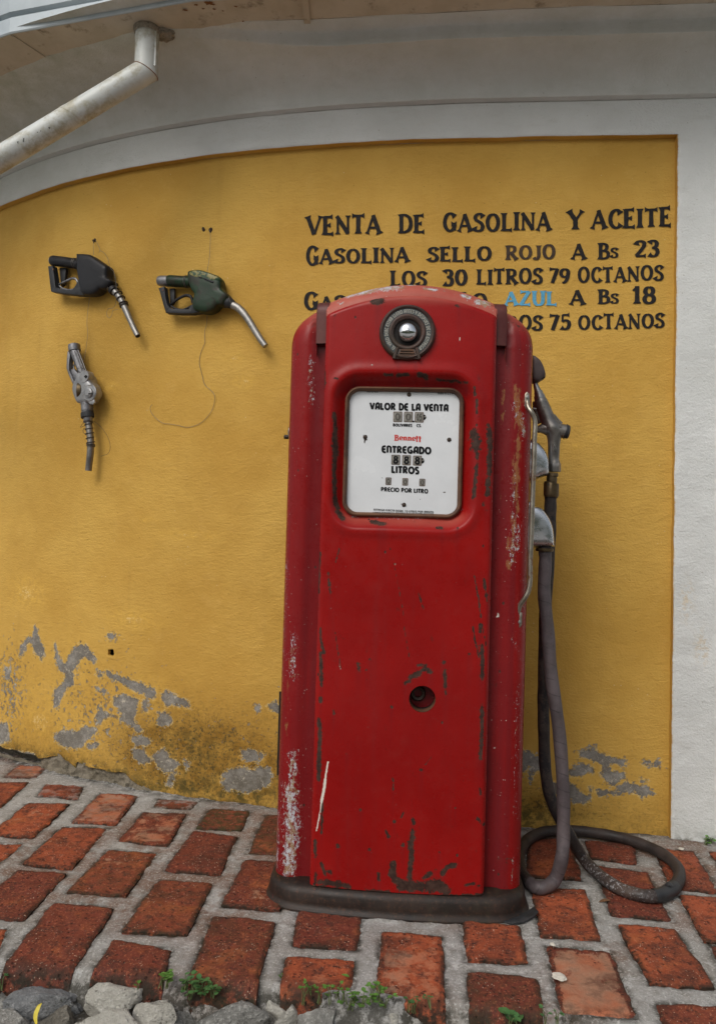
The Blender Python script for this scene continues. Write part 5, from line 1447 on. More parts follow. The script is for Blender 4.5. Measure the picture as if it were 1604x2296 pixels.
o = mb.build('top_cap', M['red'], pump, local=True, angle=50)
for s_ in (-1, 1):
    mb = MB()
    x0, x1 = (HW - .004, CW_ + .0035)
    zt = arch(.227) - .032
    rows = []
    for z_, dy in [(q_, 0) for q_ in np.linspace(1.417, zt, 12)] + [(zt + .008, .002), (zt + .015, .006), (zt + .021, .012), (zt + .0255, .020), (zt + .028, .032), (zt + .029, .05)]:
        d_ = .0035 * min(1, dy / .02)
        rows.append([(XC + s_ * x0, -.2005 + dy, z_ + .001), (XC + s_ * (x1 - .004), -.2005 + dy, z_), (XC + s_ * (x1 - .001), -.1985 + dy, z_ - d_), (XC + s_ * x1, -.195 + dy, z_ - 2 * d_), (XC + s_ * x1, -.15 + dy * .5, z_ - 2.4 * d_)])
    P = np.array(rows)
    mb.grid(P if s_ > 0 else P[:, ::-1])
    mb.add(P[0], [[0, 1, 2, 3, 4]])
    mb.build('cap_strap', M['capside'], pump, local=True, angle=40)

# dial: enamel plate, rim, windows, screws, lettering
mb = MB()
YD = -.196
Q = []
for a in np.linspace(0, 2 * math.pi, 65)[:-1]:
    pass
hxd, hzd = DH[0] + .006, DH[1] + .006
mb.box((DC[0], YD + .003, DC[1]), (2 * hxd, .006, 2 * hzd))
dial = mb.build('dial_face', M['enamel'], pump, local=True, smooth=False)
def rr_path(hx_, hz_, r, n=9, cx_=DC[0], cz_=DC[1]):
    pts = []
    for (sx_, sz_, a0) in ((1, 1, 0), (-1, 1, .5 * math.pi), (-1, -1, math.pi), (1, -1, 1.5 * math.pi)):
        for a in np.linspace(a0, a0 + .5 * math.pi, n): pts.append((cx_ + sx_ * (hx_ - r) + r * math.cos(a), cz_ + sz_ * (hz_ - r) + r * math.sin(a)))
    return np.array(pts)
mb = MB()
pth = rr_path(*DH, DR, 12); c_ = np.array(DC)
rings = []
for d_r, y_ in ((.0025, -.2065), (.001, -.2105), (-.0025, -.2120), (-.006, -.2085), (-.0085, -.2000), (-.0085, -.1962)):
    q_ = rr_path(DH[0] + d_r, DH[1] + d_r, max(DR + d_r, .01), 12)
    rings.append(np.stack([q_[:, 0], np.full(len(q_), y_) + .0012 * fbm(np.stack([q_[:, 0], q_[:, 1], q_[:, 1] * 0], -1), 60, 3, 5), q_[:, 1]], -1))
mb.grid(np.array(rings)[::-1], 0, close_v=True)
mb.build('dial_rim', M['rim'], pump, local=True, angle=60)
def dial_pt(p): 
    r = PL(KD(p), YD); return r[0], r[2]
def dial_text(mb, txt, x0, y0, x1, y1, cap, font, thick, thin, mi=0, gap=.08, space=.42, clip=None):
    a = np.array(dial_pt((x0, y0))); b = np.array(dial_pt((x1, y1)))
    up = np.array(dial_pt((x0, y0 - cap))) - a
    def place(u, v, k):
        p = a + (b - a) * u + up * v
        return (p[0], YD - .0006 - k * .000012, p[1])
    letter_mesh(mb, txt, font, place, thick, thin, mi, gap, space)
TXT = [('VALOR DE LA VENTA', 366, 332, 1333, 358, 82, .150), ('BOLIVARES', 650, 541, 885, 548, 34, .14), ('CS.', 940, 549, 1004, 551, 34, .14), ('ENTREGADO', 512, 864, 1120, 884, 82, .150), ('LITROS', 632, 1115, 970, 1130, 84, .150),
       ('PRECIO POR LITRO', 503, 1342, 1082, 1368, 50, .14), ('ENTREGA EXACTA DESDE', 412, 1580, 775, 1598, 23, .095), ('12-LITROS POR MINUTO', 797, 1599, 1150, 1612, 23, .095), ('HASTA DESCARGA MAXIMA A CUALQUIER PRESION', 404, 1620, 1150, 1640, 24, .095)]
TXT += [('748-M-414', 322, 124, 465, 127, 20, .09), ('MADE IN U.S.A', 1200, 146, 1385, 150, 20, .09), (',', 892, 482, 916, 482, 60, .16)]
for t, x0, y0, x1, y1, cap, th in TXT:
    mb = MB(); dial_text(mb, t, x0, y0, x1, y1, cap, DECO, th, th)
    mb.build('dial_lettering', M['ink'], dial, local=True, smooth=False)
mb = MB()
dial_text(mb, 'B', 668, 718, 722, 720, 72, ROMAN, .125, .06)
dial_text(mb, 'enne', 728, 712, 928, 720, 66, ROMAN, .115, .05, gap=.06)
dial_text(mb, 'tt', 930, 732, 998, 738, 76, ROMAN, .115, .06, gap=.02)
mb.build('maker_lettering', M['redink'], dial, local=True, smooth=False)
def window(x0, y0, x1, y1, digit, big):
    a, b = dial_pt((x0, y0)), dial_pt((x1, y1))
    cx_, cz_ = (a[0] + b[0]) / 2, (a[1] + b[1]) / 2; hx_, hz_ = abs(b[0] - a[0]) / 2, abs(a[1] - b[1]) / 2
    mb = MB()
    fr = rr_path(hx_, hz_, .0022, 4, cx_, cz_); f2 = rr_path(hx_ - .0012, hz_ - .0012, .0016, 4, cx_, cz_)
    R3 = np.array([np.stack([fr[:, 0], np.full(len(fr), YD - .0001), fr[:, 1]], -1), np.stack([fr[:, 0], np.full(len(fr), YD - .0009), fr[:, 1]], -1), np.stack([f2[:, 0], np.full(len(f2), YD - .0010), f2[:, 1]], -1), np.stack([f2[:, 0], np.full(len(f2), YD - .0003), f2[:, 1]], -1)])
    mb.grid(R3[::-1], 0, close_v=True)
    n_ = 9; zz = np.linspace(-1, 1, n_)
    Pd = np.array([[(cx_ + sx_ * (hx_ - .0014), YD - .00025 - .0007 * (1 - z_ ** 2), cz_ + z_ * (hz_ - .0014)) for z_ in zz] for sx_ in (-1, -.86, .86, 1)])
    Pd[0, :, 1] = YD - .0002; Pd[-1, :, 1] = YD - .0002
    mb.grid(Pd, 1)
    if digit:
        cap = hz_ * (1.5 if big else 1.3)
        def place(u, v, k): return (cx_ + (u - .5) * hx_ * 1.25, YD - .0012 - k * .00002, cz_ + (v - .5) * cap)
        letter_mesh(mb, digit, DECO, place, .115, .115, 2)
    mb.build('number_window', [M['rim'], M['drum'], M['ink'] if big else M['digit']], dial, local=True)
for x0, y0, x1, y1, dg, bg in [(655, 360, 762, 488, '0', 0), (787, 363, 892, 490, '0', 0), (920, 366, 1026, 494, '05', 0), (632, 892, 737, 1016, '8', 1), (765, 897, 868, 1022, '8', 1), (898, 903, 1002, 1026, '8', 1), (560, 1172, 628, 1265, '0', 0), (766, 1180, 835, 1272, '0', 0), (975, 1188, 1045, 1280, '0', 0)]:
    window(x0, y0, x1, y1, dg, bg)
for (x_, y_) in ((1026, 430), (1003, 966)):
    mb = MB(); c_ = dial_pt((x_, y_)); r_ = .0068
    th = np.linspace(-math.pi / 2, math.pi / 2, 17)
    for i in range(4):
        a0, a1 = th[i * 4], th[i * 4 + 4]
        t_ = np.linspace(a0, a1, 5)
        V = [(c_[0], YD - .0012, c_[1])] + [(c_[0] + r_ * math.cos(a), YD - .0008, c_[1] + r_ * math.sin(a) * 1.05) for a in t_]
        mb.add(V, [[0, j, j + 1] for j in range(1, 5)], 0 if i != 2 else 1)
    mb.build('indicator_wheel', [M['ink'], M['drum']], dial, local=True, smooth=False)
for (x_, y_) in ((848, 150), (308, 672), (1342, 707), (785, 1510)):
    mb = MB(); c_ = dial_pt((x_, y_))
    mb.lathe([(.0056, -.0002), (.0052, -.0016), (.003, -.0026), (0, -.003)], (c_[0], YD, c_[1]), (0, 1, 0), 16)
    mb.build('screw', M['innards'], dial, local=True)
mb = MB()
for pts in ([(285, 640), (292, 660), (300, 690), (282, 690)], [(285, 690), (310, 690), (340, 708), (310, 718), (302, 755), (292, 740), (296, 712)], [(742, 1502), (775, 1490), (780, 1525), (770, 1505)], [(1475, 1195), (1482, 1225), (1478, 1243), (1468, 1228)], [(1262, 1355), (1290, 1348), (1302, 1358), (1280, 1364)], [(840, 108), (852, 112), (856, 135), (842, 130)], [(975, 1438), (990, 1440), (985, 1447)], [(508, 1165), (526, 1182), (520, 1186)]):
    pp = [dial_pt(p) for p in pts]
    mb = MB(); mb.add([(p[0], YD - .0004, p[1]) for p in pp], [list(range(len(pp)))])
    mb.build('enamel_chip', M['innards'], dial, local=True, smooth=False)

# medallion: lettered ring round a chromed dome
MC = PL((912.5, 745), -.240); RK = .0001330
mb = MB()
ax = (0, -1, 0)
o0 = (MC[0], -.2325, MC[2])
mb.lathe([(.0705, -.004), (.0700, .006), (.0680, .0115), (.0640, .0140), (.0605, .0125), (.0595, .0100)], o0, ax, 72, 0)
mb.lathe([(.0595, .0098), (.0460, .0098)], o0, ax, 72, 1)
mb.lathe([(.0462, .0095), (.0450, .0125), (.0415, .0140), (.0365, .0125), (.0335, .0080), (.0330, -.004)], o0, ax, 56, 0)
mb.lathe([(.0335, .0045), (.0, .0045)], o0, ax, 40, 2)
med = mb.build('medallion_ring', [M['bezel'], M['ringplate'], M['dark']], pump, local=True, angle=50)
mb = MB()
# dome: a blunt chromed nose
pd = [(.0250, -.004), (.0250, .008), (.0246, .013), (.0234, .018), (.0212, .0225), (.0180, .0262), (.0140, .0290), (.0090, .0306), (.0045, .0312), (.0042, .0320), (.0020, .0324), (0, .0324)]
mb.lathe(pd, (MC[0] + .001, -.2325, MC[2] - .001), ax, 48)
mb.build('chrome_dome', M['chrome'], med, local=True, angle=60)
mb = MB()
txt = 'EL VASO DEBE*ESTAR LLENO ANTES*Y DESPUES DE LA ENTREGA'
RB, CAPH = .0480, .0088
A0, A1 = math.radians(234), math.radians(-54)
def place(u, v, k):
    a = A0 + (A1 - A0) * u; r = RB + CAPH * v
    return (MC[0] + r * math.cos(a), -.2325 - .0102 - k * .000008, MC[2] + r * math.sin(a))
letter_mesh(mb, txt, DECO, place, .085, .085, 0, .09, .42)
mb.build('ring_lettering', M['paleink'], med, local=True, smooth=False)
mb = MB()
# grooved block closing the ring at the bottom
tz = lambda x, z: (MC[0] + x, -.2325, MC[2] + z)
mb.prism([tz(-.0205, -.0405), tz(.0205, -.0405), tz(.0285, -.0675), tz(-.0285, -.0675)], (0, -1, 0), -.004, .0105, 0, .002)
for i, z_ in enumerate((-.046, -.0525, -.059)):
    w_ = .016 + .002 * i
    mb.box((MC[0], -.2325 - .0118, MC[2] + z_), (2 * w_, .004, .0034), None, 1)
mb.prism([tz(-.0205, -.0400), tz(-.0285, -.0690), tz(-.0350, -.0660), tz(-.0270, -.0380)], (0, -1, 0), -.004, .0145, 0, .0015)
mb.prism([tz(.0205, -.0400), tz(.0285, -.0690), tz(.0350, -.0660), tz(.0270, -.0380)], (0, -1, 0), -.004, .0145, 0, .0015)
mb.build('ring_bracket', [M['bezel'], M['rim']], med, local=True, angle=30)
for a in (168, 78, 239, -59):
    mb = MB(); a = math.radians(a)
    mb.lathe([(.0017, 0), (.0015, .0012), (0, .0018)], (MC[0] + .0525 * math.cos(a), -.2325 - .0098, MC[2] + .0525 * math.sin(a)), ax, 12)
    mb.build('rivet', M['innards'], med, local=True)

# left knob, right-hand handle, chromed housings, nozzle boot
mb = MB()
c = PL((645, 970), -.06)
mb.lathe([(.010, 0), (.013, .003), (.020, .004), (.021, .008), (.016, .012), (.0, .014)], (-.2935, -.06, c[2]), (-1, 0, 0), 28)
k_ = mb.build('side_knob', M['chrome'], pump, local=True)
mb = MB(); mb.lathe([(.006, .012), (.006, .022), (.004, .024), (0, .024)], (-.2935, -.06, c[2] - .012), (-1, 0, 0), 12)
mb.build('bolt', M['innards'], k_, local=True)
def rail_pt(p, fn, c): return PL(fn(p), c)
mb = MB()
rp = [rail_pt((155, 560), KH, -.172), rail_pt((165, 620), KH, -.180), rail_pt((195, 665), KH, -.186), rail_pt((228, 730), KH, -.186), rail_pt((240, 810), KH, -.186), rail_pt((233, 950), KH, -.186), rail_pt((226, 1200), KH, -.186), rail_pt((211, 1600), KH, -.186), rail_pt((198, 2000), KH, -.186), rail_pt((187, 2290), KH, -.186), rail_pt((297, 1700), K5, -.186), rail_pt((285, 1780), K5, -.186), rail_pt((255, 1840), K5, -.184), rail_pt((222, 1890), K5, -.176), rail_pt((208, 1960), K5, -.170)]
mb.tube(rp, .0062, 12, 0, True, 4)
hb = mb.build('grab_handle', M['handle'], pump, local=True, angle=60)
for fn, poly, scr_ in ((KH, [(150, 452), (175, 475), (180, 540), (178, 600), (165, 645), (135, 640), (108, 590), (108, 530), (125, 480)], (157, 510)), (K5, [(240, 1935), (222, 1930), (192, 1965), (188, 2000), (200, 2035), (222, 2042), (238, 2020), (240, 1980)], (222, 2002))):
    mb = MB()
    mb.prism([PL(fn(p), -.172) for p in poly], (0, -1, 0), -.010, .004, 0, .002)
    c = PL(fn(scr_), -.176)
    mb.lathe([(.0045, 0), (.0042, .0015), (.002, .002), (.0018, .001), (0, .001)], c, (0, -1, 0), 14, 1)
    mb.build('handle_lug', [M['handle'], M['steel']], hb, local=True, angle=35)
# housings on the right side
side_n = np.array([0, -1.0, 0])
mb = MB()
up = [(240, 1000), (300, 1045), (350, 1120), (378, 1210), (381, 1290), (376, 1350), (300, 1380), (240, 1405), (100, 1410), (60, 1400), (60, 990)]
def cast(mb, fn, poly, c, T):
    P = [PL(fn(p), c) for p in poly]
    mb.pillow(P, side_n, T, T, 0, 3, [(1, 0), (.99, .25), (.965, .5), (.92, .75), (.84, .92), (.7, 1.0), (.4, 1.02)], cen=PL(fn((120, (poly[0][1] + poly[4][1]) / 2)), c))
cast(mb, KH, up, -.02, .040)
mb.prism([PL(KH(p), -.02) for p in [(178, 985), (205, 960), (205, 1420), (178, 1415)]], side_n, -.05, .05, 0, .003)
mb.build('upper_housing', M['alu'], pump, local=True, angle=60)
mb = MB()
lo = [(225, 1688), (290, 1706), (345, 1760), (395, 1840), (425, 1930), (438, 2030), (440, 2105), (432, 2132), (300, 2134), (90, 2132), (60, 2100), (60, 1690)]
cast(mb, KH, lo, -.03, .042)
mb.prism([PL(KH(p), -.03) for p in [(120, 1680), (150, 1645), (172, 1690), (172, 2150), (130, 2200), (112, 2190)]], side_n, -.055, .055, 0, .004)
hs = mb.build('hose_outlet', M['alu'], pump, local=True, angle=60)
mb = MB()
c = PL(KH((340, 2150)), -.03)
mb.lathe([(.018, .003), (.0235, .002), (.0240, -.003), (.0225, -.0065), (.017, -.007)], c, (0, 0, 1), 28)
mb.build('outlet_collar', M['brass'], hs, local=True)
mb = MB()
bt = [(200, 78), (240, 82), (282, 122), (312, 175), (333, 235), (343, 300), (300, 335), (262, 360), (200, 350), (190, 250)]
mb.pillow([PL(KH(p), -.01) for p in bt], side_n, .026, .026, 0, 3, [(1, 0), (.99, .3), (.96, .6), (.88, .9), (.7, 1.0), (.4, 1.0)])
mb.prism([PL(KH(p), -.01) for p in [(238, 352), (330, 305), (337, 311), (246, 358)]], side_n, -.018, .020, 1)
mb.build('nozzle_boot', [M['boot'], M['dark']], pump, local=True, angle=60)

# ------------------------------------------------------------------ hose with its nozzle hung on the pump
def toW(p): return PR @ np.array(p) + PC
def PLW(p, c): return toW(PL(p, c))
hose = thing('fuel_hose', 'long taped fuel hose looping on the bricks, its nozzle hung in the pump\'s boot', 'fuel hose', tuple(PLW((1211, 1991), -.05) * np.array([1, 1, 0])))
HR = .0165
def K5d(p): return K5B(p)
front_run = [PLW(KH((345, 2120)), -.03), PLW(KH((345, 2180)), -.03), PLW(KH((350, 2290)), -.03), PLW(K5((395, 1800)), -.032), PLW(K5((420, 2050)), -.034), PLW(K5B((445, 0)), -.036), PLW(K5B((500, 400)), -.04), PLW(K5B((528, 800)), -.042), PLW(K5B((530, 1100)), -.05), PLW(K5B((520, 1280)), -.065)]
gz_ = HR + .004
loop = [ground(*K5B(p), gz_ + dz) for p, dz in [((470, 1440), .014), ((380, 1498), .002), ((300, 1470), .0), ((228, 1370), 0), ((222, 1250), 0), ((275, 1165), 0), ((370, 1112), 0), ((480, 1096), 0), ((620, 1098), 0), ((800, 1120), 0), ((1000, 1165), 0), ((1200, 1243), 0), ((1320, 1340), 0), ((1345, 1430), 0), ((1285, 1515), 0), ((1180, 1556), 0), ((1050, 1546), 0), ((900, 1490), 0), ((750, 1380), .004), ((655, 1270), .02)]]
back_run = [PLW(K5B((585, 1150)), .055), PLW(K5B((500, 1000)), .055), PLW(K5B((435, 850)), .050), PLW(K5B((402, 650)), .045), PLW(K5B((393, 400)), .040), PLW(K5B((390, 200)), .034), PLW(K5B((394, 0)), .028), PLW(K5((400, 2000)), .024), PLW(K5((418, 1700)), .016), PLW(K5((434, 1400)), .006), PLW(K5((438, 1220)), -.004), PLW(K5((440, 1110)), -.01)]
path = catmull(front_run + loop + back_run, 7)
nf = len(front_run) * 7
def hose_part(a, b, name, matn, r, seed, **kw):
    mb = MB(); P = path[a:b]
    rr = r * (1 + .03 * np.sin(np.arange(len(P)) * .9) + .03 * fbm(np.stack([np.arange(len(P)) * .2, 0 * np.arange(len(P)), 0 * np.arange(len(P))], -1), 1, 2, seed))
    at = {k: np.repeat(v[:, None], 20, 1) for k, v in kw.items()}
    mb.tube(P, rr, 20, 0, True, 0, **at)
    return mb.build(name, matn, hose, angle=180)
NP = len(path); split1 = nf + 14
z1 = np.zeros(split1 + 1)
hose_part(0, split1 + 1, 'outlet_hose', M['hose'], HR * 1.05, 1, scuff=z1, tar=z1)
n2 = NP - split1
i2 = np.arange(n2) + split1
lp0 = (len(front_run)) * 7
sc = np.clip(1.2 - np.abs(i2 - (lp0 + 17.3 * 7)) / (2.2 * 7), 0, 1); sc = np.maximum(sc, .25 * (i2 < lp0 + 3 * 7))
ta = np.clip((i2 - (lp0 + 20 * 7)) / 8, 0, .95)
ls = hose_part(split1, NP, 'ground_hose', M['hosedark'], HR, 2, scuff=sc, tar=ta)
k0 = lp0 + int(14.0 * 7); 
mb = MB()
Pt = path[k0 - 2:k0 + 9]
mb.tube(Pt, HR * 1.10 * np.array([1.02, 1.0, 1.05, .99, 1.03, 1.0, 1.04, 1.0, 1.03, 1.0, 1.0]), 18, 0, False, roughen=.002)
tp = path[k0 + 2]
mb.tube([tp + np.array([-.006, 0, HR + .002]), tp + np.array([.004, .0, HR + .007]), tp + np.array([.012, -.004, HR + .003])], [.002, .010, .004], 8, 0, True, 3, flat=.25)
mb.build('tape_wrap', M['tape'], hose, angle=60)
# coupling and nozzle
def chain(mb, pts, c, n=20, mi=0, smooth=3, cap=True):
    P = [PLW(KH((p[0], p[1])), c) for p in pts]
    k = .20757 * 2.06 / LENS_F
    mb.tube(P, [p[2] * k for p in pts], n, mi, cap, smooth)
CN = -.012
mb = MB()
chain(mb, [(405, 1590, 70), (406, 1576, 78), (412, 1570, 82), (413, 1445, 82), (414, 1438, 76), (416, 1432, 60)], CN, 24, 0, 0)
chain(mb, [(416, 1440, 56), (420, 1370, 56), (421, 1366, 50)], CN, 20, 0, 0)
chain(mb, [(424, 1366, 64), (426, 1330, 64)], CN, 20, 0, 0)
mb.build('hose_coupling', M['brass'], hose, angle=35)
mb = MB()
chain(mb, [(238, 350, 24), (252, 400, 30), (268, 446, 38), (270, 448, 46), (284, 492, 50)], CN, 20, 0, 0)
chain(mb, [(282, 490, 58), (290, 518, 62), (296, 545, 62)], CN, 24, 0, 0)
nz_body = mb.build('nozzle_spout', M['steel'], hose, angle=35)
mb = MB()
chain(mb, [(288, 528, 60), (300, 560, 72), (345, 670, 76), (385, 770, 84), (420, 840, 100), (440, 890, 92), (444, 950, 74), (442, 1030, 64), (440, 1120, 62), (440, 1180, 58), (444, 1215, 62), (446, 1235, 64)], CN, 24, 0, 3)
chain(mb, [(262, 866, 34), (300, 852, 46), (360, 850, 72), (440, 862, 84), (510, 872, 78), (558, 880, 76), (566, 882, 72)], CN, 24, 0, 2)
chain(mb, [(440, 700, 14), (480, 750, 16), (520, 800, 22)], CN - .004, 10, 0, 2)
chain(mb, [(215, 632, 12), (250, 640, 14)], CN - .01, 10, 0, 0)
chain(mb, [(250, 560, 40), (260, 700, 46), (300, 790, 30)], CN + .018, 14, 0, 3)
nb_ = mb.build('nozzle_body', M['nozzlecast'], hose, angle=60)
mb = MB()
chain(mb, [(446, 1225, 66), (447, 1236, 72), (447, 1300, 72), (447, 1318, 66)], CN, 6, 0, 0)
mb.build('hex_nut', M['nozzlecast'], nb_, angle=25)
mb = MB()
chain(mb, [(560, 880, 74), (562, 881, 82), (572, 883, 82), (574, 884, 70), (582, 885, 76), (600, 888, 74), (606, 889, 60)], CN, 24, 0, 0)
mb.build('valve_cap', M['tape'], nb_, angle=30)
mb = MB()
# raised maker's diamond and letters on the casting
def cpt(x, y, d): return PLW(KH((x, y)), CN - d)
for poly in ([(447, 1020), (468, 1066), (447, 1118), (428, 1066)],):
    P = [cpt(x, y, .0172) for x, y in poly]
    mb.tube(P + [P[0]], .0009, 6)
mb.build('cast_emblem', M['steel'], nb_); mb = MB()
mb.tube([cpt(440, 1050, .0176), cpt(440, 1085, .0176)], .0008, 6); mb.tube([cpt(455, 1050, .0176), cpt(455, 1085, .0176)], .0008, 6); mb.tube([cpt(436, 1068, .0176), cpt(460, 1068, .0176)], .0008, 6)
mb.build('cast_emblem', M['steel'], nb_); mb = MB()
th = np.linspace(0, 2 * math.pi, 13)
mb.tube([cpt(515 + 12 * math.cos(a), 823 + 15 * math.sin(a), .0200) for a in th], .0008, 6)
mb.tube([cpt(500, 925, .0200), cpt(498, 900, .0204), cpt(508, 912, .0204), cpt(515, 895, .0200), cpt(520, 915, .0190)], .0008, 6)
mb.build('cast_emblem', M['steel'], nb_)

# ================================================================== NOZZLES HUNG ON THE WALL
def wall_frame(px, off):
    X0, z0 = on_wall(*px)
    nx, ny = wall_n(X0)
    n = np.array([float(nx), float(ny), 0.0])
    p0 = wall_pt(X0, z0, off)
    return lambda fn, p, d=0.0: on_plane(*fn(p), p0 + n * d, n), n, p0
def px_scale(p0, k): return k * p0[1] / LENS_F
# --- black nozzle
F1, n1, p1 = wall_frame(KN1((560, 380)), .032)
s1 = px_scale(p1, .18868)
noz = thing('fuel_nozzle', 'black hand nozzle with a coil-ringed straight spout, upper left on the ochre wall', 'fuel nozzle', tuple(F1(KN1, (560, 615))), 0, 'fuel nozzles hung on the wall')
mb = MB()
P = [F1(KN1, p) for p in [(415, 135), (430, 118), (560, 125), (650, 180), (740, 240), (782, 275), (778, 340), (776, 395), (800, 420), (835, 440), (835, 470), (800, 510), (745, 545), (700, 540), (650, 590), (590, 612), (520, 612), (480, 600), (455, 520), (440, 430), (415, 290)]]
mb.pillow(P, n1, .024, .026, 0, 2, [(1, 0), (.985, .5), (.95, .78), (.88, .93), (.7, 1), (.4, 1.02)])
# ridge of the top cover
mb.tube([F1(KN1, (430, 150), .012), F1(KN1, (560, 180), .016), F1(KN1, (660, 260), .018), F1(KN1, (750, 290), .010)], [.003, .006, .006, .003], 8, 0, True, 4)
body = mb.build('nozzle_body', M['blackpl'], noz, angle=70)
mb = MB()
mb.tube([F1(KN1, (82, 188)), F1(KN1, (92, 189)), F1(KN1, (110, 190)), F1(KN1, (250, 205)), F1(KN1, (360, 222)), F1(KN1, (420, 235))], np.array([46, 62, 66, 62, 62, 64]) * s1, 20)
mb.build('grip', M['blackpl'], noz, angle=60)
mb = MB(); mb.tube([F1(KN1, (72, 180)), F1(KN1, (80, 182)), F1(KN1, (90, 184))], np.array([34, 48, 56]) * s1, 20)
mb.build('grip_cap', M['whitepl'], noz, angle=60)
mb = MB()
for x in (362, 382):
    th = np.linspace(0, 2 * math.pi, 20)
    c0 = F1(KN1, (x, 222)); uv = F1(KN1, (x + 2, 160)) - c0; uv /= np.linalg.norm(uv)
    mb = MB(); mb.tube([c0 + 66 * s1 * (uv * math.cos(a) + n1 * math.sin(a)) for a in th], .0009, 6)
    mb.build('binding_wire', M['wire'], noz)
mb = MB()
mb.prism([F1(KN1, p) for p in [(76, 268), (128, 262), (150, 400), (160, 495), (170, 535), (112, 568), (98, 480)]], n1, -.008, .016, 0, .002)
mb.prism([F1(KN1, p) for p in [(112, 568), (152, 512), (215, 532), (300, 545), (365, 545), (400, 500), (440, 420), (480, 520), (500, 612), (400, 608), (250, 592)]], n1, -.010, .0165, 0, .002)
mb.prism([F1(KN1, p) for p in [(150, 262), (226, 262), (215, 360), (205, 450), (168, 482), (158, 400)]], n1, -.022, -.010, 0, .001)
mb.lathe([(13 * s1, 0), (11 * s1, .002), (0, .0025)], F1(KN1, (100, 292), .016), n1, 12, 1)
mb.build('lever_guard', [M['greypl'], M['rim']], noz, angle=35)
mb = MB()
mb.tube([F1(KN1, (158, 472), -.004), F1(KN1, (240, 436), -.004), F1(KN1, (320, 400), -.004), F1(KN1, (362, 402), -.004), F1(KN1, (384, 425), -.004), F1(KN1, (398, 470), -.004)], np.array([11, 14, 15, 16, 16, 13]) * s1, 12, 0, True, 4)
mb.tube([F1(KN1, (165, 478), -.006), F1(KN1, (215, 520), -.006), F1(KN1, (300, 536), -.006), F1(KN1, (375, 520), -.006)], np.array([12, 13, 13, 13]) * s1, 10, 0, True, 4)
mb.build('trigger_lever', M['greymetal'], noz, angle=60)
mb = MB()
sp = [(775, 488), (815, 540), (860, 585), (905, 650), (950, 745), (1000, 860), (1052, 975), (1105, 1082)]
mb.tube([F1(KN1, p) for p in sp], np.array([42, 41, 40, 40, 39, 35, 34, 33]) * s1, 20, 0, True, 3)
spn = mb.build('spout', M['spout'], noz, angle=60)
mb = MB()
mb.lathe([(26 * s1, 0.0), (0, 0)], F1(KN1, (1107, 1086)), F1(KN1, (1107, 1086)) - F1(KN1, (1060, 990)), 16)
mb.build('spout_mouth', M['dark'], spn)
def ring_on(mb, fr, K, p, q_, r, thick, s_, n, mi=0, w=None):
    c0 = fr(K, p); t = fr(K, q_) - c0; t /= np.linalg.norm(t)
    u = np.cross(t, n); u /= np.linalg.norm(u)
    th = np.linspace(0, 2 * math.pi, 24)
    if w:  # broad collar
        mb.tube([c0 - t * w * s_ * .5, c0 - t * w * s_ * .45, c0 + t * w * s_ * .45, c0 + t * w * s_ * .5], np.array([r * .9, r, r, r * .9]) * s_, 20, mi)
    else:
        mb.tube([c0 + r * s_ * (u * math.cos(a) + n * math.sin(a)) + t * s_ * 10 * math.sin(a * .5) for a in th], thick * s_, 8, mi)
mb = MB()
for p, q_ in (((868, 578), (905, 640)), ((900, 632), (940, 700)), ((930, 690), (950, 740)), ((938, 716), (960, 765))):
    ring_on(mb, F1, KN1, p, q_, 46, 8, s1, n1)
mb.build('spout_spring', M['darkwire'], noz)
mb = MB()
ring_on(mb, F1, KN1, (782, 498), (815, 540), 54, 0, s1, n1, 0, 34); ring_on(mb, F1, KN1, (815, 538), (850, 580), 58, 0, s1, n1, 1, 48)
mb.build('spout_collar', [M['palemetal'], M['blackpl']], noz, angle=35)

# --- green nozzle
F2, n2_, p2 = wall_frame(KN2((760, 400)), .034)
s2 = px_scale(p2, .1747)
noz2 = thing('fuel_nozzle', 'worn green hand nozzle with a smooth bent spout, right of the black one', 'fuel nozzle', tuple(F2(KN2, (740, 665))), 0, 'fuel nozzles hung on the wall')
mb = MB()
P = [F2(KN2, p) for p in [(510, 160), (530, 122), (650, 108), (760, 138), (840, 165), (905, 192), (940, 240), (946, 300), (945, 345), (985, 390), (1025, 425), (1030, 470), (995, 530), (960, 575), (905, 572), (870, 610), (830, 642), (760, 668), (690, 660), (640, 650), (585, 620), (575, 520), (600, 430), (560, 370), (535, 310), (515, 250)]]
mb.pillow(P, n2_, .026, .028, 0, 2, [(1, 0), (.985, .5), (.95, .78), (.88, .93), (.7, 1), (.4, 1.02)])
mb.build('nozzle_body', M['green'], noz2, angle=70)
mb = MB()
P = [F2(KN2, p, .008) for p in [(520, 165), (540, 126), (650, 114), (760, 144), (900, 200), (934, 245), (900, 262), (820, 285), (740, 262), (640, 215), (560, 205)]]
mb.pillow(P, n2_, .010, .0205, 0, 2, [(1, 0), (.98, .6), (.9, .92), (.7, 1), (.4, 1)])
mb.tube([F2(KN2, (628, 185), .0285), F2(KN2, (665, 197), .0285)], .0028, 8, 1)
mb.tube([F2(KN2, (695, 205), .0285), F2(KN2, (750, 228), .029), F2(KN2, (808, 254), .0285)], .0034, 8, 1)
mb.build('top_cover', [M['greenworn'], M['greypl']], noz2, angle=70)
mb = MB()
mb.tube([F2(KN2, (235, 236)), F2(KN2, (250, 236)), F2(KN2, (380, 244)), F2(KN2, (530, 252))], np.array([70, 76, 74, 74]) * s2, 20)
mb.build('grip', M['green'], noz2, angle=60)
mb = MB()
mb.tube([F2(KN2, (106, 238)), F2(KN2, (114, 238)), F2(KN2, (135, 238)), F2(KN2, (270, 241)), F2(KN2, (290, 242))], np.array([50, 62, 70, 72, 70]) * s2, 20)
mb.tube([F2(KN2, (280, 290)), F2(KN2, (500, 300))], 16 * s2, 10)
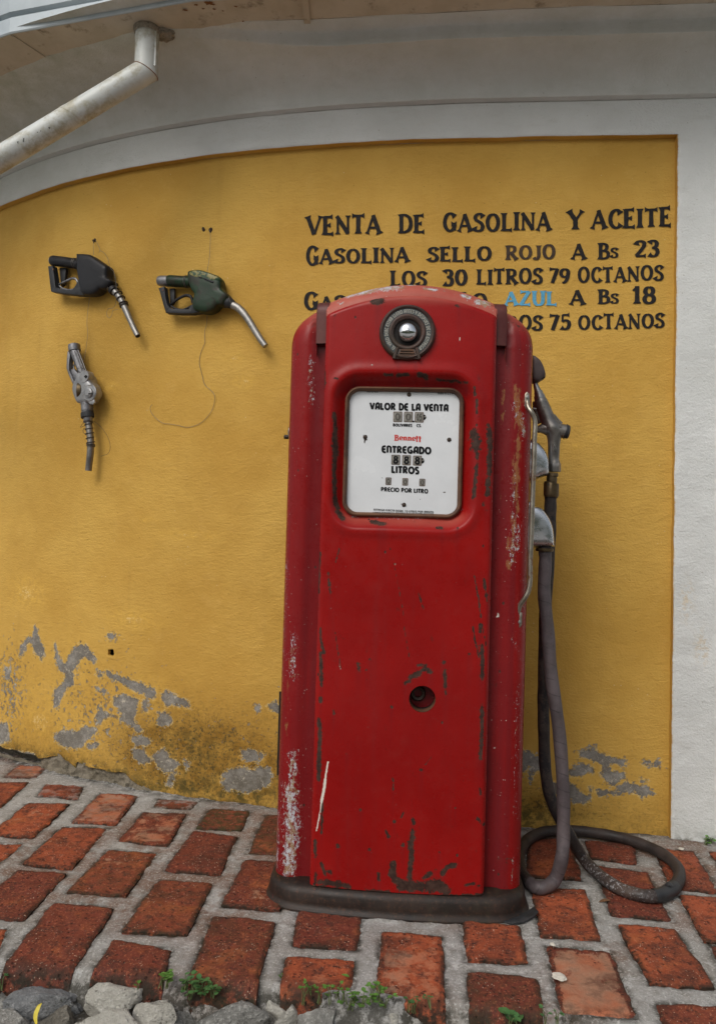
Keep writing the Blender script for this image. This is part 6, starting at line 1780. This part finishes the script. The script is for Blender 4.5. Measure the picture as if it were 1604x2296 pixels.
mb.build('grip_cap', M['greymetal'], noz2, angle=50)
mb = MB()
for x in (464, 480):
    th = np.linspace(0, 2 * math.pi, 20); c0 = F2(KN2, (x, 248)); uv = F2(KN2, (x + 4, 170)) - c0; uv /= np.linalg.norm(uv)
    mb = MB(); mb.tube([c0 + 79 * s2 * (uv * math.cos(a) + n2_ * math.sin(a)) for a in th], .0009, 6)
    mb.build('binding_wire', M['wire'], noz2)
mb = MB()
th = np.linspace(0, 2 * math.pi, 20); c0 = F2(KN2, (1050, 500)); uv = F2(KN2, (1030, 432)) - c0; uv /= np.linalg.norm(uv)
mb.tube([c0 + 70 * s2 * (uv * math.cos(a) + n2_ * math.sin(a)) for a in th], .0008, 6)
mb.build('binding_wire', M['wire'], noz2)
mb = MB()
mb.prism([F2(KN2, p) for p in [(138, 345), (212, 326), (222, 420), (236, 500), (250, 560), (290, 605), (232, 660), (200, 560), (165, 430)]], n2_, -.008, .016, 0, .002)
mb.prism([F2(KN2, p) for p in [(230, 660), (275, 595), (330, 612), (450, 618), (520, 614), (560, 560), (600, 520), (660, 655), (560, 672), (400, 672)]], n2_, -.010, .0165, 0, .002)
mb.prism([F2(KN2, p) for p in [(232, 325), (292, 318), (292, 475), (270, 530), (238, 540)]], n2_, -.022, -.010, 0, .001)
mb.lathe([(13 * s2, 0), (11 * s2, .002), (0, .0025)], F2(KN2, (168, 358), .016), n2_, 12, 1)
mb.build('lever_guard', [M['greypl'], M['rim']], noz2, angle=35)
mb = MB()
mb.tube([F2(KN2, (258, 545), -.004), F2(KN2, (345, 478), -.004), F2(KN2, (430, 432), -.004), F2(KN2, (485, 424), -.004), F2(KN2, (530, 450), -.004), F2(KN2, (548, 520), -.004)], np.array([14, 17, 18, 20, 20, 16]) * s2, 12, 0, True, 4)
mb.tube([F2(KN2, (270, 555), -.006), F2(KN2, (330, 595), -.006), F2(KN2, (430, 605), -.006), F2(KN2, (540, 560), -.006)], np.array([14, 15, 15, 18]) * s2, 10, 0, True, 4)
mb.build('trigger_lever', M['blackpl'], noz2, angle=60)
mb = MB()
mb.tube([F2(KN2, (960, 492)), F2(KN2, (975, 500)), F2(KN2, (1020, 522)), F2(KN2, (1040, 532)), F2(KN2, (1044, 534)), F2(KN2, (1062, 545))], np.array([82, 80, 70, 64, 60, 56]) * s2, 20)
mb.build('spout_collar', M['greypl'], noz2, angle=35)
mb = MB()
mb.tube([F2(KN2, p) for p in [(1048, 540), (1090, 560), (1150, 600), (1215, 670), (1280, 765), (1350, 880), (1420, 990), (1482, 1072)]], np.array([50, 50, 49, 48, 46, 44, 42, 40]) * s2, 20, 0, True, 4)
spn = mb.build('spout', M['spout'], noz2, angle=60)

# --- grey die-cast nozzle
F3, n3, p3 = wall_frame(KN3((500, 900)), .042)
s3 = px_scale(p3, .1342)
noz3 = thing('fuel_nozzle', 'grey die-cast nozzle with round caps and spring-wound spout, hanging below the black one', 'fuel nozzle', tuple(F3(KN3, (520, 2240))), 0, 'fuel nozzles hung on the wall')
mb = MB()
P = [F3(KN3, p) for p in [(375, 600), (470, 575), (585, 640), (600, 740), (650, 790), (690, 900), (690, 980), (640, 1070), (580, 1115), (470, 1120), (375, 1108), (330, 1010), (302, 930), (298, 830), (330, 745), (360, 690)]]
mb.pillow(P, n3, .030, .024, 0, 2)
mb.build('nozzle_body', M['palemetal'], noz3, angle=70)
mb = MB()
hp = [(290, 225), (330, 330), (385, 470), (430, 590), (450, 640)]
mb.tube([F3(KN3, p, -.004) for p in hp], np.array([84, 82, 78, 74, 70]) * s3, 20, 0, True, 3)
for o_ in (-46, -12, 24, 55):
    dd = .0
    zf = math.sqrt(max(0, 1 - (o_ / 84) ** 2)) * 84 * s3
    mb.tube([F3(KN3, (p[0] + o_, p[1] - o_ * .3), zf - .0035) for p in hp[:-1]], 9 * s3, 8, 0, True, 3)
mb.build('grip', M['greymetal'], noz3, angle=60)
mb = MB()
mb.tube([F3(KN3, (280, 118), -.004), F3(KN3, (281, 126), -.004), F3(KN3, (285, 180), -.004), F3(KN3, (292, 228), -.004), F3(KN3, (293, 232), -.004)], np.array([84, 98, 102, 100, 86]) * s3, 24)
mb.build('grip_cap', M['greymetal'], noz3, angle=40)
mb = MB()
c = F3(KN3, (475, 658), .016)
mb.lathe([(100 * s3, -.020), (104 * s3, .0), (104 * s3, .007), (98 * s3, .0095), (0, .0095)], c, n3, 32, 0)
sq = [F3(KN3, p, .016 + .0097) for p in [(475, 622), (508, 655), (475, 688), (442, 655)]]
mb.add(sq, [[3, 2, 1, 0]], 1)
mb.build('upper_cap', [M['palemetal'], M['dark']], noz3, angle=35)
mb = MB()
c = F3(KN3, (555, 930), .018)
mb.lathe([(138 * s3, -.020), (142 * s3, -.002), (142 * s3, .004), (130 * s3, .0065), (124 * s3, .0050), (118 * s3, .0050), (82 * s3, .0058), (78 * s3, .013), (52 * s3, .015), (50 * s3, .0165), (0, .0165)], c, n3, 40, 0)
mb.box(F3(KN3, (553, 938), .018 + .0166), (52 * s3 * 2, .0006, 12 * s3), rotz(math.atan2(n3[1], n3[0]) + math.pi / 2), 1)
P = [F3(KN3, p, .018) for p in [(525, 1050), (630, 1040), (632, 1090), (605, 1120), (560, 1118), (530, 1090)]]
mb.prism(P, n3, -.004, .004, 0, .001)
mb.build('valve_cover', [M['palemetal'], M['dark']], noz3, angle=35)
mb = MB()
sideaxis = -np.cross(n3, np.array([0, 0, 1.0])); sideaxis = sideaxis if sideaxis[0] < 0 else -sideaxis
sa = sideaxis * .80 + n3 * .60; sa /= np.linalg.norm(sa)
c = F3(KN3, (352, 888), .010)
mb.lathe([(138 * s3, -.012), (140 * s3, 0), (132 * s3, .003), (0, .003)], c, sa, 36, 0)
mb.build('side_cover', M['brass'], noz3, angle=35)
mb = MB()
mb.tube([F3(KN3, (490, 1095)), F3(KN3, (495, 1180)), F3(KN3, (500, 1265))], np.array([98, 96, 94]) * s3, 24)
mb.tube([F3(KN3, (500, 1255)), F3(KN3, (501, 1262)), F3(KN3, (504, 1335)), F3(KN3, (505, 1342))], np.array([98, 108, 108, 98]) * s3, 24, 1)
mb.tube([F3(KN3, (508, 1335)), F3(KN3, (516, 1410)), F3(KN3, (520, 1430))], np.array([76, 72, 58]) * s3, 24)
mb.build('spout_collar', [M['greymetal'], M['greypl']], noz3, angle=35)
mb = MB()
mb.tube([F3(KN3, p) for p in [(518, 1400), (532, 1520), (546, 1640), (556, 1740), (556, 1830), (548, 1960), (532, 2100), (518, 2228)]], np.array([56, 56, 56, 56, 57, 56, 54, 53]) * s3, 20, 0, True, 3)
mb.build('spout', M['nozzlecast'], noz3, angle=60)
mb = MB()
hel = []
for i in range(120):
    t = i / 119; y = 1440 + 380 * t; x = 522 + 36 * min(1, t * 1.1)
    a = t * 2 * math.pi * 5
    c0 = F3(KN3, (x, y)); u = F3(KN3, (x + 10, y)) - c0; u /= np.linalg.norm(u)
    hel.append(c0 + 66 * s3 * (u * math.cos(a) + n3 * math.sin(a)))
mb.tube(hel, 7 * s3, 6)
for y in (1790, 1815):
    c0 = F3(KN3, (557, y)); mb.tube([c0 + 66 * s3 * (u * math.cos(a) + n3 * math.sin(a)) for a in np.linspace(0, 2 * math.pi, 20)], 8 * s3, 6)
mb.build('spout_spring', M['darkwire'], noz3)
mb = MB()
P = [F3(KN3, p) for p in [(196, 235), (225, 262), (236, 320), (222, 420), (214, 540), (255, 640), (300, 740), (296, 815), (262, 740), (205, 610), (178, 520), (182, 380)]]
mb.prism(P, n3, -.012, .008, 0, .0015)
mb.prism([F3(KN3, p) for p in [(214, 535), (280, 528), (340, 600), (365, 650), (335, 735), (300, 745), (255, 640)]], n3, -.012, .0, 0, .001)
mb.tube([F3(KN3, (290, 430), -.012), F3(KN3, (272, 490), -.012), F3(KN3, (285, 540), -.012)], 14 * s3, 10, 0, True, 3)
mb.build('lever_guard', M['greymetal'], noz3, angle=35)
mb = MB()
def wl(fr, K, pts, r, n_=6, sm=4, d=0.0):
    mb = MB(); mb.tube([fr(K, p, d) for p in pts], r, n_, 0, True, sm); mb.build('binding_wire', M['darkwire'], noz3)
c0 = F3(KN3, (505, 1230)); u = F3(KN3, (600, 1222)) - c0; L0 = np.linalg.norm(u); u /= L0
mb.tube([c0 + (98 * s3) * (u * math.cos(a) + n3 * math.sin(a)) + np.array([0, 0, .001 * math.sin(2 * a)]) for a in np.linspace(0, 2 * math.pi, 24)], .0008, 6)
c0 = F3(KN3, (515, 1405))
for q_ in (0, 6):
    mb.build('binding_wire', M['darkwire'], noz3); mb = MB()
    mb.tube([c0 + np.array([0, 0, -q_ * s3 * 2]) + (80 * s3) * (u * math.cos(a) + n3 * math.sin(a)) + np.array([0, 0, .0016 * math.sin(2 * a + q_)]) for a in np.linspace(0, 2 * math.pi, 24)], .0008, 6)
wl(F3, KN3, [(600, 1400), (640, 1420), (700, 1470), (780, 1560), (840, 1660), (872, 1750), (882, 1820), (874, 1890), (840, 1945), (790, 1965), (730, 1985)], .0007, d=-.02)
wl(F3, KN3, [(460, 1425), (420, 1445), (385, 1500), (430, 1485), (465, 1475)], .0009)
wl(F3, KN3, [(475, 1520), (440, 1525), (428, 1565), (445, 1605), (480, 1600)], .0009)
wl(F3, KN3, [(580, 1150), (600, 1170), (580, 1190), (605, 1215), (590, 1225)], .0009)
wl(F3, KN3, [(330, 520), (390, 508), (470, 525)], .0009, d=.024)
mb.build('binding_wire', M['darkwire'], noz3)

# ---- wires and fixings
def wire(label, runs, r, matn, group='wires on the ochre wall'):
    pts0 = []
    mb = MB()
    for pts in runs:
        P = []
        for (x, y, d) in pts:
            Xw, zw = on_wall(*K3((x, y)), d)
            P.append(wall_pt(Xw, zw, 0) * 0 + on_plane(*K3((x, y)), wall_pt(Xw, zw, d), np.array([*map(float, wall_n(Xw)), 0.0])))
        rr_ = random.Random(len(P))
        mb.tube(P, r, 6, 0, True, 5)
        pts0 += P
    base = pts0[int(np.argmin([p[2] for p in pts0]))]
    mb.v = [v - base for v in mb.v]
    o = mb.build('wire', matn, None, angle=180); o.location = base
    tag(o, label, 'wire', group)
    return o
wire('thin wire looped over the black nozzle and curling beside its spout', [[(424, 165, .008), (419, 185, .010), (418, 215, .02), (420, 262, .04)],
     [(432, 170, .008), (445, 195, .008), (455, 215, .008), (460, 232, .010), (480, 243, .012), (497, 262, .015), (508, 285, .02), (516, 318, .03), (524, 342, .04), (540, 360, .055), (551, 395, .06), (557, 440, .062), (560, 490, .062), (558, 525, .06), (552, 565, .05), (535, 585, .045), (512, 588, .045), (501, 605, .045), (503, 632, .045), (517, 644, .045), (531, 628, .045), (535, 606, .045), (540, 598, .045), (570, 592, .045)],
     [(460, 232, .010), (452, 245, .008)]], .0007, M['wire'])
wire('thin wire hanging from the black nozzle down to the grey nozzle', [[(398, 512, .030), (392, 545, .022), (386, 590, .014), (381, 640, .011), (380, 690, .010), (384, 740, .010), (378, 800, .010), (370, 855, .012), (360, 905, .020)]], .0007, M['wire'])
wire('long wire behind the green nozzle hanging into a wide loose curl', [[(1128, 105, .008), (1133, 145, .008), (1131, 200, .010), (1127, 270, .012), (1120, 320, .016), (1114, 362, .024), (1113, 450, .008), (1113, 620, .014), (1110, 680, .010), (1099, 720, .008), (1097, 760, .008), (1099, 795, .008), (1085, 830, .008), (1072, 865, .008), (1065, 920, .008), (1075, 965, .008), (1086, 1010, .008), (1098, 1052, .008), (1130, 1082, .008), (1152, 1105, .010), (1160, 1130, .010), (1155, 1168, .008), (1144, 1205, .008), (1115, 1248, .008), (1080, 1282, .008), (1035, 1304, .008), (985, 1313, .008), (940, 1302, .008), (890, 1293, .008), (845, 1288, .008), (805, 1262, .008), (775, 1228, .008), (765, 1200, .010), (770, 1182, .012), (778, 1174, .014)]], .0007, M['wire'])
def plug(label, pts, name, matn, r=.006):
    X0, z0 = on_wall(*K3(pts[0]))
    b0 = float(bulge(np.array(X0), np.array(z0)))
    n_ = np.array([*map(float, wall_n(X0)), 0.0]); c = wall_pt(X0, z0, b0)
    V = Vc * (1 + .7 * fbm(Vc + pts[0][0], 1.7, 3, 5)[:, None]) * r
    V[:, 1] *= .8
    mb = MB(); mb.add(V, Fc)
    if name == 'nail':
        mb.tube([np.array([0, 0, 0]), n_ * .016 + np.array([.002, 0, -.004]), n_ * .018 + np.array([.010, 0, -.016])], .0016, 6, 0, True, 3)
    o = mb.build(name, matn, None, angle=180); o.location = c
    tag(o, label, 'nail' if name == 'nail' else 'wall plug', 'fixings in the wall'); return o
plug('rusty bent nail above the black nozzle holding its wire', [(432, 172)], 'nail', M['innards'], .006)
plug('dark ragged wall plug left of the wire above the green nozzle', [(1090, 102)], 'wall_plug', M['innards'], .0068)
plug('dark plug with chipped plaster from which the long wire hangs', [(1134, 104)], 'wall_plug', M['innards'], .0080)

# ================================================================== STREET EDGE: stones, weeds, litter
STONE_M = {'blue': mat_stone('blue_grey_stone', (.17, .175, .18), (.27, .275, .275), (.5, .5, .49), .35), 'pale': mat_stone('pale_stone', (.40, .38, .33), (.56, .54, .48), (.62, .6, .55), .4),
           'grey': mat_stone('grey_stone', (.20, .195, .178), (.35, .342, .315), (.58, .57, .53), .6), 'brown': mat_stone('brown_grey_stone', (.135, .122, .098), (.22, .20, .165), (.42, .4, .35), .35)}
def stone(label, box, tone, seed, zc=-.050, hz=.045, dep=None, cuts=9, rot=0.0):
    x0, y0, x1, y1 = box
    ym = (y0 + y1) / 2
    c = ground((x0 + x1) / 2, y0 + (y1 - y0) * .55, zc + hz * .55)
    L = ground(x0, ym, zc + hz * .5); R = ground(x1, ym, zc + hz * .5)
    hx_ = np.linalg.norm(R - L) / 2 * 1.22
    yb = ground((x0 + x1) / 2, y0, zc + hz)[1]; yf_ = ground((x0 + x1) / 2, min(y1, 2330), zc)[1]
    hy = max(.03, (yb - yf_) / 2 * 1.05) if dep is None else dep
    cy = (yb + yf_) / 2
    rng = random.Random(seed)
    V = Vc.copy()
    for i in range(cuts):
        n = np.array([rng.gauss(0, 1), rng.gauss(0, 1), rng.gauss(0, .8)]); n /= np.linalg.norm(n)
        d = rng.uniform(.38, .72)
        V -= np.maximum(0, V @ n - d)[:, None] * n * .97
    V /= np.abs(V).max(0)
    V = V * (1 + .14 * fbm(V, 2.2, 4, seed)[:, None] + .07 * fbm(V, 9, 4, seed + 5)[:, None])
    V = V * np.array([hx_, hy * 1.1, hz])
    V[:, 2] += .010 * fbm(V, 26, 4, seed + 9)
    V = V @ rotz(rot).T
    mb = MB(); mb.add(V, Fc)
    o = mb.build('stone', STONE_M[tone], None, angle=38)
    o.location = (float((L[0] + R[0]) / 2), float(cy), zc)
    tag(o, label, 'stone', 'rubble stones along the pavement edge')
    return o
def bx(fn, a, b): return (*fn(a), *fn(b))
stone('broad flat blue-grey stone, against the left end of the brick edge', bx(G3, (75, 500), (495, 665)), 'blue', 1, -.060, .042, None, 11, .12)
stone('whitish rounded stone under the second edge brick, left of the blocky pale one', bx(G3, (500, 530), (775, 675)), 'pale', 2, -.058, .050)
stone('blocky pale square-topped stone left of the large weed clump', bx(G3, (765, 545), (1030, 760)), 'pale', 3, -.058, .052, None, 12)
stone('large lumpy grey stone in front of the left weed clump', bx(G3, (1050, 605), (1450, 780)), 'grey', 4, -.066, .056)
stone('grey speckled stone at the bottom left corner of the street edge', bx(G3, (-60, 622), (175, 790)), 'grey', 5, -.070, .042)
stone('brownish wedge stone beside the yellow leaf', bx(G3, (205, 642), (432, 780)), 'brown', 6, -.072, .040, None, 12, .5)
stone('long pale low stone cut by the bottom edge below the whitish pair', bx(G3, (420, 682), (870, 800)), 'pale', 7, -.074, .040, None, 8)
stone('small pale crusty stone just in front of the third brick gap', bx(G4, (98, 690), (320, 775)), 'pale', 8, -.058, .034)
stone('pale stone half hidden under the small crusty one', bx(G4, (110, 745), (300, 900)), 'pale', 9, -.074, .048)
stone('dull grey stone below the clover sprigs', bx(G4, (330, 752), (585, 900)), 'grey', 10, -.070, .046)
stone('pale knobbly stone in front of the clover clump', bx(G4, (745, 755), (955, 900)), 'pale', 11, -.068, .046)
stone('wide grey stone at the bottom edge under the pale-topped brick', bx(G4, (900, 775), (1300, 910)), 'grey', 12, -.072, .044)
stone('low white stone at the bottom edge beside the broad-leaved weed', bx(G5, (70, 832), (260, 930)), 'pale', 13, -.078, .036)
stone('small grey stone touching the left frame edge', bx(G3, (-30, 582), (68, 625)), 'grey', 14, -.066, .026)
stone('small flat grey stone between the long pale and the lumpy grey stones', bx(G3, (880, 722), (1105, 790)), 'grey', 15, -.078, .030)

mb = MB(); rg = random.Random(77)
Vs = Vc[::1]
icp = bmesh.new(); bmesh.ops.create_icosphere(icp, subdivisions=2, radius=1)
Vp = np.array([v.co[:] for v in icp.verts]); Fp = [[v.index for v in f.verts] for f in icp.faces]; icp.free()
for i in range(420):
    X_ = rg.uniform(-1.0, 1.0); Y_ = float(front_y(X_)) - .02 - abs(rg.gauss(0, .09))
    r_ = .004 + .012 * rg.random() ** 2.5
    V = Vp * (1 + .7 * fbm(Vp + i, 1.4, 2, i)[:, None]) * np.array([r_ * 1.2, r_, r_ * .7])
    mb.add(V + np.array([X_, Y_, -.080 + r_ * .4]), Fp)
o = mb.build('gravel', STONE_M['grey'], None, angle=35); tag(o, kind='stuff'); o['label'] = 'small grey grit and pebbles between the rubble stones at the street edge'; o['category'] = 'gravel'
def edge_ground(p, z0):
    c = ground(*p, z0)
    lim = float(front_y(c[0])) - .016
    if z0 < -.02 and c[1] > lim: c = at_depth(*p, lim)
    return c
def weed(label, pts, nleaf, size, matn, seed, spread=.03, z0=-.055, tall=.03, group='weeds along the pavement edge'):
    rng = random.Random(seed)
    c0 = np.mean([edge_ground(p, z0) for p in pts], 0)
    t = thing('weed', label, 'weed', (float(c0[0]), float(c0[1]), z0), 0, group)
    mbL, mbS = MB(), MB()
    for p in pts:
        c = edge_ground(p, z0)
        for _ in range(nleaf):
            a = rng.uniform(0, 2 * math.pi); r_ = spread * math.sqrt(rng.random())
            tip = c + np.array([math.cos(a) * r_, math.sin(a) * r_ * .8, tall * rng.uniform(.3, 1)])
            mbS.tube([c + np.array([rng.uniform(-.005, .005), rng.uniform(-.005, .005), -.005]), (c + tip) / 2 + np.array([0, 0, tall * .25]), tip], [.0011, .0009, .0007], 5, 0, False)
            for k in range(rng.choice([2, 3, 3])):
                b = a + rng.uniform(-1.6, 1.6); s_ = size * .78 * rng.uniform(.5, 1.2)
                dr = np.array([math.cos(b), math.sin(b), rng.uniform(-.1, .45)]); dr /= np.linalg.norm(dr)
                sd_ = np.cross(dr, [0, 0, 1]); sd_ /= np.linalg.norm(sd_); upv = np.cross(sd_, dr)
                rows = []
                for q_ in np.linspace(0, 1, 6):
                    w_ = .42 * math.sin(math.pi * min(1, q_ * .92 + .06)) ** .8
                    cc = tip + dr * s_ * q_ + upv * s_ * (-.25 * (q_ - .4) ** 2)
                    rows.append([cc - sd_ * s_ * w_ + upv * s_ * .10, cc, cc + sd_ * s_ * w_ + upv * s_ * .10])
                mbL.grid(np.array(rows))
    mbS.build('stem', M['stem'], t, angle=180); mbL.build('leaves', matn, t, angle=180)
    return t
weed('bushy dark green weed clump between the blocky pale stone and the large grey stone', [G3(p) for p in [(1030, 540), (1090, 560), (1130, 575), (1190, 585), (1060, 595)]], 6, .015, M['leafdark'], 1, .020, -.055, .022)
weed('small weed sprouting over the whitish stones below the second edge brick', [G3(p) for p in [(895, 535), (930, 530)]], 5, .014, M['leaf'], 2, .018)
weed('tiny single-leaf sprig between the two whitish stones', [G3((770, 575))], 2, .012, M['leaf'], 3, .006)
weed('bright clover clump under the mortar gap left of the pale-topped brick', [G4(p) for p in [(670, 720), (720, 735), (780, 700), (830, 690), (860, 740), (640, 755)]], 5, .013, M['leaf'], 4, .018, -.055, .022)
weed('scattered clover sprigs below the brick with a small round hole', [G4(p) for p in [(375, 660), (345, 725), (445, 715), (505, 712), (560, 690), (605, 715)]], 3, .010, M['leaf'], 5, .010)
weed('little sprig on the mortar beside the brick with a small round hole', [G4((200, 575))], 3, .008, M['leaf'], 6, .008, -.01, .012)
weed('broad-leaved weed at the bottom edge near the low white stone', [G5(p) for p in [(285, 885), (330, 900)]], 2, .030, M['leafdark'], 7, .012, -.07, .030)
weed('thin sprigs under the front of the pale-topped brick', [G4(p) for p in [(1150, 745), (1060, 785), (1020, 770)]], 3, .010, M['leafdark'], 8, .012)
weed('small grassy weed at the foot of the white pilaster', [(1592, 1888), (1580, 1893)], 5, .014, M['leaf'], 9, .016, 0.0, .02)
weed('sprig of weed at the far left frame edge by the street', [G3((8, 545))], 4, .012, M['leafdark'], 10, .010)
weed('small dark sprig at the bottom edge right of the broad-leaved weed', [G5((510, 858)), G5((580, 856))], 3, .012, M['leafdark'], 11, .010)

def blade(name, label, cat, pts, w, matn, z, lift, group=None, thick=.0006):
    P = np.array([ground(*p, z) for p in pts]); P[:, 2] += np.array(lift)
    P = catmull(P, 5)
    t = np.gradient(P, axis=0); t /= np.linalg.norm(t, axis=1)[:, None]
    s_ = np.cross(t, [0, 0, 1]); s_ /= np.linalg.norm(s_, axis=1)[:, None]
    ww = w * np.sin(np.linspace(.12, math.pi - .08, len(P))) ** .7
    base = P[0].copy()
    rows = np.stack([P - s_ * ww[:, None], P + np.array([0, 0, -.12 * w]), P + s_ * ww[:, None]], 1) - base
    mb = MB(); mb.grid(rows); mb.grid((rows - np.array([0, 0, thick]))[:, ::-1])
    o = mb.build(name, matn, None, angle=180); o.location = base
    tag(o, label, cat, group); return o
blade('fallen_leaf', 'slender bright yellow leaf on the stones at bottom left', 'leaf', [G3((205, 760)), G3((198, 715)), G3((215, 675)), G3((232, 648))], .0042, M['yleaf'], -.03, [0, .004, .008, .006], 'fallen leaves')
blade('fallen_leaf', 'dry brown leaf lying among the clover sprigs', 'leaf', [G4((355, 735)), G4((395, 715)), G4((432, 705))], .010, M['dleaf'], -.05, [0, .006, .002], 'fallen leaves')
blade('fallen_leaf', 'second dry brown leaf nearer the clover clump', 'leaf', [G4((455, 745)), G4((480, 725)), G4((498, 715))], .008, M['dleaf'], -.05, [0, .004, .002], 'fallen leaves')
blade('fallen_leaf', 'small green leaf lying on the brick with a small round hole', 'leaf', [G4((588, 540)), G4((612, 552)), G4((635, 560))], .004, M['leaf'], .012, [0, .002, .001], 'fallen leaves')
blade('fallen_leaf', 'tan curled leaf on the mortar beside the bent hose', 'leaf', [G2((735, 665)), G2((780, 662)), G2((815, 660))], .007, M['dleaf'], .004, [0, .004, .002], 'fallen leaves')

# strip of rubber under the pump's corner
P = [G5(p) for p in [(240, 205), (330, 178), (435, 138), (465, 168), (440, 188), (380, 208), (300, 220)]]
mb = MB(); Pg = np.array([ground(*p, .006) for p in P]); lift = np.array([0, .001, .010, .010, .006, .001, 0]); Pg[:, 2] += lift
base = Pg[0].copy(); Q = Pg - base
nq = len(Q); c = Q.mean(0)
mb.prism(Q, (0, 0, 1), -.0015, .002, 0, .0008)
o = mb.build('rubber_strip', M['tape'], None, angle=40); o.location = base
tag(o, 'flat black rubber strip poking out from under the pump\'s right corner', 'rubber strip')
# chalky disc on the pale brick, and a small chip near it
for nm, lb, p, r_, fl in (('lime_spot', 'round chalky white spot on the pale-topped brick', G5((598, 556)), .015, .14), ('lime_spot', 'tiny white chip at the pale-topped brick\'s upper corner', G5((557, 350)), .006, .4), ('lime_spot', 'white chip on the brick right of the hose', G2((1345, 272)), .008, .4)):
    c = ground(*p, .010)
    V = Vc * (1 + .5 * fbm(Vc + c[0], 1.8, 3, 3)[:, None]) * np.array([r_, r_ * 1.0, r_ * fl])
    mb = MB(); mb.add(V, Fc); o = mb.build(nm, M['gum'], None, angle=180); o.location = c; tag(o, lb, 'white spot', 'white spots on the bricks')
